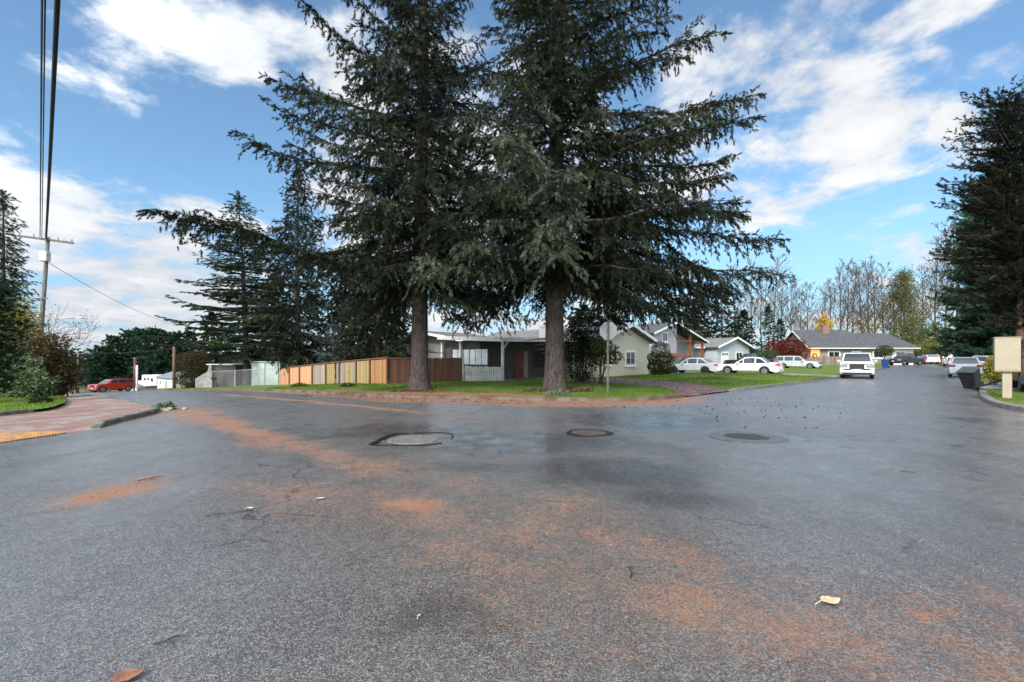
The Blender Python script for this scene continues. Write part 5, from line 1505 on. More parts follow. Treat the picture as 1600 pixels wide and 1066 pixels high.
mb = MB(); mb.prism([(w + 4.4, -.7, ze - .25), (w + 4.4, 9.08, ze - .25), (w + 2.4, 4.2, zp2)], (0, 0, .12)); mb.build('roof', M_ROOFG, h4)
m_ = MB(); m_.box((w * .30, 3.0, zp - 1.4), (w * .30 + 1.1, 3.9, zp + .8)); m_.box((w * .30 - .06, 2.94, zp + .8), (w * .30 + 1.16, 3.96, zp + .95)); ch = m_.build('chimney', M_BRICK, h4)
m_ = MB(); m_.box((w * .30 - .15, 2.85, zp - 1.0), (w * .30 + 1.25, 2.99, zp - .82)); m_.build('flashing', M_WHITE, ch)
window(h4, (w * .29, 0, 1.85), (1, 0, 0), (0, -1, 0), 2.2, 1.35, M_WHITE, .2, 2)
window(h4, (w * .56, 0, 1.9), (1, 0, 0), (0, -1, 0), 1.7, 1.25, M_WHITE, .2, 2)
window(h4, (w * .83, 0, 1.85), (1, 0, 0), (0, -1, 0), 2.0, 1.35, M_WHITE, .2, 2)
window(h4, (w + 1.7, .3, 1.7), (1, 0, 0), (0, -1, 0), 1.9, 1.6, M_WHITE, .2, 2, mat('greenish_curtained_glass', (0.10, .15, .13), .2))
# lit orange decoration by the left corner
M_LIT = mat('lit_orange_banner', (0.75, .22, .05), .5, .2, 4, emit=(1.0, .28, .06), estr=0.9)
ban = thing('lit_banner', 'glowing orange banner hung at the corner of the brick house', 'banner', (a.x, a.y, gz4), rz)
m_ = MB(); m_.box((.05, -.16, 1.15), (1.55, -.10, 2.75)); m_.build('cloth', M_LIT, ban)
m_ = MB(); m_.tube([(.65, -.17, 1.7), (.65, -.22, 1.7)], [.42, .42], 18); rg = m_.build('wreath', M_MAPLE if False else mat('dark_red_wreath', (.20, .02, .015), .7), ban)
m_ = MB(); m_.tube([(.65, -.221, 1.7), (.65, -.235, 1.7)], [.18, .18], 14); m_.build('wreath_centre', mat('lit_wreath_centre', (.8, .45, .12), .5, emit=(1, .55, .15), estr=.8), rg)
# board fence before that house
f4 = thing('low_board_fence', 'low grey brown board fence before the brick house and the orange banner', 'fence', AT(1255, 69, .15), math.atan2(4, 11))
m_ = MB()
for j in range(70):
    m_.box((j * .16, 0, -.1), (j * .16 + .15, .025, 1.45 + .02 * math.sin(j * 2.3)))
m_.build('board_panel', M_FGREY, f4)
for j in range(6):
    m_ = MB(); m_.box((j * 2.2, -.08, -.1), (j * 2.2 + .1, -.005, 1.55)); m_.build('post', M_FRED, f4)

# ------------------------------------------------------------------ salmon garage at the end of the street
a, rz, w = facade(1489, 90, 1556, 84)
gz5 = .5
h5 = thing('salmon_house', 'salmon pink house with a wide garage door at the end of the right street', 'house', (a.x, a.y, gz5), rz)
ze, zp = zr(541.5, 88, gz5), zr(533, 90, gz5)
mb = MB(); mb.prism([(0, 0, -.5), (w, 0, -.5), (w, 0, ze), (w * .45, 0, zp), (0, 0, ze)], (0, 8, 0)); mb.build('wall', M_SALMON, h5)
roof_slab(h5, (-.5, -.5, ze - .15), (-.5, 8.5, ze - .15), (w * .45, 8.5, zp + .02), (w * .45, -.5, zp + .02), M_ROOFB)
roof_slab(h5, (w + .5, -.5, ze - .15), (w + .5, 8.5, ze - .15), (w * .45 + .002, 8.5, zp + .02), (w * .45 + .002, -.5, zp + .02), M_ROOFB)
fascia(h5, [(-.5, -.53, ze - .1), (w * .45, -.53, zp + .08), (w + .5, -.53, ze - .1)], .22, .05, M_DOORR)
gd = panel(h5, 'garage_door', (w * .45, 0, 1.1), (1, 0, 0), (0, -1, 0), 4.2, 2.1, mat('salmon_garage_door', (.50, .24, .19), .5), .05, .02, 3)
m_ = MB(); m_.box((w * .45 - 2.25, -.06, 2.16), (w * .45 + 2.25, -.0, 2.34)); m_.box((w * .45 - 2.25, -.06, 0), (w * .45 - 2.12, 0, 2.155)); m_.box((w * .45 + 2.12, -.06, 0), (w * .45 + 2.25, 0, 2.155)); m_.build('door_frame', M_DOORR, h5)

# ------------------------------------------------------------------ far left street
M_ROOFM = mat('grey_metal_roof', (0.20, 0.21, 0.23), .45, .1, 2)
a, rz, w = facade(246, 72, 271, 68)
sh = thing('white_shed', 'small off white shed with a grey low roof beside the short utility pole', 'shed', (a.x, a.y, H(a.x, a.y)), rz)
g_ = H(a.x, a.y); ze = ZA(591, 70) - g_; zt = ZA(582, 72) - g_
mb = MB(); mb.box((0, 0, -.5), (w, 3.5, ze)); mb.build('wall', M_OFFW, sh)
roof_slab(sh, (-.3, -.3, ze), (w + .3, -.3, ze), (w + .3, 2.0, zt), (-.3, 2.0, zt), M_ROOFM, .08)
roof_slab(sh, (-.3, 3.9, ze), (w + .3, 3.9, ze), (w + .3, 2.002, zt), (-.3, 2.002, zt), M_ROOFM, .08)
panel(sh, 'door', (w * .55, 0, ze * .42), (1, 0, 0), (0, -1, 0), .9, ze * .8, M_GREYS, .04, .003)
window(sh, (w * .2, 0, ze * .62), (1, 0, 0), (0, -1, 0), .6, .6, M_WHITE, .06, 1)
a, rz, w = facade(221, 74, 244, 73)
g_ = H(a.x, a.y)
tr = thing('travel_trailer', 'white travel trailer parked between the white gable shelter and the shed', 'trailer', (a.x, a.y, g_), rz)
zt = ZA(586, 74) - g_
mb = MB(); mb.box((0, 0, .55), (w, 2.2, zt)); mb.build('body', M_WHITE, tr, bevel=.12)
for k in (.18, .42, .66):
    window(tr, (w * k + .2, 0, zt * .68), (1, 0, 0), (0, -1, 0), .45, .6, M_SHUT, .04, 1)
for k in (.35, .6):
    m_ = MB(); m_.tube([(w * k, .02, .36), (w * k, .25, .36)], [.36, .36], 16); m_.build('wheel', M_SHUT, tr)
m_ = MB(); m_.bar((w, 1.1, .6), (w + 1.0, 1.1, .5), .1); m_.build('drawbar', M_SHUT, tr)
a, rz, w = facade(199, 66, 226, 65)
g_ = H(a.x, a.y)
gs = thing('gable_shelter', 'low white gabled shelter beside the brown street pole and the red car', 'shelter', (a.x, a.y, g_), rz)
zt = ZA(595, 66) - g_
mb = MB(); mb.bar((-.1, 0, zt * .52), (w / 2, 0, zt), .12, .2); mb.bar((w + .1, 0, zt * .52), (w / 2, 0, zt), .12, .2); mb.build('bargeboard', M_WHITE, gs)
mb = MB(); mb.prism([(0, .1, 0), (w, .1, 0), (w, .1, zt * .5), (w / 2, .1, zt * .95), (0, .1, zt * .5)], (0, 1.6, 0)); mb.build('wall', M_GREYS, gs)
roof_slab(gs, (-.2, -.05, zt * .5), (-.2, 1.8, zt * .5), (w / 2, 1.8, zt), (w / 2, -.05, zt), M_OFFW, .05)
roof_slab(gs, (w + .2, -.05, zt * .5), (w + .2, 1.8, zt * .5), (w / 2 + .002, 1.8, zt), (w / 2 + .002, -.05, zt), M_OFFW, .05)
a, rz, w = facade(328, 55, 368, 53)
g_ = H(a.x, a.y)
bs = thing('brown_shed', 'dark brown shed with a white roof edge behind the chain link fence', 'shed', (a.x, a.y, g_), rz)
zt = ZA(569, 54) - g_
mb = MB(); mb.box((0, 0, -.5), (w, 3, zt - .12)); mb.build('wall', siding_mat('dark_brown_wall', (.11, .085, .075), .3, True), bs)
mb = MB(); mb.box((-.25, -.3, zt - .11), (w + .1, 3.2, zt)); mb.build('roof', M_WHITE, bs)
a, rz, w = facade(310, 53, 330, 52)
g_ = H(a.x, a.y)
st = thing('concrete_buttress', 'sloping grey concrete buttress beside the brown shed', 'wall', (a.x, a.y, g_), rz)
z1, z0 = ZA(570, 53) - g_, ZA(592, 53) - g_
mb = MB(); mb.prism([(-.6, 0, -.4), (w, 0, -.4), (w, 0, z1), (w - .35, 0, z1), (w - .75, 0, z1 * .72), (-.6, 0, z0)], (0, .5, 0)); mb.build('wall', mat('rough_concrete', (.33, .32, .30), .8, .3, 3, bump=.4), st)
a, rz, w = facade(393, 50, 437, 47)
g_ = H(a.x, a.y)
gc = thing('green_shed', 'pale green metal shed behind the chain link fence, next to the peach fence', 'shed', (a.x, a.y, g_), rz)
zt = ZA(566, 49) - g_
mb = MB(); mb.box((0, 0, -.5), (w, 2.6, zt)); mb.build('wall', siding_mat('pale_green_metal', (.36, .47, .40), .28, True, .25), gc)
mb = MB(); mb.box((-.08, -.1, zt + .003), (w + .08, 2.7, zt + .09)); mb.build('roof', mat('green_metal_roof', (.32, .43, .37), .5), gc)
m_ = MB(); m_.box((w * .5 - .03, -.03, .1), (w * .5 + .03, -.002, zt - .05)); m_.build('door_seam', M_DARKWALL, gc)
for k in (.25, .75):
    panel(gc, 'door', (w * k, 0, zt * .48), (1, 0, 0), (0, -1, 0), w * .44, zt * .86, mat('pale_green_door', (.40, .50, .45), .5), .025, .003)
a, rz, w = facade(430, 54, 470, 50)
g_ = H(a.x, a.y)
db = thing('dark_green_shed', 'dark green shed roof showing above the peach fence panels', 'shed', (a.x, a.y, g_), rz)
zt = ZA(563, 52) - g_
mb = MB(); mb.box((0, 0, -.5), (w, 3, zt - .1)); mb.build('wall', mat('dark_green_wall', (.03, .055, .045), .6), db)
mb = MB(); mb.box((-.2, -.2, zt - .095), (w + .2, 3.2, zt)); mb.build('roof', mat('dark_green_roof', (.035, .06, .05), .5), db)
# chain link fence
a, rz, w = facade(331, 49, 437, 45.2)
g0 = H(a.x, a.y)
cl = thing('chain_link_fence', 'galvanised chain link fence between the brown shed and the peach fence', 'fence', (a.x, a.y, g0), rz)
M_GALV = mat('galvanised_steel', (.50, .51, .52), .4, .1, 3, metal=.6)
bdir = Vector((math.cos(rz), math.sin(rz)))
def gl(s): return H(a.x + bdir.x * s, a.y + bdir.y * s) + .15 - g0
hh = ZA(578.5, 46) - H(a.x, a.y) - .15
hh = 1.75
for k in (0.0, .36, .70, 1.0):
    s = w * k
    m_ = MB(); m_.tube([(s, 0, gl(s) - .3), (s, 0, gl(s) + hh + .08)], [.045, .045], 8); m_.build('post', M_GALV, cl)
m_ = MB()
for j in range(8):
    s0, s1 = w * j / 8, w * (j + 1) / 8
    m_.tube([(s0, 0, gl(s0) + hh), (s1, 0, gl(s1) + hh)], [.028, .028], 6)
m_.build('top_rail', M_GALV, cl)
m_ = MB()
n = int(w / .11)
for j in range(n):
    s = w * j / n
    for sg in (1, -1):
        s1 = s + sg * hh * .8
        if 0 <= s1 <= w:
            m_.bar((s, .0, gl(s) + .03), (s1, 0.0, gl(s1) + hh), .007)
m_.build('wire_mesh', M_GALV, cl)
# ------------------------------------------------------------------ vehicles (x forward, y left)
M_TYRE = mat('tyre_rubber', (0.018, 0.018, 0.019), .75, .1, 8)
M_RIM = mat('alloy_rim', (.45, .46, .47), .3, .1, 5, metal=.8)
M_BLACKP = mat('black_plastic', (.02, .02, .022), .45, .15, 6)
M_CARGLASS = mat('car_glass', (.03, .036, .042), .05, .1, 2, spec=.9)
M_LAMP = mat('clear_headlight', (.20, .21, .225), .12, .06, 5, spec=.8)
M_TAIL = mat('red_tail_light', (.36, .015, .018), .2, .1, 5, spec=.7)
M_CHROME = mat('chrome', (.6, .6, .61), .15, .05, 5, metal=1)
M_PLATE = mat('number_plate_white', (.7, .72, .75), .4)

def paint(name, c, rough=.25):
    return mat(name, c, rough, .04, 3, spec=.5, coat=.6)

def face_panel(root, name, quad4, m, th=.008, off=.006, parent=None):
    a, b, c, d = map(Vector, quad4)
    n = (b - a).cross(d - a).normalized()
    mb = MB(); mb.prism([p + n * off for p in (a, b, c, d)], n * th)
    return mb.build(name, m, parent or root)

def bil(q, u, v):
    a, b, c, d = map(Vector, q)
    return a.lerp(b, u).lerp(d.lerp(c, u), v)
def sub(q, u0, u1, v0, v1):
    return [bil(q, u0, v0), bil(q, u1, v0), bil(q, u1, v1), bil(q, u0, v1)]

def car(name, label, cat, loc, heading, p, group=None):
    L, W, Hh, r, wb = p['L'], p['W'], p['H'], p.get('r', .32), p['wb']
    pm = p['paint']
    root = thing(name, label, cat, loc, heading, group)
    x0, x1 = -L / 2, L / 2
    gc = p.get('gc', .2)
    hb, hh = p['belt'], p['hood']
    xw, xr = p['xw'], p['xr']            # foot of the windscreen, foot of the rear window
    ht = p.get('tail', hb)
    fo = p.get('fo', 0.0)
    xf, xb = wb / 2 + fo, -wb / 2 + fo
    ra = r + .06
    def arch(cx):
        out = []
        for k in range(9):
            a = math.pi * k / 8
            out.append((cx + ra * math.cos(a), max(gc, r + ra * math.sin(a) * .98)))
        return out
    prof = [(x1 - .10, gc), (x1 - .01, gc + .14), (x1, hh * .62), (x1 - .05, hh * .86), (x1 - .28, hh * .97), (xw, hh), (xw - .3, hb), (xr + .1, hb + .01)]
    if p.get('bed'):
        prof += [(xr, ht), (x0 + .03, ht), (x0, ht - .06), (x0, gc + .18), (x0 + .06, gc)]
    else:
        prof += [(xr - .12, ht + .005), (x0 + .14, ht - .03), (x0 + .03, ht - .12), (x0, hb * .62), (x0 + .03, gc + .12), (x0 + .14, gc)]
    prof += list(reversed([(x, z) for (x, z) in arch(xb)])) + list(reversed([(x, z) for (x, z) in arch(xf)]))
    mb = MB(); mb.prism([(x, -W / 2, z) for x, z in prof], (0, W, 0))
    body = mb.build('body', pm, root, bevel=.07, seg=3)
    # shut lines
    m_ = MB()
    for xx in p.get('seams', ()):
        for s in (1, -1):
            m_.box((xx - .008, s * (W / 2 - .002), gc + .12), (xx + .008, s * (W / 2 + .003), hb - .06))
    if m_.v: m_.build('door_seam', M_BLACKP, root)
    for xx in p.get('seams', ())[:-1]:
        for s in (1, -1):
            h_ = MB(); h_.box((xx - .30, s * (W / 2 - .005), hb - .2), (xx - .14, s * (W / 2 + .025), hb - .165)); h_.build('door_handle', pm if not p.get('chromeh') else M_CHROME, root, bevel=.006)
    # cabin: arched roof line, sides leaning in
    wy0, wy1 = W / 2 - .05, W / 2 - p.get('tumble', .22)
    xt0, xt1 = p['rf'], p['rb']
    za, zt = hb - .04, Hh
    def top_at(x):
        k = (x - xt1) / (xt0 - xt1)
        if x > xt0: return hh - .03 + (zt - .035 - hh + .03) * max(0, (xw + .03 - x) / (xw + .03 - xt0)) ** .9
        if x < xt1: return za + (zt - .05 - za) * max(0, (x - xr + .03) / (xt1 - xr + .03)) ** .85
        return zt - .035 * k - .05 * (1 - k) + .05 * math.sin(math.pi * k)
    def yside(z): return wy0 + (wy1 - wy0) * (z - za) / (zt - za)
    xsl = [xw + .03, xw + .03 - (xw + .03 - xt0) * .5, xt0, xt0 + (xt1 - xt0) * .25, xt0 + (xt1 - xt0) * .5, xt0 + (xt1 - xt0) * .75, xt1, xt1 + (xr - .03 - xt1) * .5, xr - .03]
    zsl = [top_at(x) for x in xsl]
    n_ = len(xsl); vs = []
    for x, z in zip(xsl, zsl):
        vs += [(x, -yside(z), z), (x, yside(z), z)]
    fs = [(2 * i, 2 * i + 1, 2 * i + 3, 2 * i + 2) for i in range(n_ - 1)]
    fs += [tuple(2 * i for i in range(n_)), tuple(2 * i + 1 for i in reversed(range(n_)))]
    fs.append((0, 1, 2 * n_ - 1, 2 * n_ - 2))
    mb = MB(); mb.add(vs, fs); mb.build('cabin', pm, root, bevel=.035, seg=2)
    def cross(i0, i1, f0, f1, name):
        pts = []
        for (i, f) in ((i0, f0), (i1, f1)):
            pass
        x0_, z0_, x1_, z1_ = xsl[i0], zsl[i0], xsl[i1], zsl[i1]
        def pt(k, s_):
            x = x0_ + (x1_ - x0_) * k; z = top_at(x); return Vector((x, s_ * (yside(z) - .10), z))
        mbw = MB()
        ks = [f0, (f0 + f1) / 2, f1]
        for ka, kb in zip(ks[:-1], ks[1:]):
            q = [pt(ka, -1), pt(ka, 1), pt(kb, 1), pt(kb, -1)]
            nn = (q[1] - q[0]).cross(q[3] - q[0]).normalized()
            if nn.z < 0: nn = -nn
            mbw.prism([v + nn * .008 for v in q], nn * .008)
        mbw.build(name, M_CARGLASS, root)
    cross(0, 2, .10, .92, 'windscreen')
    cross(6, 8, .08, .80, 'rear_window')
    for s in (1, -1):
        slope = Vector((0, s * (zt - za), (wy0 - wy1))).normalized()
        for (u0, u1) in p['win']:
            xa, xb_ = xr - .03 + (xw + .06 - xr) * u0, xr - .03 + (xw + .06 - xr) * u1
            topc = []
            for k in range(7):
                x = xa + (xb_ - xa) * k / 6; z = max(hb + .035, top_at(x) - .085); topc.append((x, z))
            poly = [(xa, hb + .03), (xb_, hb + .03)] + list(reversed(topc))
            poly = [q for i, q in enumerate(poly) if i == 0 or (abs(q[0] - poly[i - 1][0]) + abs(q[1] - poly[i - 1][1])) > .01]
            mbw = MB(); mbw.prism([Vector((x, s * yside(z), z)) + slope * .006 for x, z in poly], slope * .008)
            mbw.build('side_window', M_CARGLASS, root)
    # wheels
    for cx in (xf, xb):
        for s in (1, -1):
            t_ = MB(); y = s * (W / 2 - .11)
            t_.tube([(cx, y - .10, r), (cx, y - .085, r), (cx, y + .085, r), (cx, y + .10, r)], [r - .03, r, r, r - .03], 22)
            tw = t_.build('wheel', M_TYRE, root)
            rm = MB(); rm.tube([(cx, y + s * .085, r), (cx, y + s * .108, r)], [r * .66, r * .60], 18)
            rm.build('rim', p.get('rim', M_RIM), tw)
            hb_ = MB()
            for k in range(5):
                a = k * 2 * math.pi / 5
                hb_.bar((cx + .16 * r * math.cos(a), y + s * .112, r + .16 * r * math.sin(a)), (cx + .5 * r * math.cos(a + .3), y + s * .112, r + .5 * r * math.sin(a + .3)), .05, .02, (0, 1, 0))
            hb_.build('spoke', M_BLACKP, tw)
    # lamps, grille, bumpers, plates, mirrors
    for s in (1, -1):
        m_ = MB(); m_.box((x1 - .22, s * (W / 2 - .46), hh * .66), (x1 + .004, s * (W / 2 + .008), hh * .88)); m_.build('headlight', M_LAMP, root, bevel=.03)
        m_ = MB()
        if p.get('vtail'):
            m_.box((x0 - .012, s * (W / 2 - .16), hb * .62), (x0 + .12, s * (W / 2 + .008), hb + .12))
        else:
            m_.box((x0 - .005, s * (W / 2 - .36), ht - .26), (x0 + .26, s * (W / 2 + .008), ht - .09))
        m_.build('tail_light', M_TAIL, root, bevel=.03)
        m_ = MB(); m_.box((xw - .42, s * (W / 2 + .0), hb + .0), (xw - .24, s * (W / 2 + .2), hb + .15)); m_.build('mirror', pm, root, bevel=.03)
    m_ = MB(); m_.box((x1 - .1, -W * .22, hh * .56), (x1 + .012, W * .22, hh * .88)); m_.build('grille', M_BLACKP if not p.get('chromeg') else M_CHROME, root, bevel=.02)
    m_ = MB(); m_.box((x1 - .1, -W / 2 + .08, gc + .12), (x1 + .035, W / 2 - .08, gc + .27)); m_.build('bumper', p.get('bump', pm), root, bevel=.03)
    m_ = MB(); m_.box((x1 - .16, -W / 2 + .16, gc - .02), (x1 - .02, W / 2 - .16, gc + .115)); m_.build('air_intake', M_BLACKP, root)
    m_ = MB(); m_.box((x0 - .03, -W / 2 + .08, gc + .10), (x0 + .1, W / 2 - .08, gc + .30)); m_.build('bumper', p.get('bump', pm), root, bevel=.03)
    m_ = MB(); m_.box((x0 - .045, -.16, hb * .58), (x0 + .02, .16, hb * .58 + .13)); m_.build('number_plate', M_PLATE, root)
    m_ = MB(); m_.box((x1 + .0, -.16, gc + .27), (x1 + .045, .16, gc + .38)); m_.build('number_plate', M_PLATE, root)
    if p.get('suvface'):
        for s in (1, -1):
            m_ = MB(); m_.box((x1 - .05, s * .34, gc + .30), (x1 + .02, s * .78, gc + .40)); m_.build('fog_slot', M_BLACKP, root)
        m_ = MB(); m_.box((x1 - .2, -W / 2 + .1, hh * .905), (x1 - .03, W / 2 - .1, hh * .925)); m_.build('bonnet_seam', M_BLACKP, root)
    if p.get('rack'):
        for s in (1, -1):
            m_ = MB(); m_.tube([(xt0 - .2, s * (wy1 - .06), zt + .06), (xt1 + .1, s * (wy1 - .06), zt + .06)], [.02, .02], 6); m_.build('roof_rail', M_BLACKP, root)
    return root

SEDAN = dict(L=4.75, W=1.82, H=1.46, wb=2.78, r=.33, gc=.2, belt=.93, hood=.88, tail=1.02, xw=.95, xr=-1.65, rf=.15, rb=-1.0, fo=.05, seams=(.62, -.42, -1.2), win=((.03, .36), (.40, .70), (.73, .86)), tumble=.26)
WAGON = dict(L=4.7, W=1.78, H=1.52, wb=2.7, r=.32, gc=.2, belt=.92, hood=.92, tail=.95, xw=1.0, xr=-2.25, rf=.3, rb=-2.0, fo=.05, seams=(.68, -.4, -1.3), win=((.04, .30), (.33, .60), (.64, .92)), vtail=True, rack=True, tumble=.2)
SUVP = dict(L=5.1, W=2.0, H=1.9, wb=2.95, r=.39, gc=.30, belt=1.18, hood=1.16, tail=1.2, xw=1.15, xr=-2.4, rf=.45, rb=-2.2, fo=.1, seams=(.8, -.4, -1.4), win=((.04, .30), (.33, .60), (.64, .92)), vtail=True, rack=True, tumble=.2)
PICK = dict(L=5.6, W=1.95, H=1.86, wb=3.5, r=.38, gc=.36, belt=1.18, hood=1.12, tail=1.15, xw=1.15, xr=-.75, rf=.45, rb=-.55, fo=.05, bed=True, seams=(.8, -.2), win=((.06, .50), (.56, .92)), vtail=True, tumble=.2)
def at_ground(px, Z, lift=0.0):
    x, y, z = AT(px, Z, lift); return (x, y, z)
HL = math.atan2(.682, -.731); HR = math.atan2(.731, .682)
lawnz = .16
car('parked_car', 'white sedan at the kerb end of the driveway, red tail lights facing the street', 'car', at_ground(1170, 38, lawnz), HL + .03, dict(SEDAN, paint=paint('white_car_paint', (.74, .74, .74))), 'cars on the driveways')
car('parked_car', 'silver white sedan farther up the driveway, nose by the thuja bush', 'car', at_ground(1083.5, 41, lawnz), HL - .02, dict(SEDAN, paint=paint('silver_white_paint', (.60, .61, .61)), rim=M_BLACKP), 'cars on the driveways')
car('parked_car', 'silver station wagon parked on the grass in front of the red maple', 'car', at_ground(1246, 54, .16), HL + math.pi, dict(WAGON, paint=paint('silver_car_paint', (.46, .48, .50))), 'cars on the driveways')
car('sport_utility_vehicle', 'white sport utility vehicle parked at the kerb, headlights towards the camera', 'car', at_ground(1339, 35, .01), HR + math.pi + .10, dict(SUVP, suvface=True, paint=paint('cream_white_paint', (.70, .70, .67))))
car('pickup_truck', 'black pickup truck behind the white sedan, before the grey cottage', 'pickup', at_ground(1172, 55, .18), HL, dict(PICK, paint=paint('black_car_paint', (.012, .013, .015))))
car('pickup_truck', 'dark pickup truck parked in front of the brick house wing beside the blue bin', 'pickup', at_ground(1415, 70, .08), HR + math.pi - .5, dict(PICK, paint=paint('dark_blue_black_paint', (.016, .017, .022))))
car('parked_car', 'small white car at the street end between the dark pickup and the sequoia', 'car', at_ground(1450, 84, .05), HR + .3, dict(SUVP, H=1.65, paint=paint('dull_white_paint', (.62, .63, .64))))
car('parked_car', 'pale silver car standing behind the black rubbish bin', 'car', at_ground(1507, 35, .03), HR, dict(SEDAN, H=1.5, paint=paint('pale_silver_paint', (.60, .62, .65))), 'cars along the right kerb')
car('parked_car', 'silver grey car on the driveway between the bin and the mailbox', 'car', at_ground(1543, 40, .1), HR - .15, dict(WAGON, paint=paint('silver_grey_paint', (.50, .53, .56))), 'cars along the right kerb')
car('pickup_truck', 'white pickup truck before the salmon garage door', 'pickup', at_ground(1492, 62, .08), HR + .1, dict(PICK, paint=paint('bright_white_paint', (.72, .72, .73))))
car('van', 'dark blue van at the edge of the photo behind the beige mailbox', 'van', at_ground(1640, 19.6, .15), HR, dict(SUVP, L=5.3, H=2.25, belt=1.25, hood=1.15, paint=paint('dark_blue_paint', (.03, .045, .09))))
car('sport_utility_vehicle', 'bright red sport utility vehicle at the far end of the downhill street', 'car', at_ground(176, 62, .02), HL + 1.95, dict(SUVP, L=4.6, H=1.75, paint=paint('red_car_paint', (.42, .018, .014))))

# ------------------------------------------------------------------ stop sign seen from behind
x_, y_, z_ = at_ground(950, 19.2, .2)
ss = thing('stop_sign', 'stop sign seen from behind on a grey post beside the right fir', 'sign', (x_, y_, z_), rad(-28))
M_SIGNB = mat('bare_sign_metal', (.30, .305, .32), .5, .12, 3, metal=.3)
M_POSTG = mat('weathered_sign_post', (.13, .115, .105), .7, .3, 4)
m_ = MB(); m_.box((-.038, -.038, -.3), (.038, .038, 2.98)); m_.build('post', M_POSTG, ss)
m_ = MB(); R8 = .4
m_.prism([(R8 * math.cos(rad(22.5 + 45 * k)), .045, 2.58 + R8 * math.sin(rad(22.5 + 45 * k))) for k in range(8)], (0, .008, 0)); pl = m_.build('plate', M_SIGNB, ss)
m_ = MB(); m_.prism([(.385 * math.cos(rad(22.5 + 45 * k)), .054, 2.58 + .385 * math.sin(rad(22.5 + 45 * k))) for k in range(8)], (0, .002, 0)); m_.build('front', mat('sign_red', (.45, .02, .02), .4), pl)
for z in (2.4, 2.75):
    m_ = MB(); m_.tube([(0, -.055, z), (0, .05, z)], [.014, .014], 8); m_.build('bolt', M_GALV, ss)

# ------------------------------------------------------------------ mailbox cluster, bins, fallen pole
x_, y_, z_ = at_ground(1573, 16.4, .13)
mx = thing('mailbox', 'big beige cluster mailbox on a pedestal at the right kerb', 'mailbox', (x_, y_, z_), rad(-42))
m_ = MB(); m_.box((-.12, -.12, -.15), (.12, .12, .97)); m_.build('pedestal', M_BEIGEP, mx, bevel=.01)
m_ = MB(); m_.box((-.32, -.22, .97), (.32, .22, 2.16)); bx_ = m_.build('cabinet', M_BEIGEP, mx, bevel=.012)
m_ = MB(); m_.box((-.34, -.24, 2.161), (.34, .24, 2.19)); m_.build('lid', M_BEIGEP, bx_, bevel=.01)
m_ = MB(); m_.box((-.33, -.225, .955), (.33, .225, .969)); m_.build('base_flange', mat('rust_streaked_beige', (.33, .25, .16), .6, .3, 6), bx_)
m_ = MB(); m_.box((-.31, -.228, 1.01), (.31, -.2205, 2.12)); m_.build('back_panel', mat('beige_door_paint', (.35, .295, .21), .45, .06, 3), bx_)
for zz_b in (1.06, 1.56, 2.07):
    for xx_b in (-.28, .28):
        m_ = MB(); m_.tube([(xx_b, -.227, zz_b), (xx_b, -.236, zz_b)], [.012, .010], 8); m_.build('bolt', M_GALV, bx_)
m_ = MB(); m_.box((-.31, .2205, 1.01), (.31, .235, 2.12)); m_.build('door', mat('beige_front_paint', (.45, .38, .27), .45), bx_)
M_BIN = mat('black_bin_plastic', (.018, .022, .024), .42, .2, 4)
M_BING = mat('dark_green_grey_bin_plastic', (.045, .055, .058), .45, .2, 3)
def bin_(name, label, loc, rz, tilt, m, mlid, s=1.0):
    root = thing(name, label, 'bin', loc, rz); root.rotation_euler = (0, tilt, rz); root.scale = (s, s, s)
    m_ = MB(); m_.hexa([(-.24, -.26, .06), (.24, -.26, .06), (.24, .26, .06), (-.24, .26, .06)], [(-.31, -.34, .98), (.31, -.34, .98), (.31, .34, .98), (-.31, .34, .98)]); b_ = m_.build('body', m, root, bevel=.03)
    m_ = MB(); m_.box((-.35, -.36, .985), (.35, .36, 1.05)); m_.build('lid', mlid, root, bevel=.02)
    for s_ in (1, -1):
        m_ = MB(); m_.tube([(-.24, s_ * .23, .13), (-.24, s_ * .31, .13)], [.13, .13], 16); m_.build('wheel', M_TYRE, root)
    m_ = MB(); m_.tube([(-.42, -.24, .97), (-.42, .24, .97)], [.018, .018], 6); m_.build('handle', M_BLACKP, root)
    m_ = MB(); m_.box((.26, -.2, .75), (.318, .2, .83)); m_.build('grip', M_BLACKP, root)
    return root
x_, y_, z_ = at_ground(1520, 23.0, .03)
bin_('rubbish_bin', 'black wheeled rubbish bin leaning over at the right kerb', (x_, y_, z_), rad(200), rad(24), M_BIN, M_BING, 0.98)
x_, y_, z_ = at_ground(1383, 57, .06)
bin_('recycling_bin', 'blue wheeled recycling bin on the grass strip before the brick house', (x_, y_, z_), rad(220), 0, mat('blue_bin_plastic', (.012, .05, .20), .4, .1, 3), mat('blue_bin_lid', (.014, .06, .23), .4), 1.05)
p0 = Vector(at_ground(1520, 22.4, .07)); p1 = Vector(at_ground(1568, 17.6, .75))
pr = thing('fallen_pole', 'long black pole resting between the leaning bin and the mailbox', 'pole', p0)
m_ = MB(); m_.tube([(0, 0, 0), (p1 - p0) * .5 + Vector((0, 0, -.03)), p1 - p0], [.05, .05, .045], 8); m_.build('shaft', M_BLACKP, pr, smooth=True)
m_ = MB(); m_.tube([(p1 - p0) * .985, (p1 - p0) * 1.01], [.055, .055], 8); m_.build('end_cap', M_BING, pr)

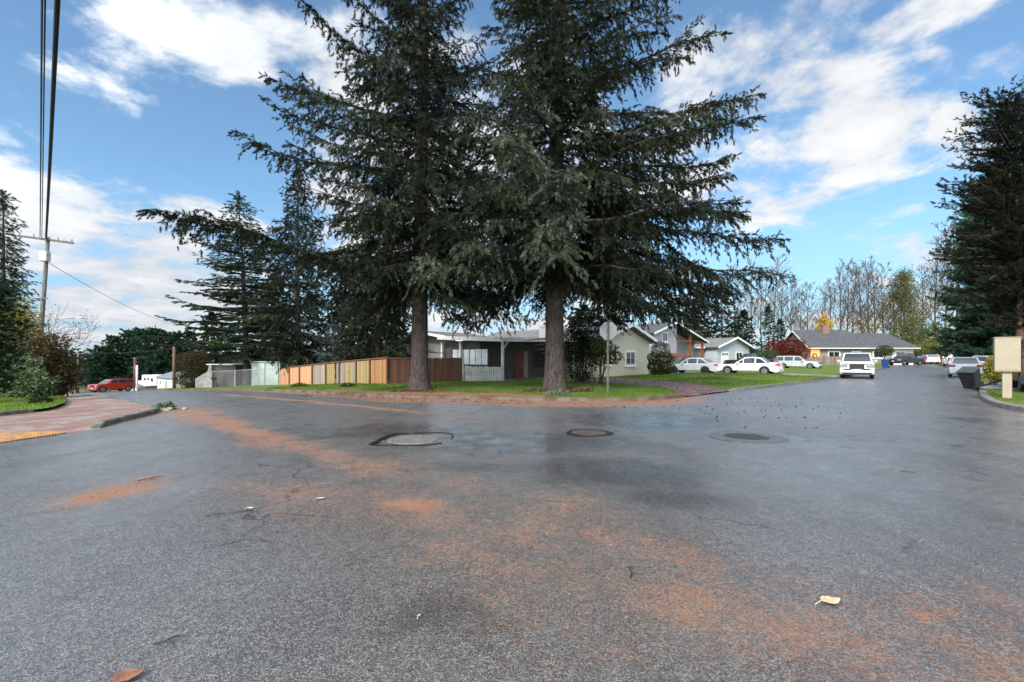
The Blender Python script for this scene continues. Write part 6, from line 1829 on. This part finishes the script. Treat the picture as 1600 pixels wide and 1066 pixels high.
# ------------------------------------------------------------------ poles and wires
M_POLE = bark_mat('pole_timber', (.13, .115, .10), (.24, .22, .20), 5)
M_POLEB = bark_mat('brown_pole_timber', (.12, .062, .035), (.20, .115, .07), 5)
M_WIRE = mat('black_cable', (.012, .012, .013), .5)
x_, y_, z_ = at_ground(56, 33, .1)
pole = thing('utility_pole', 'leaning grey utility pole with a crossarm and a transformer box', 'pole', (x_, y_, z_))
top = Vector(((75 - 800) / F * 33, 33.0, ZA(373, 33))) - Vector((x_, y_, z_))
m_ = MB(); m_.tube([(0, 0, -.5), top * .5, top * 1.01], [.17, .14, .11], 10); m_.build('shaft', M_POLE, pole, smooth=True)
ca = Vector((.95, .30, -.09)).normalized()
m_ = MB(); m_.bar(top - ca * 1.6 + Vector((0, -.14, -.1)), top + ca * 1.6 + Vector((0, -.14, -.1)), .11, .14); arm = m_.build('crossarm', M_POLE, pole)
for k in (-1.5, -.7, .7, 1.5):
    b = top + ca * k + Vector((0, -.14, -.03)); m_ = MB(); m_.tube([b, b + Vector((0, 0, .1)), b + Vector((0, 0, .18))], [.05, .035, .05], 8); m_.build('insulator', mat('porcelain', (.3, .28, .26), .3), arm)
tb_ = top * .88
m_ = MB(); m_.box(tb_ + Vector((-.05, -.50, -.35)), tb_ + Vector((.5, -.16, .35))); m_.build('transformer_box', mat('pale_grey_box', (.48, .49, .50), .5), pole, bevel=.04)
m_ = MB(); m_.bar(top * .62 + Vector((-1.2, -.16, .0)), top * .62 + Vector((.5, -.16, 0)), .06, .08); m_.build('lower_arm', M_POLE, pole)
ptop = Vector((x_, y_, z_)) + top
def wire(label, a, b, sag, r, n=24, group='overhead cables'):
    a, b = Vector(a), Vector(b)
    root_pts = []
    for i in range(n + 1):
        k = i / n; p = a.lerp(b, k); p.z -= sag * 4 * k * (1 - k); root_pts.append(p - a)
    m_ = MB(); m_.tube(root_pts, r, 5)
    o = m_.build('overhead_cable', M_WIRE); o.location = a
    return tag(o, label, 'cable', group)
def overhead(px, h, Z=11.2):
    return Vector(((px - 800) / F * Z, Z, h))
dirw = Vector((.712, -.702, 0))
for (px, k, dz, lb, r_) in ((66, -.34, .02, 'overhead cable reaching the utility pole, one of the thin twin lines at its crossarm', .027), (71, -.24, -.05, 'overhead cable close beside the thin outermost one', .020), (89, -.02, .0, 'thick twisted overhead cable landing at the pole head', .040), (94, .04, -.1, 'overhead cable farthest from the conifer edge, sloping to the pole', .024)):
    q = overhead(px, 1.6 + (560 + 40) / F * 11.2)
    a = ptop + ca * k + Vector((0, -.14, dz))
    far_ = a + (q - a) * 1.35
    wire(lb, a, far_, .45, r_)
x2, y2, z2 = at_ground(272, 60, .1)
p2 = thing('utility_pole', 'short brown utility pole by the brown juniper', 'pole', (x2, y2, z2))
h2_ = ZA(543, 60) - z2
m_ = MB(); m_.tube([(0, 0, -.4), (0, 0, h2_)], [.20, .16], 10); m_.build('shaft', M_POLEB, p2, smooth=True)
m_ = MB(); m_.tube([(0, 0, h2_ - .02), (0, 0, h2_ + .06)], [.17, .17], 10); m_.build('cap', M_GALV, p2)
x3, y3, z3 = at_ground(282, 57, .1)
p3 = thing('guy_marker', 'thin pale marker post leaning beside the short utility pole', 'post', (x3, y3, z3), 0)
m_ = MB(); m_.tube([(0, 0, -.2), (-.28, 0, 1.9)], [.06, .05], 8); m_.build('shaft', M_WWHITE, p3)
m_ = MB(); m_.tube([(-.28, 0, 1.9), (-.29, 0, 1.98)], [.055, .03], 8); m_.build('cap', M_GALV, p3)
x4, y4, z4 = at_ground(211, 60, .1)
p4 = thing('utility_pole', 'dark red brown street pole beside the red car', 'pole', (x4, y4, z4))
h4_ = ZA(560, 60) - z4
m_ = MB(); m_.tube([(0, 0, -.4), (0, 0, h4_)], [.17, .14], 10); m_.build('shaft', M_DOORR, p4, smooth=True)
m_ = MB(); m_.tube([(0, 0, h4_ - .02), (0, 0, h4_ + .06)], [.15, .15], 10); m_.build('cap', M_GALV, p4)
x5, y5, z5 = at_ground(214, 58, .1)
p5 = thing('marker_post', 'white marker post standing before the dark red brown street pole', 'post', (x5, y5, z5))
m_ = MB(); m_.tube([(0, 0, -.2), (0, 0, ZA(571, 58) - z5)], [.12, .11], 10); m_.build('shaft', M_WHITE, p5, smooth=True)
m_ = MB(); m_.tube([(0, 0, 0), (0, 0, .45)], [.22, .18], 12); m_.build('base', M_WWHITE, p5)
x6, y6, z6 = at_ground(122, 80, -.1)
p6 = thing('utility_pole', 'thin pale far pole against the leafless thicket', 'pole', (x6, y6, z6))
m_ = MB(); m_.tube([(0, 0, -.5), (0, 0, ZA(548, 80) - z6)], [.14, .10], 8); m_.build('shaft', M_POLE, p6, smooth=True)
m_ = MB(); m_.bar((-.8, 0, ZA(553, 80) - z6), (.8, 0, ZA(553, 80) - z6), .09); m_.build('crossarm', M_POLE, p6)
wire('thin cable sloping from the leaning pole down to the short brown utility pole', ptop + Vector((-.2, 0, -1.6)), (x2, y2, z2 + h2_ + 3.0), .5, .018)
wire('thin cable hanging from the short brown pole to the dark red brown street pole', (x2, y2, z2 + h2_), (x4, y4, z4 + h4_), .35, .022)
wire('thin cable stretching from the short brown pole across to the thin far pole', (x2, y2, z2 + h2_ - .1), (x6, y6, ZA(550, 80)), .4, .03)
# red mailbox on the far verge
x_, y_, z_ = at_ground(334, 47, .15)
rm_ = thing('mailbox', 'small dark red mailbox on a post before the chain link fence', 'mailbox', (x_, y_, z_), rad(40))
m_ = MB(); m_.box((-.06, -.06, -.2), (.06, .06, .85)); m_.build('post', M_DOORR, rm_)
m_ = MB(); m_.box((-.26, -.15, .851), (.26, .15, 1.12)); m_.build('box', M_DOORR, rm_, bevel=.05, seg=3)

# ------------------------------------------------------------------ road iron and repairs
M_IRON = mat('rusty_cast_iron', (.10, .075, .062), .55, .3, 14, metal=.3, bump=.3)
M_IRON2 = mat('wet_cast_iron', (.055, .056, .058), .4, .3, 10, metal=.4, bump=.3)
M_TAR = mat('black_tar_seal', (.008, .008, .009), .35, .2, 6)
def disc(name, label, px, py, r, m, ring=None, ring_m=None):
    gx, gy = G(px, py)
    root = thing(name, label, 'manhole cover', (gx, gy, H(gx, gy) + bump_at(gx, gy)))
    m_ = MB(); m_.tube([(0, 0, .003), (0, 0, .013)], [r, r - .006], 40); lid = m_.build('lid', m, root)
    m_ = MB()
    for i in range(-4, 5):
        for j in range(-4, 5):
            if math.hypot(i, j) * r / 5 < r * .86:
                m_.box((i * r / 5 - .03, j * r / 5 - .03, .0135), (i * r / 5 + .03, j * r / 5 + .03, .019))
    m_.build('stud', m, lid)
    if ring:
        m_ = MB(); n = 48
        rnd = random.Random(int(px))
        vs, fs = [], []
        for k in range(n):
            a = 2 * math.pi * k / n
            r1 = ring * (1 + .05 * math.sin(3 * a + px) + rnd.uniform(-.03, .03))
            vs += [((r + .004) * math.cos(a), (r + .004) * math.sin(a), .004), (r1 * math.cos(a), r1 * math.sin(a), .004), (r1 * math.cos(a), r1 * math.sin(a), .012), ((r + .004) * math.cos(a), (r + .004) * math.sin(a), .012)]
        for k in range(n):
            b0, b1 = k * 4, ((k + 1) % n) * 4
            for q in range(4):
                fs.append((b0 + q, b0 + (q + 1) % 4, b1 + (q + 1) % 4, b1 + q))
        m_.add(vs, fs); m_.build('ring', ring_m or M_TAR, root)
    return root
def bump_at(x, y):
    return .006 * math.sin(x * 1.1 + .6 * y) * math.sin(y * .9 - .4 * x)
disc('manhole_cover', 'rusty brown manhole cover with a black tar ring in front of the right fir', 920, 677, .38, M_IRON, .50)
disc('manhole_cover', 'grey wet manhole cover on the right, in a worn asphalt collar', 1166, 683, .42, M_IRON2, .72, mat('worn_collar', (.095, .095, .098), .6, .3, 12))
gx, gy = G(645, 687)
pa = thing('manhole_cover', 'asphalt coloured manhole patch outlined by cracked black tar', 'manhole cover', (gx, gy, H(gx, gy) + bump_at(gx, gy)))
m_ = MB(); m_.tube([(0, 0, .001), (0, 0, .011)], [.50, .49], 40); m_.build('lid', mat('patched_asphalt', (.15, .14, .125), .5, .4, 14, bump=.4), pa)
rnd = random.Random(3)
def tar_line(name, pts, w0, w1):
    pts = chaikin(pts, 2); n = len(pts); vs, fs = [], []
    for i, p in enumerate(pts):
        a = Vector(pts[max(0, i - 1)]); b = Vector(pts[min(n - 1, i + 1)]); d_ = (b - a).normalized(); nn = Vector((-d_.y, d_.x))
        w = (w0 + (w1 - w0) * i / (n - 1)) * rnd.uniform(.6, 1.3) / 2
        for s, z in ((-1, .003), (-1, .012), (1, .012), (1, .003)):
            q = Vector(p) + nn * s * w; vs.append((q.x, q.y, z))
    for i in range(n - 1):
        for q in range(4):
            fs.append((i * 4 + q, i * 4 + (q + 1) % 4, i * 4 + 4 + (q + 1) % 4, i * 4 + 4 + q))
    m_ = MB(); m_.add(vs, fs); return m_.build(name, M_TAR, pa)
def rel(px, py):
    q = G(px, py); return (q[0] - gx, q[1] - gy)
tar_line('tar_seam', [rel(581, 696), rel(592, 689), rel(606, 682), rel(622, 678), rel(640, 678)], .16, .05)
tar_line('tar_seam', [rel(583, 696.5), rel(610, 696.5), rel(640, 697), rel(668, 696), rel(690, 692.5)], .07, .06)
tar_line('tar_seam', [rel(648, 677.5), rel(670, 676.5), rel(695, 676.5), rel(709, 679), rel(706, 685)], .06, .03)
# yellow tactile strip
M_TACT = mat('worn_yellow_paving', (.50, .27, .08), .6, .3, 7, col2=(.24, .13, .07))
tp = [G(-120, 690), G(-2, 693), G(60, 684), G(104, 677.5), G(92, 675.5), G(0, 679), G(-120, 682)]
tcx, tcy = tp[2]
tac = thing('tactile_paving', 'worn yellow tactile paving strip at the pavement ramp', 'paving strip', (tcx, tcy, H(tcx, tcy)))
m_ = MB(); m_.prism([(p[0] - tcx, p[1] - tcy, -.02) for p in tp], (0, 0, .045)); m_.build('slab', M_TACT, tac)
m_ = MB()
pa_ = np.array(tp)
gxs, gys = np.meshgrid(np.arange(pa_[:, 0].min(), pa_[:, 0].max(), .065), np.arange(pa_[:, 1].min(), pa_[:, 1].max(), .065))
pp = np.c_[gxs.ravel(), gys.ravel()]
pp = pp[inside(pp, tp)]
for q in pp[:2500]:
    m_.hexa([(q[0] - tcx - .014, q[1] - tcy - .014, .0252), (q[0] - tcx + .014, q[1] - tcy - .014, .0252), (q[0] - tcx + .014, q[1] - tcy + .014, .0252), (q[0] - tcx - .014, q[1] - tcy + .014, .0252)],
            [(q[0] - tcx - .008, q[1] - tcy - .008, .030), (q[0] - tcx + .008, q[1] - tcy - .008, .030), (q[0] - tcx + .008, q[1] - tcy + .008, .030), (q[0] - tcx - .008, q[1] - tcy + .008, .030)])
tag(m_.build('studs', M_TACT, tac, recalc=False), kind='stuff')
# broken kerb end
kx, ky = G(262, 641)
M_RUB = mat('broken_concrete', (.26, .25, .235), .7, .3, 8, bump=.3)
for i, (dx, dy, s, lb) in enumerate([(0, 0, .16, 'largest broken lump at the kerb end of the needle covered pavement'), (.45, .2, .11, 'small pale lump lying just off the kerb end'), (.2, -.3, .09, 'smallest broken concrete lump at the kerb end')]):
    bm = bmesh.new(); bmesh.ops.create_icosphere(bm, subdivisions=2, radius=s)
    for v in bm.verts:
        v.co *= 1 + .25 * math.sin(v.co.x * 19 + i * 3) * math.sin(v.co.y * 17 + 1); v.co.z *= .45
    me = bpy.data.meshes.new('concrete_lump'); bm.to_mesh(me); bm.free()
    o = link('concrete_lump', me, M_RUB); o.location = (kx + dx, ky + dy, H(kx + dx, ky + dy) + s * .2); tag(o, lb, 'rubble', 'broken kerb lumps')
# tufts at the kerb end
bush('weed_tuft', 'mossy green weed growing at the broken kerb end', 'weed', (kx - .15, ky + .1, H(kx, ky)), [((0, 0, .1), (.32, .22, .13), .5)], 380, .09, M_RHODO, 401, 2)
bush('weed_tuft', 'dark weed clump on the kerb beneath the peach fence panels', 'weed', AT(468, 31, .14), [((0, 0, .12), (.6, .3, .16), .4)], 420, .10, M_LAUREL, 402, 2)
bush('weed_tuft', 'small dark weed clump by the rust brown fence panels', 'weed', AT(543, 27, .14), [((0, 0, .12), (.45, .25, .15), .4)], 320, .10, M_LAUREL, 403, 2)
bush('weed_tuft', 'pale grey green weed on the kerb below the right fir', 'weed', AT(872, 18.2, .14), [((0, 0, .08), (.6, .2, .10), .7)], 420, .08, M_RHODO, 404, 2)

# ------------------------------------------------------------------ leaves, cones and twigs on the road
def leaf_mesh(L, W, curl=.02, stem=.3):
    m_ = MB(); vs = []; n = 8
    out = [(-L * .5, 0)]
    for k in range(1, n):
        x = -L * .5 + L * k / n; w = W * .5 * math.sin(math.pi * (k / n) ** .8) * (1 + .18 * (k % 2))
        out.append((x, w))
    out.append((L * .5, 0))
    for k in range(n - 1, 0, -1):
        x = -L * .5 + L * k / n; w = W * .5 * math.sin(math.pi * (k / n) ** .8) * (1 + .18 * (k % 2))
        out.append((x, -w))
    zf = lambda x, y: curl * (x / L * 2) ** 2 + curl * 1.5 * abs(y) / W
    m_.v = [(x, y, zf(x, y) + .004) for x, y in out] + [(x, y, zf(x, y) + .007) for x, y in out]
    k = len(out)
    m_.f = [tuple(reversed(range(k))), tuple(range(k, 2 * k))] + [(i, (i + 1) % k, k + (i + 1) % k, k + i) for i in range(k)]
    m_.bar((-L * .5, 0, zf(-L * .5, 0) + .005), (-L * (.5 + stem), 0, .004), .004)
    return m_
def leaf(label, px, py, L, W, m, rz):
    gx, gy = G(px, py)
    o = leaf_mesh(L, W).build('fallen_leaf', m); o.location = (gx, gy, H(gx, gy) + bump_at(gx, gy) + .003); o.rotation_euler = (0, 0, rz)
    return tag(o, label, 'leaf', 'fallen leaves on the road')
M_LTAN = mat('tan_leaf', (.62, .42, .25), .5, .15, 20)
M_LWHITE = mat('bleached_leaf', (.46, .44, .38), .5, .15, 20)
M_LBROWN = mat('wet_brown_leaf', (.24, .10, .055), .35, .25, 18)
leaf('large tan leaf alone at the edge of the needle drift', 1298, 942, .15, .085, M_LTAN, .2)
leaf('bleached white leaf near the middle of the needle drift', 501, 781, .09, .045, M_LWHITE, .4)
leaf('bleached white leaf lying nearer the pavement than the other', 391, 797, .075, .035, M_LWHITE, .1)
leaf('big wet brown leaf at the very bottom of the photo', 200, 1062, .13, .09, M_LBROWN, .5)
leaf('small brown leaf by the long needle streak in the lower half', 784, 983, .035, .014, M_LBROWN, .3)
leaf('pale curled leaf on the plain asphalt at the bottom', 655, 968, .02, .014, M_LWHITE, .9)
M_CONE = mat('wet_fir_cone', (.055, .034, .024), .6, .3, 30)
def cone_mesh():
    m_ = MB(); rings = 7; n = 7; vs = []
    for i in range(rings):
        k = i / (rings - 1); r = .024 * math.sin(math.pi * (.12 + .83 * k)) ** .8 * (1.15 if i % 2 else .85)
        for j in range(n):
            a = 2 * math.pi * (j + .5 * (i % 2)) / n; vs.append((-.05 + .10 * k, r * math.cos(a), .024 + r * math.sin(a)))
    fs = [(i * n + j, i * n + (j + 1) % n, (i + 1) * n + (j + 1) % n, (i + 1) * n + j) for i in range(rings - 1) for j in range(n)]
    fs += [tuple(range(n)), tuple((rings - 1) * n + j for j in range(n))]
    m_.add(vs, fs); return m_
cone0 = cone_mesh().build('fir_cone', M_CONE)
rc = random.Random(12)
CL_ = 'small dark fir cone lying on the wet street near the corner kerb'
tag(cone0, CL_, 'cone', 'fir cones on the street')
first = True
for i in range(95):
    if i < 45: px, py = rc.gauss(1150, 70), rc.gauss(632, 11)
    elif i < 70: px, py = rc.uniform(860, 1080), rc.gauss(634, 6)
    elif i < 85: px, py = rc.uniform(1100, 1330), rc.uniform(622, 672)
    else: px, py = rc.uniform(560, 860), rc.uniform(626, 640)
    py = max(624, py)
    gx, gy = G(px, py); t, u = TU(gx, gy)
    o = cone0 if first else cone0.copy()
    if not first: COL.objects.link(o)
    first = False
    o.location = (gx, gy, H(gx, gy) + bump_at(gx, gy)); o.rotation_euler = (0, 0, rc.uniform(0, 6.3)); s = rc.uniform(.4, .75); o.scale = (s, s, s)
TW = [((215, 752), .30, 1.0, 'bare twig sticking out of the brown litter patch near the pavement'), ((320, 808), .22, .2, 'thin dark twig on the plain asphalt beyond the big brown leaf'), ((240, 1010), .16, .5, 'short dark twig on the asphalt near the big brown leaf'), ((1406, 738), .20, -.2, 'short dark twig alone on the open asphalt of the right street'), ((730, 711), .12, .3, 'twig at the edge of the drift below the tar patch'), ((985, 905), .20, 1.2, 'reddish twig among the thin needle litter')]
M_TW = mat('dark_twig', (.04, .028, .02), .6)
for (px, py), L_, a_, lb in TW:
    gx, gy = G(px, py)
    m_ = MB(); c_, s_ = math.cos(a_), math.sin(a_)
    m_.tube([(0, 0, .012), (L_ * .4 * c_, L_ * .4 * s_, .018), (L_ * .7 * c_ - .02, L_ * .7 * s_ + .03, .012), (L_ * c_, L_ * s_, .008)], [.006, .005, .004, .002], 5)
    m_.tube([(L_ * .4 * c_, L_ * .4 * s_, .018), (L_ * .55 * c_ + .05, L_ * .55 * s_ - .06, .01)], [.004, .002], 4)
    o = m_.build('twig', M_TW); o.location = (gx, gy, H(gx, gy) + bump_at(gx, gy)); tag(o, lb, 'twig', 'twigs on the road')
# loose needles: thin slivers where the drifts lie
rn = np.random.default_rng(55)
def scatter_needles(N, xr, yr, thr):
    pts = np.c_[rn.uniform(*xr, N), yr[0] * (yr[1] / yr[0]) ** rn.random(N)]
    a = needle_attr(pts)
    keep = rn.random(N) < np.clip(a * 1.3 - thr, 0.02, 1)
    return pts[keep]
pts = np.concatenate([scatter_needles(320000, (-9, 8), (2.0, 10.0), .10), scatter_needles(120000, (-5, 6), (2.0, 5.0), .04)])
rn.shuffle(pts); pts = pts[:150000]
n = len(pts)
zz0 = vH(pts) + .006 * np.sin(pts[:, 0] * 1.1 + .6 * pts[:, 1]) * np.sin(pts[:, 1] * .9 - .4 * pts[:, 0]) + .004
TVn = np.array([(0, -.03, 0), (1, -.03, 0), (1, .03, .04), (0, .03, .04)], np.float32); TFn = np.array([(0, 1, 2, 3)], np.int32)
D = np.c_[rn.normal(0, 1, (n, 2)), rn.normal(.05, .12, n)]
V, Fq, vv = instance(TVn, TFn, np.c_[pts, zz0], D, rn.uniform(.009, .026, n), rn, .3, rn.random(n))
M_NEED = foliage_mat('loose_needles', [(0, (.06, .035, .025)), (.4, (.22, .11, .06)), (.75, (.28, .145, .08)), (1, (.38, .25, .17))], .5, 0)
tag(mesh_np('fallen_needles', V, Fq, M_NEED, attrs={'var': vv}), 'loose reddish fir needles strewn over the asphalt', None, None, 'stuff')

VERGE = [p for p in KERB_FAR if 10.8 < TU(*p)[0] < 24]
vin = []
for i, p in enumerate(VERGE):
    a_, b_ = Vector(VERGE[max(0, i - 1)]), Vector(VERGE[min(len(VERGE) - 1, i + 1)]); d_ = (b_ - a_).normalized(); nn = Vector((-d_.y, d_.x))
    wv = (.35 + .75 * math.sin(math.pi * min(1, max(0, i / (len(VERGE) - 1)))) ** .6) * (1 + .25 * math.sin(i * 1.9))
    vin.append(tuple(Vector(p) + nn * (.16 + wv)))
vout = [tuple(Vector(p) + (Vector(q) - Vector(p)).normalized() * .165) for p, q in zip(VERGE, vin)]
def needle_mat():
    m, t, b = newmat('needle_litter'); v = t.obj()
    n3 = t.noise(v, 55, 4, .7); n1_ = t.noise(v, 3, 5, .7)
    c = t.ramp(n3, [(0.3, (.09, .036, .018)), (.5, (.27, .105, .045)), (.68, (.44, .19, .09))])
    t.put(b.inputs['Base Color'], t.mix(t.smooth(n1_, .45, .7), c, (.17, .07, .035))); b.inputs['Roughness'].default_value = .75
    t.put(b.inputs['Normal'], t.bump(n3, .6, .02)); return m
ns_ = sheet('needle_litter', vout + vin[::-1], .137, needle_mat(), np.arange(-12, 6, .8), np.arange(14, 34, .8), lot_bump)
tag(ns_, 'rust coloured fir needles lying along the kerb of the corner lot', None, None, 'stuff')

def zlot(P_):
    d1, _ = seg_dist(P_, KF_NP); d2, _ = seg_dist(P_, KS_NP); d = np.minimum(d1, d2)
    k = np.clip((d - .2) / 4, 0, 1)
    return vH(P_) + .125 + k * (.10 + .04 * np.sin(P_[:, 0] * .9) * np.sin(P_[:, 1] * .8 + 1)) + lot_extra_np(P_)
def litter_patch(cx, cy, rx_, ry_2, seed, nm='needle_litter'):
    rl = random.Random(seed); poly = []
    for k in range(36):
        a = 2 * math.pi * k / 36; r = 1 + .22 * math.sin(3 * a + seed) + rl.uniform(-.12, .12)
        poly.append((cx + rx_ * r * math.cos(a), cy + ry_2 * r * math.sin(a)))
    return poly
LP1 = litter_patch(B1[0], B1[1] - .1, 1.25, .8, 3); LP2 = litter_patch(B2[0] + .25, B2[1] - .1, 1.5, .85, 5)
for LP, lb in ((LP1, 'brown needle litter round the foot of the left fir'), (LP2, 'brown needle litter round the foot of the right fir')):
    o = sheet('needle_litter', LP, .139, bpy.data.materials['needle_litter'], np.arange(-8, 6, .6), np.arange(18, 26, .6), lot_bump)
    tag(o, lb, None, None, 'stuff')

# fallen leaves matted on the path, the litter and the gutter of the corner
def leaf_litter(polys, N, seed, lift, lab):
    rl = np.random.default_rng(seed); P_ = []
    for poly in polys:
        a = np.array(poly); q = np.c_[rl.uniform(a[:, 0].min(), a[:, 0].max(), N), rl.uniform(a[:, 1].min(), a[:, 1].max(), N)]
        P_.append(q[inside(q, poly)])
    p = np.concatenate(P_); n = len(p)
    TV, TF = sprig_template('leaf')
    V, Fq, vv = instance(TV, TF, np.c_[p, lift(p)], np.c_[rl.normal(0, 1, (n, 2)), np.abs(rl.normal(0, .12, n))], rl.uniform(.05, .13, n), rl, .25, rl.random(n))
    return tag(mesh_np('fallen_leaves', V, Fq, fmat('matted_leaves', (.028, .016, .012), (.12, .058, .036), (.30, .17, .10), 0), attrs={'var': vv}), lab, None, None, 'stuff')
leaf_litter([path_pts, LP1, LP2], 5200, 31, lambda P_: zlot(P_) + .03, 'brown leaves matted on the path and round the fir trunks')
gut = vout + [tuple(Vector(p) + (Vector(p) - Vector(q)) * .9) for p, q in zip(VERGE, vout)][::-1]
gut2 = []
for i, p in enumerate(VERGE):
    nv = (Vector(vin[i]) - Vector(p)).normalized(); gut2.append(tuple(Vector(p) - nv * 1.6))
leaf_litter([[tuple(p) for p in VERGE] + gut2[::-1]], 3000, 32, lambda P_: vH(P_) + .012, 'brown leaves and twigs washed into the gutter of the corner kerb')

# ------------------------------------------------------------------ grass blades on the lawns nearest the camera
def grass(name, label, polys, N, hgt, zf, fol, seed, dens=None):
    rg = np.random.default_rng(seed); P_ = []
    for poly in polys:
        a = np.array(poly); p = np.c_[rg.uniform(a[:, 0].min(), a[:, 0].max(), N), rg.uniform(a[:, 1].min(), a[:, 1].max(), N)]
        p = p[inside(p, poly)]
        if dens is not None: p = p[rg.random(len(p)) < dens(p)]
        P_.append(p)
    p = np.concatenate(P_); n = len(p)
    z = np.array([zf(x, y) for x, y in p])
    TVg = np.array([(0, -.10, 0), (0, .10, 0), (.55, .07, .05), (1, 0, .22)], np.float32)[[0, 1, 2, 3]]
    TFg = np.array([(0, 1, 2, 3)], np.int32)
    D = np.c_[rg.normal(0, .45, (n, 2)), np.ones(n)]
    V, Fq, vv = instance(TVg, TFg, np.c_[p, z - .01], D, hgt * rg.uniform(.5, 1.3, n), rg, .9, np.clip(rg.normal(.5, .22, n) + .15 * np.sin(p[:, 0] * .8) * np.sin(p[:, 1] * .7), 0, 1))
    return tag(mesh_np(name, V, Fq, fol, attrs={'var': vv}), label, None, None, 'stuff')
M_GR = foliage_mat('grass_blades', [(0, (.045, .085, .012)), (.5, (.10, .175, .022)), (.85, (.17, .22, .035)), (1, (.26, .24, .07))], .5, .25)
front = [p for p in KERB_FAR if TU(*p)[0] < 36]
lot_strip = front + KERB_STREET[:14] + line_tu([(14, 45), (16, 40), (18.6, 30), (20.0, 21), (26, 20.5), (36, 14)])
KALL = np.concatenate([KF_NP, KS_NP])
pathp = np.array(path_pts)
def dl(p):
    d1, s1 = seg_dist(p, KF_NP); d2, s2 = seg_dist(p, KS_NP)
    d = np.minimum(d1, d2)
    t = -ST * p[:, 0] + CT * p[:, 1]
    k = np.where((t > 11.0) & (t < 24), np.clip((d - .9) / .8, 0.04, 1), np.clip((d - .15) / .3, 0, 1))
    k[inside(p, path_pts)] = 0.0
    k[inside(p, LP1) | inside(p, LP2)] *= .22
    return k * np.clip(.70 + .75 * np.sin(p[:, 0] * 1.7 + np.sin(p[:, 1] * 2.1)) * np.sin(p[:, 1] * 1.3 + p[:, 0] * .6), .10, 1)
grass('grass', 'short wet grass on the corner lot', [lot_strip], 330000, .075, lambda x, y: H(x, y) + .125 + lot_bump_fast(x, y), M_GR, 5, dl) if False else None
class _Z:
    pass
def grass2(name, label, poly, N, hgt, zfn, fol, seed, dens=None):
    rg = np.random.default_rng(seed)
    a = np.array(poly); p = np.c_[rg.uniform(a[:, 0].min(), a[:, 0].max(), N), rg.uniform(a[:, 1].min(), a[:, 1].max(), N)]
    p = p[inside(p, poly)]
    if dens is not None: p = p[rg.random(len(p)) < dens(p)]
    n = len(p); z = zfn(p)
    TVg = np.array([(0, -.10, 0), (0, .10, 0), (.55, .07, .05), (1, 0, .22)], np.float32); TFg = np.array([(0, 1, 2, 3)], np.int32)
    D = np.c_[rg.normal(0, .45, (n, 2)), np.ones(n)]
    V, Fq, vv = instance(TVg, TFg, np.c_[p, z - .01], D, hgt * rg.uniform(.5, 1.3, n), rg, .9, np.clip(rg.normal(.5, .22, n) + .15 * np.sin(p[:, 0] * .8) * np.sin(p[:, 1] * .7), 0, 1))
    return tag(mesh_np(name, V, Fq, fol, attrs={'var': vv}), label, None, None, 'stuff')
grass2('grass', 'short wet grass on the corner lot around the two firs', lot_strip, 260000, .085, zlot, M_GR, 5, dl)
g2 = [p for p in LAWN2 if -40 < p[0] and p[1] < 45]
grass2('grass', 'bright short grass on the small plot by the pavement', g2, 160000, .07, lambda P_: vH(P_) + .20 + .04 * np.sin(P_[:, 0] * 1.3) * np.sin(P_[:, 1] * 1.1), M_GR, 6)
g3 = line_tu([(-1.45, 22), (-1.7, 29.8), (-10, 30), (-10, 19.3), (-3.2, 19.3), (-2.3, 19.9)])
grass2('grass', 'short grass around the foot of the beige mailbox', g3, 30000, .07, lambda P_: vH(P_) + .13, M_GR, 7, lambda p: np.where(CT * p[:, 0] + ST * p[:, 1] > 22.6, .8, .12))
g4 = line_tu([(-1.8, 37.2), (-2.4, 60), (-14, 60), (-14, 37.2)])
grass2('grass', 'short grass beyond the concrete driveway on the right', g4, 40000, .07, lambda P_: vH(P_) + .13, M_GR, 8)
bpy.context.view_layer.update()
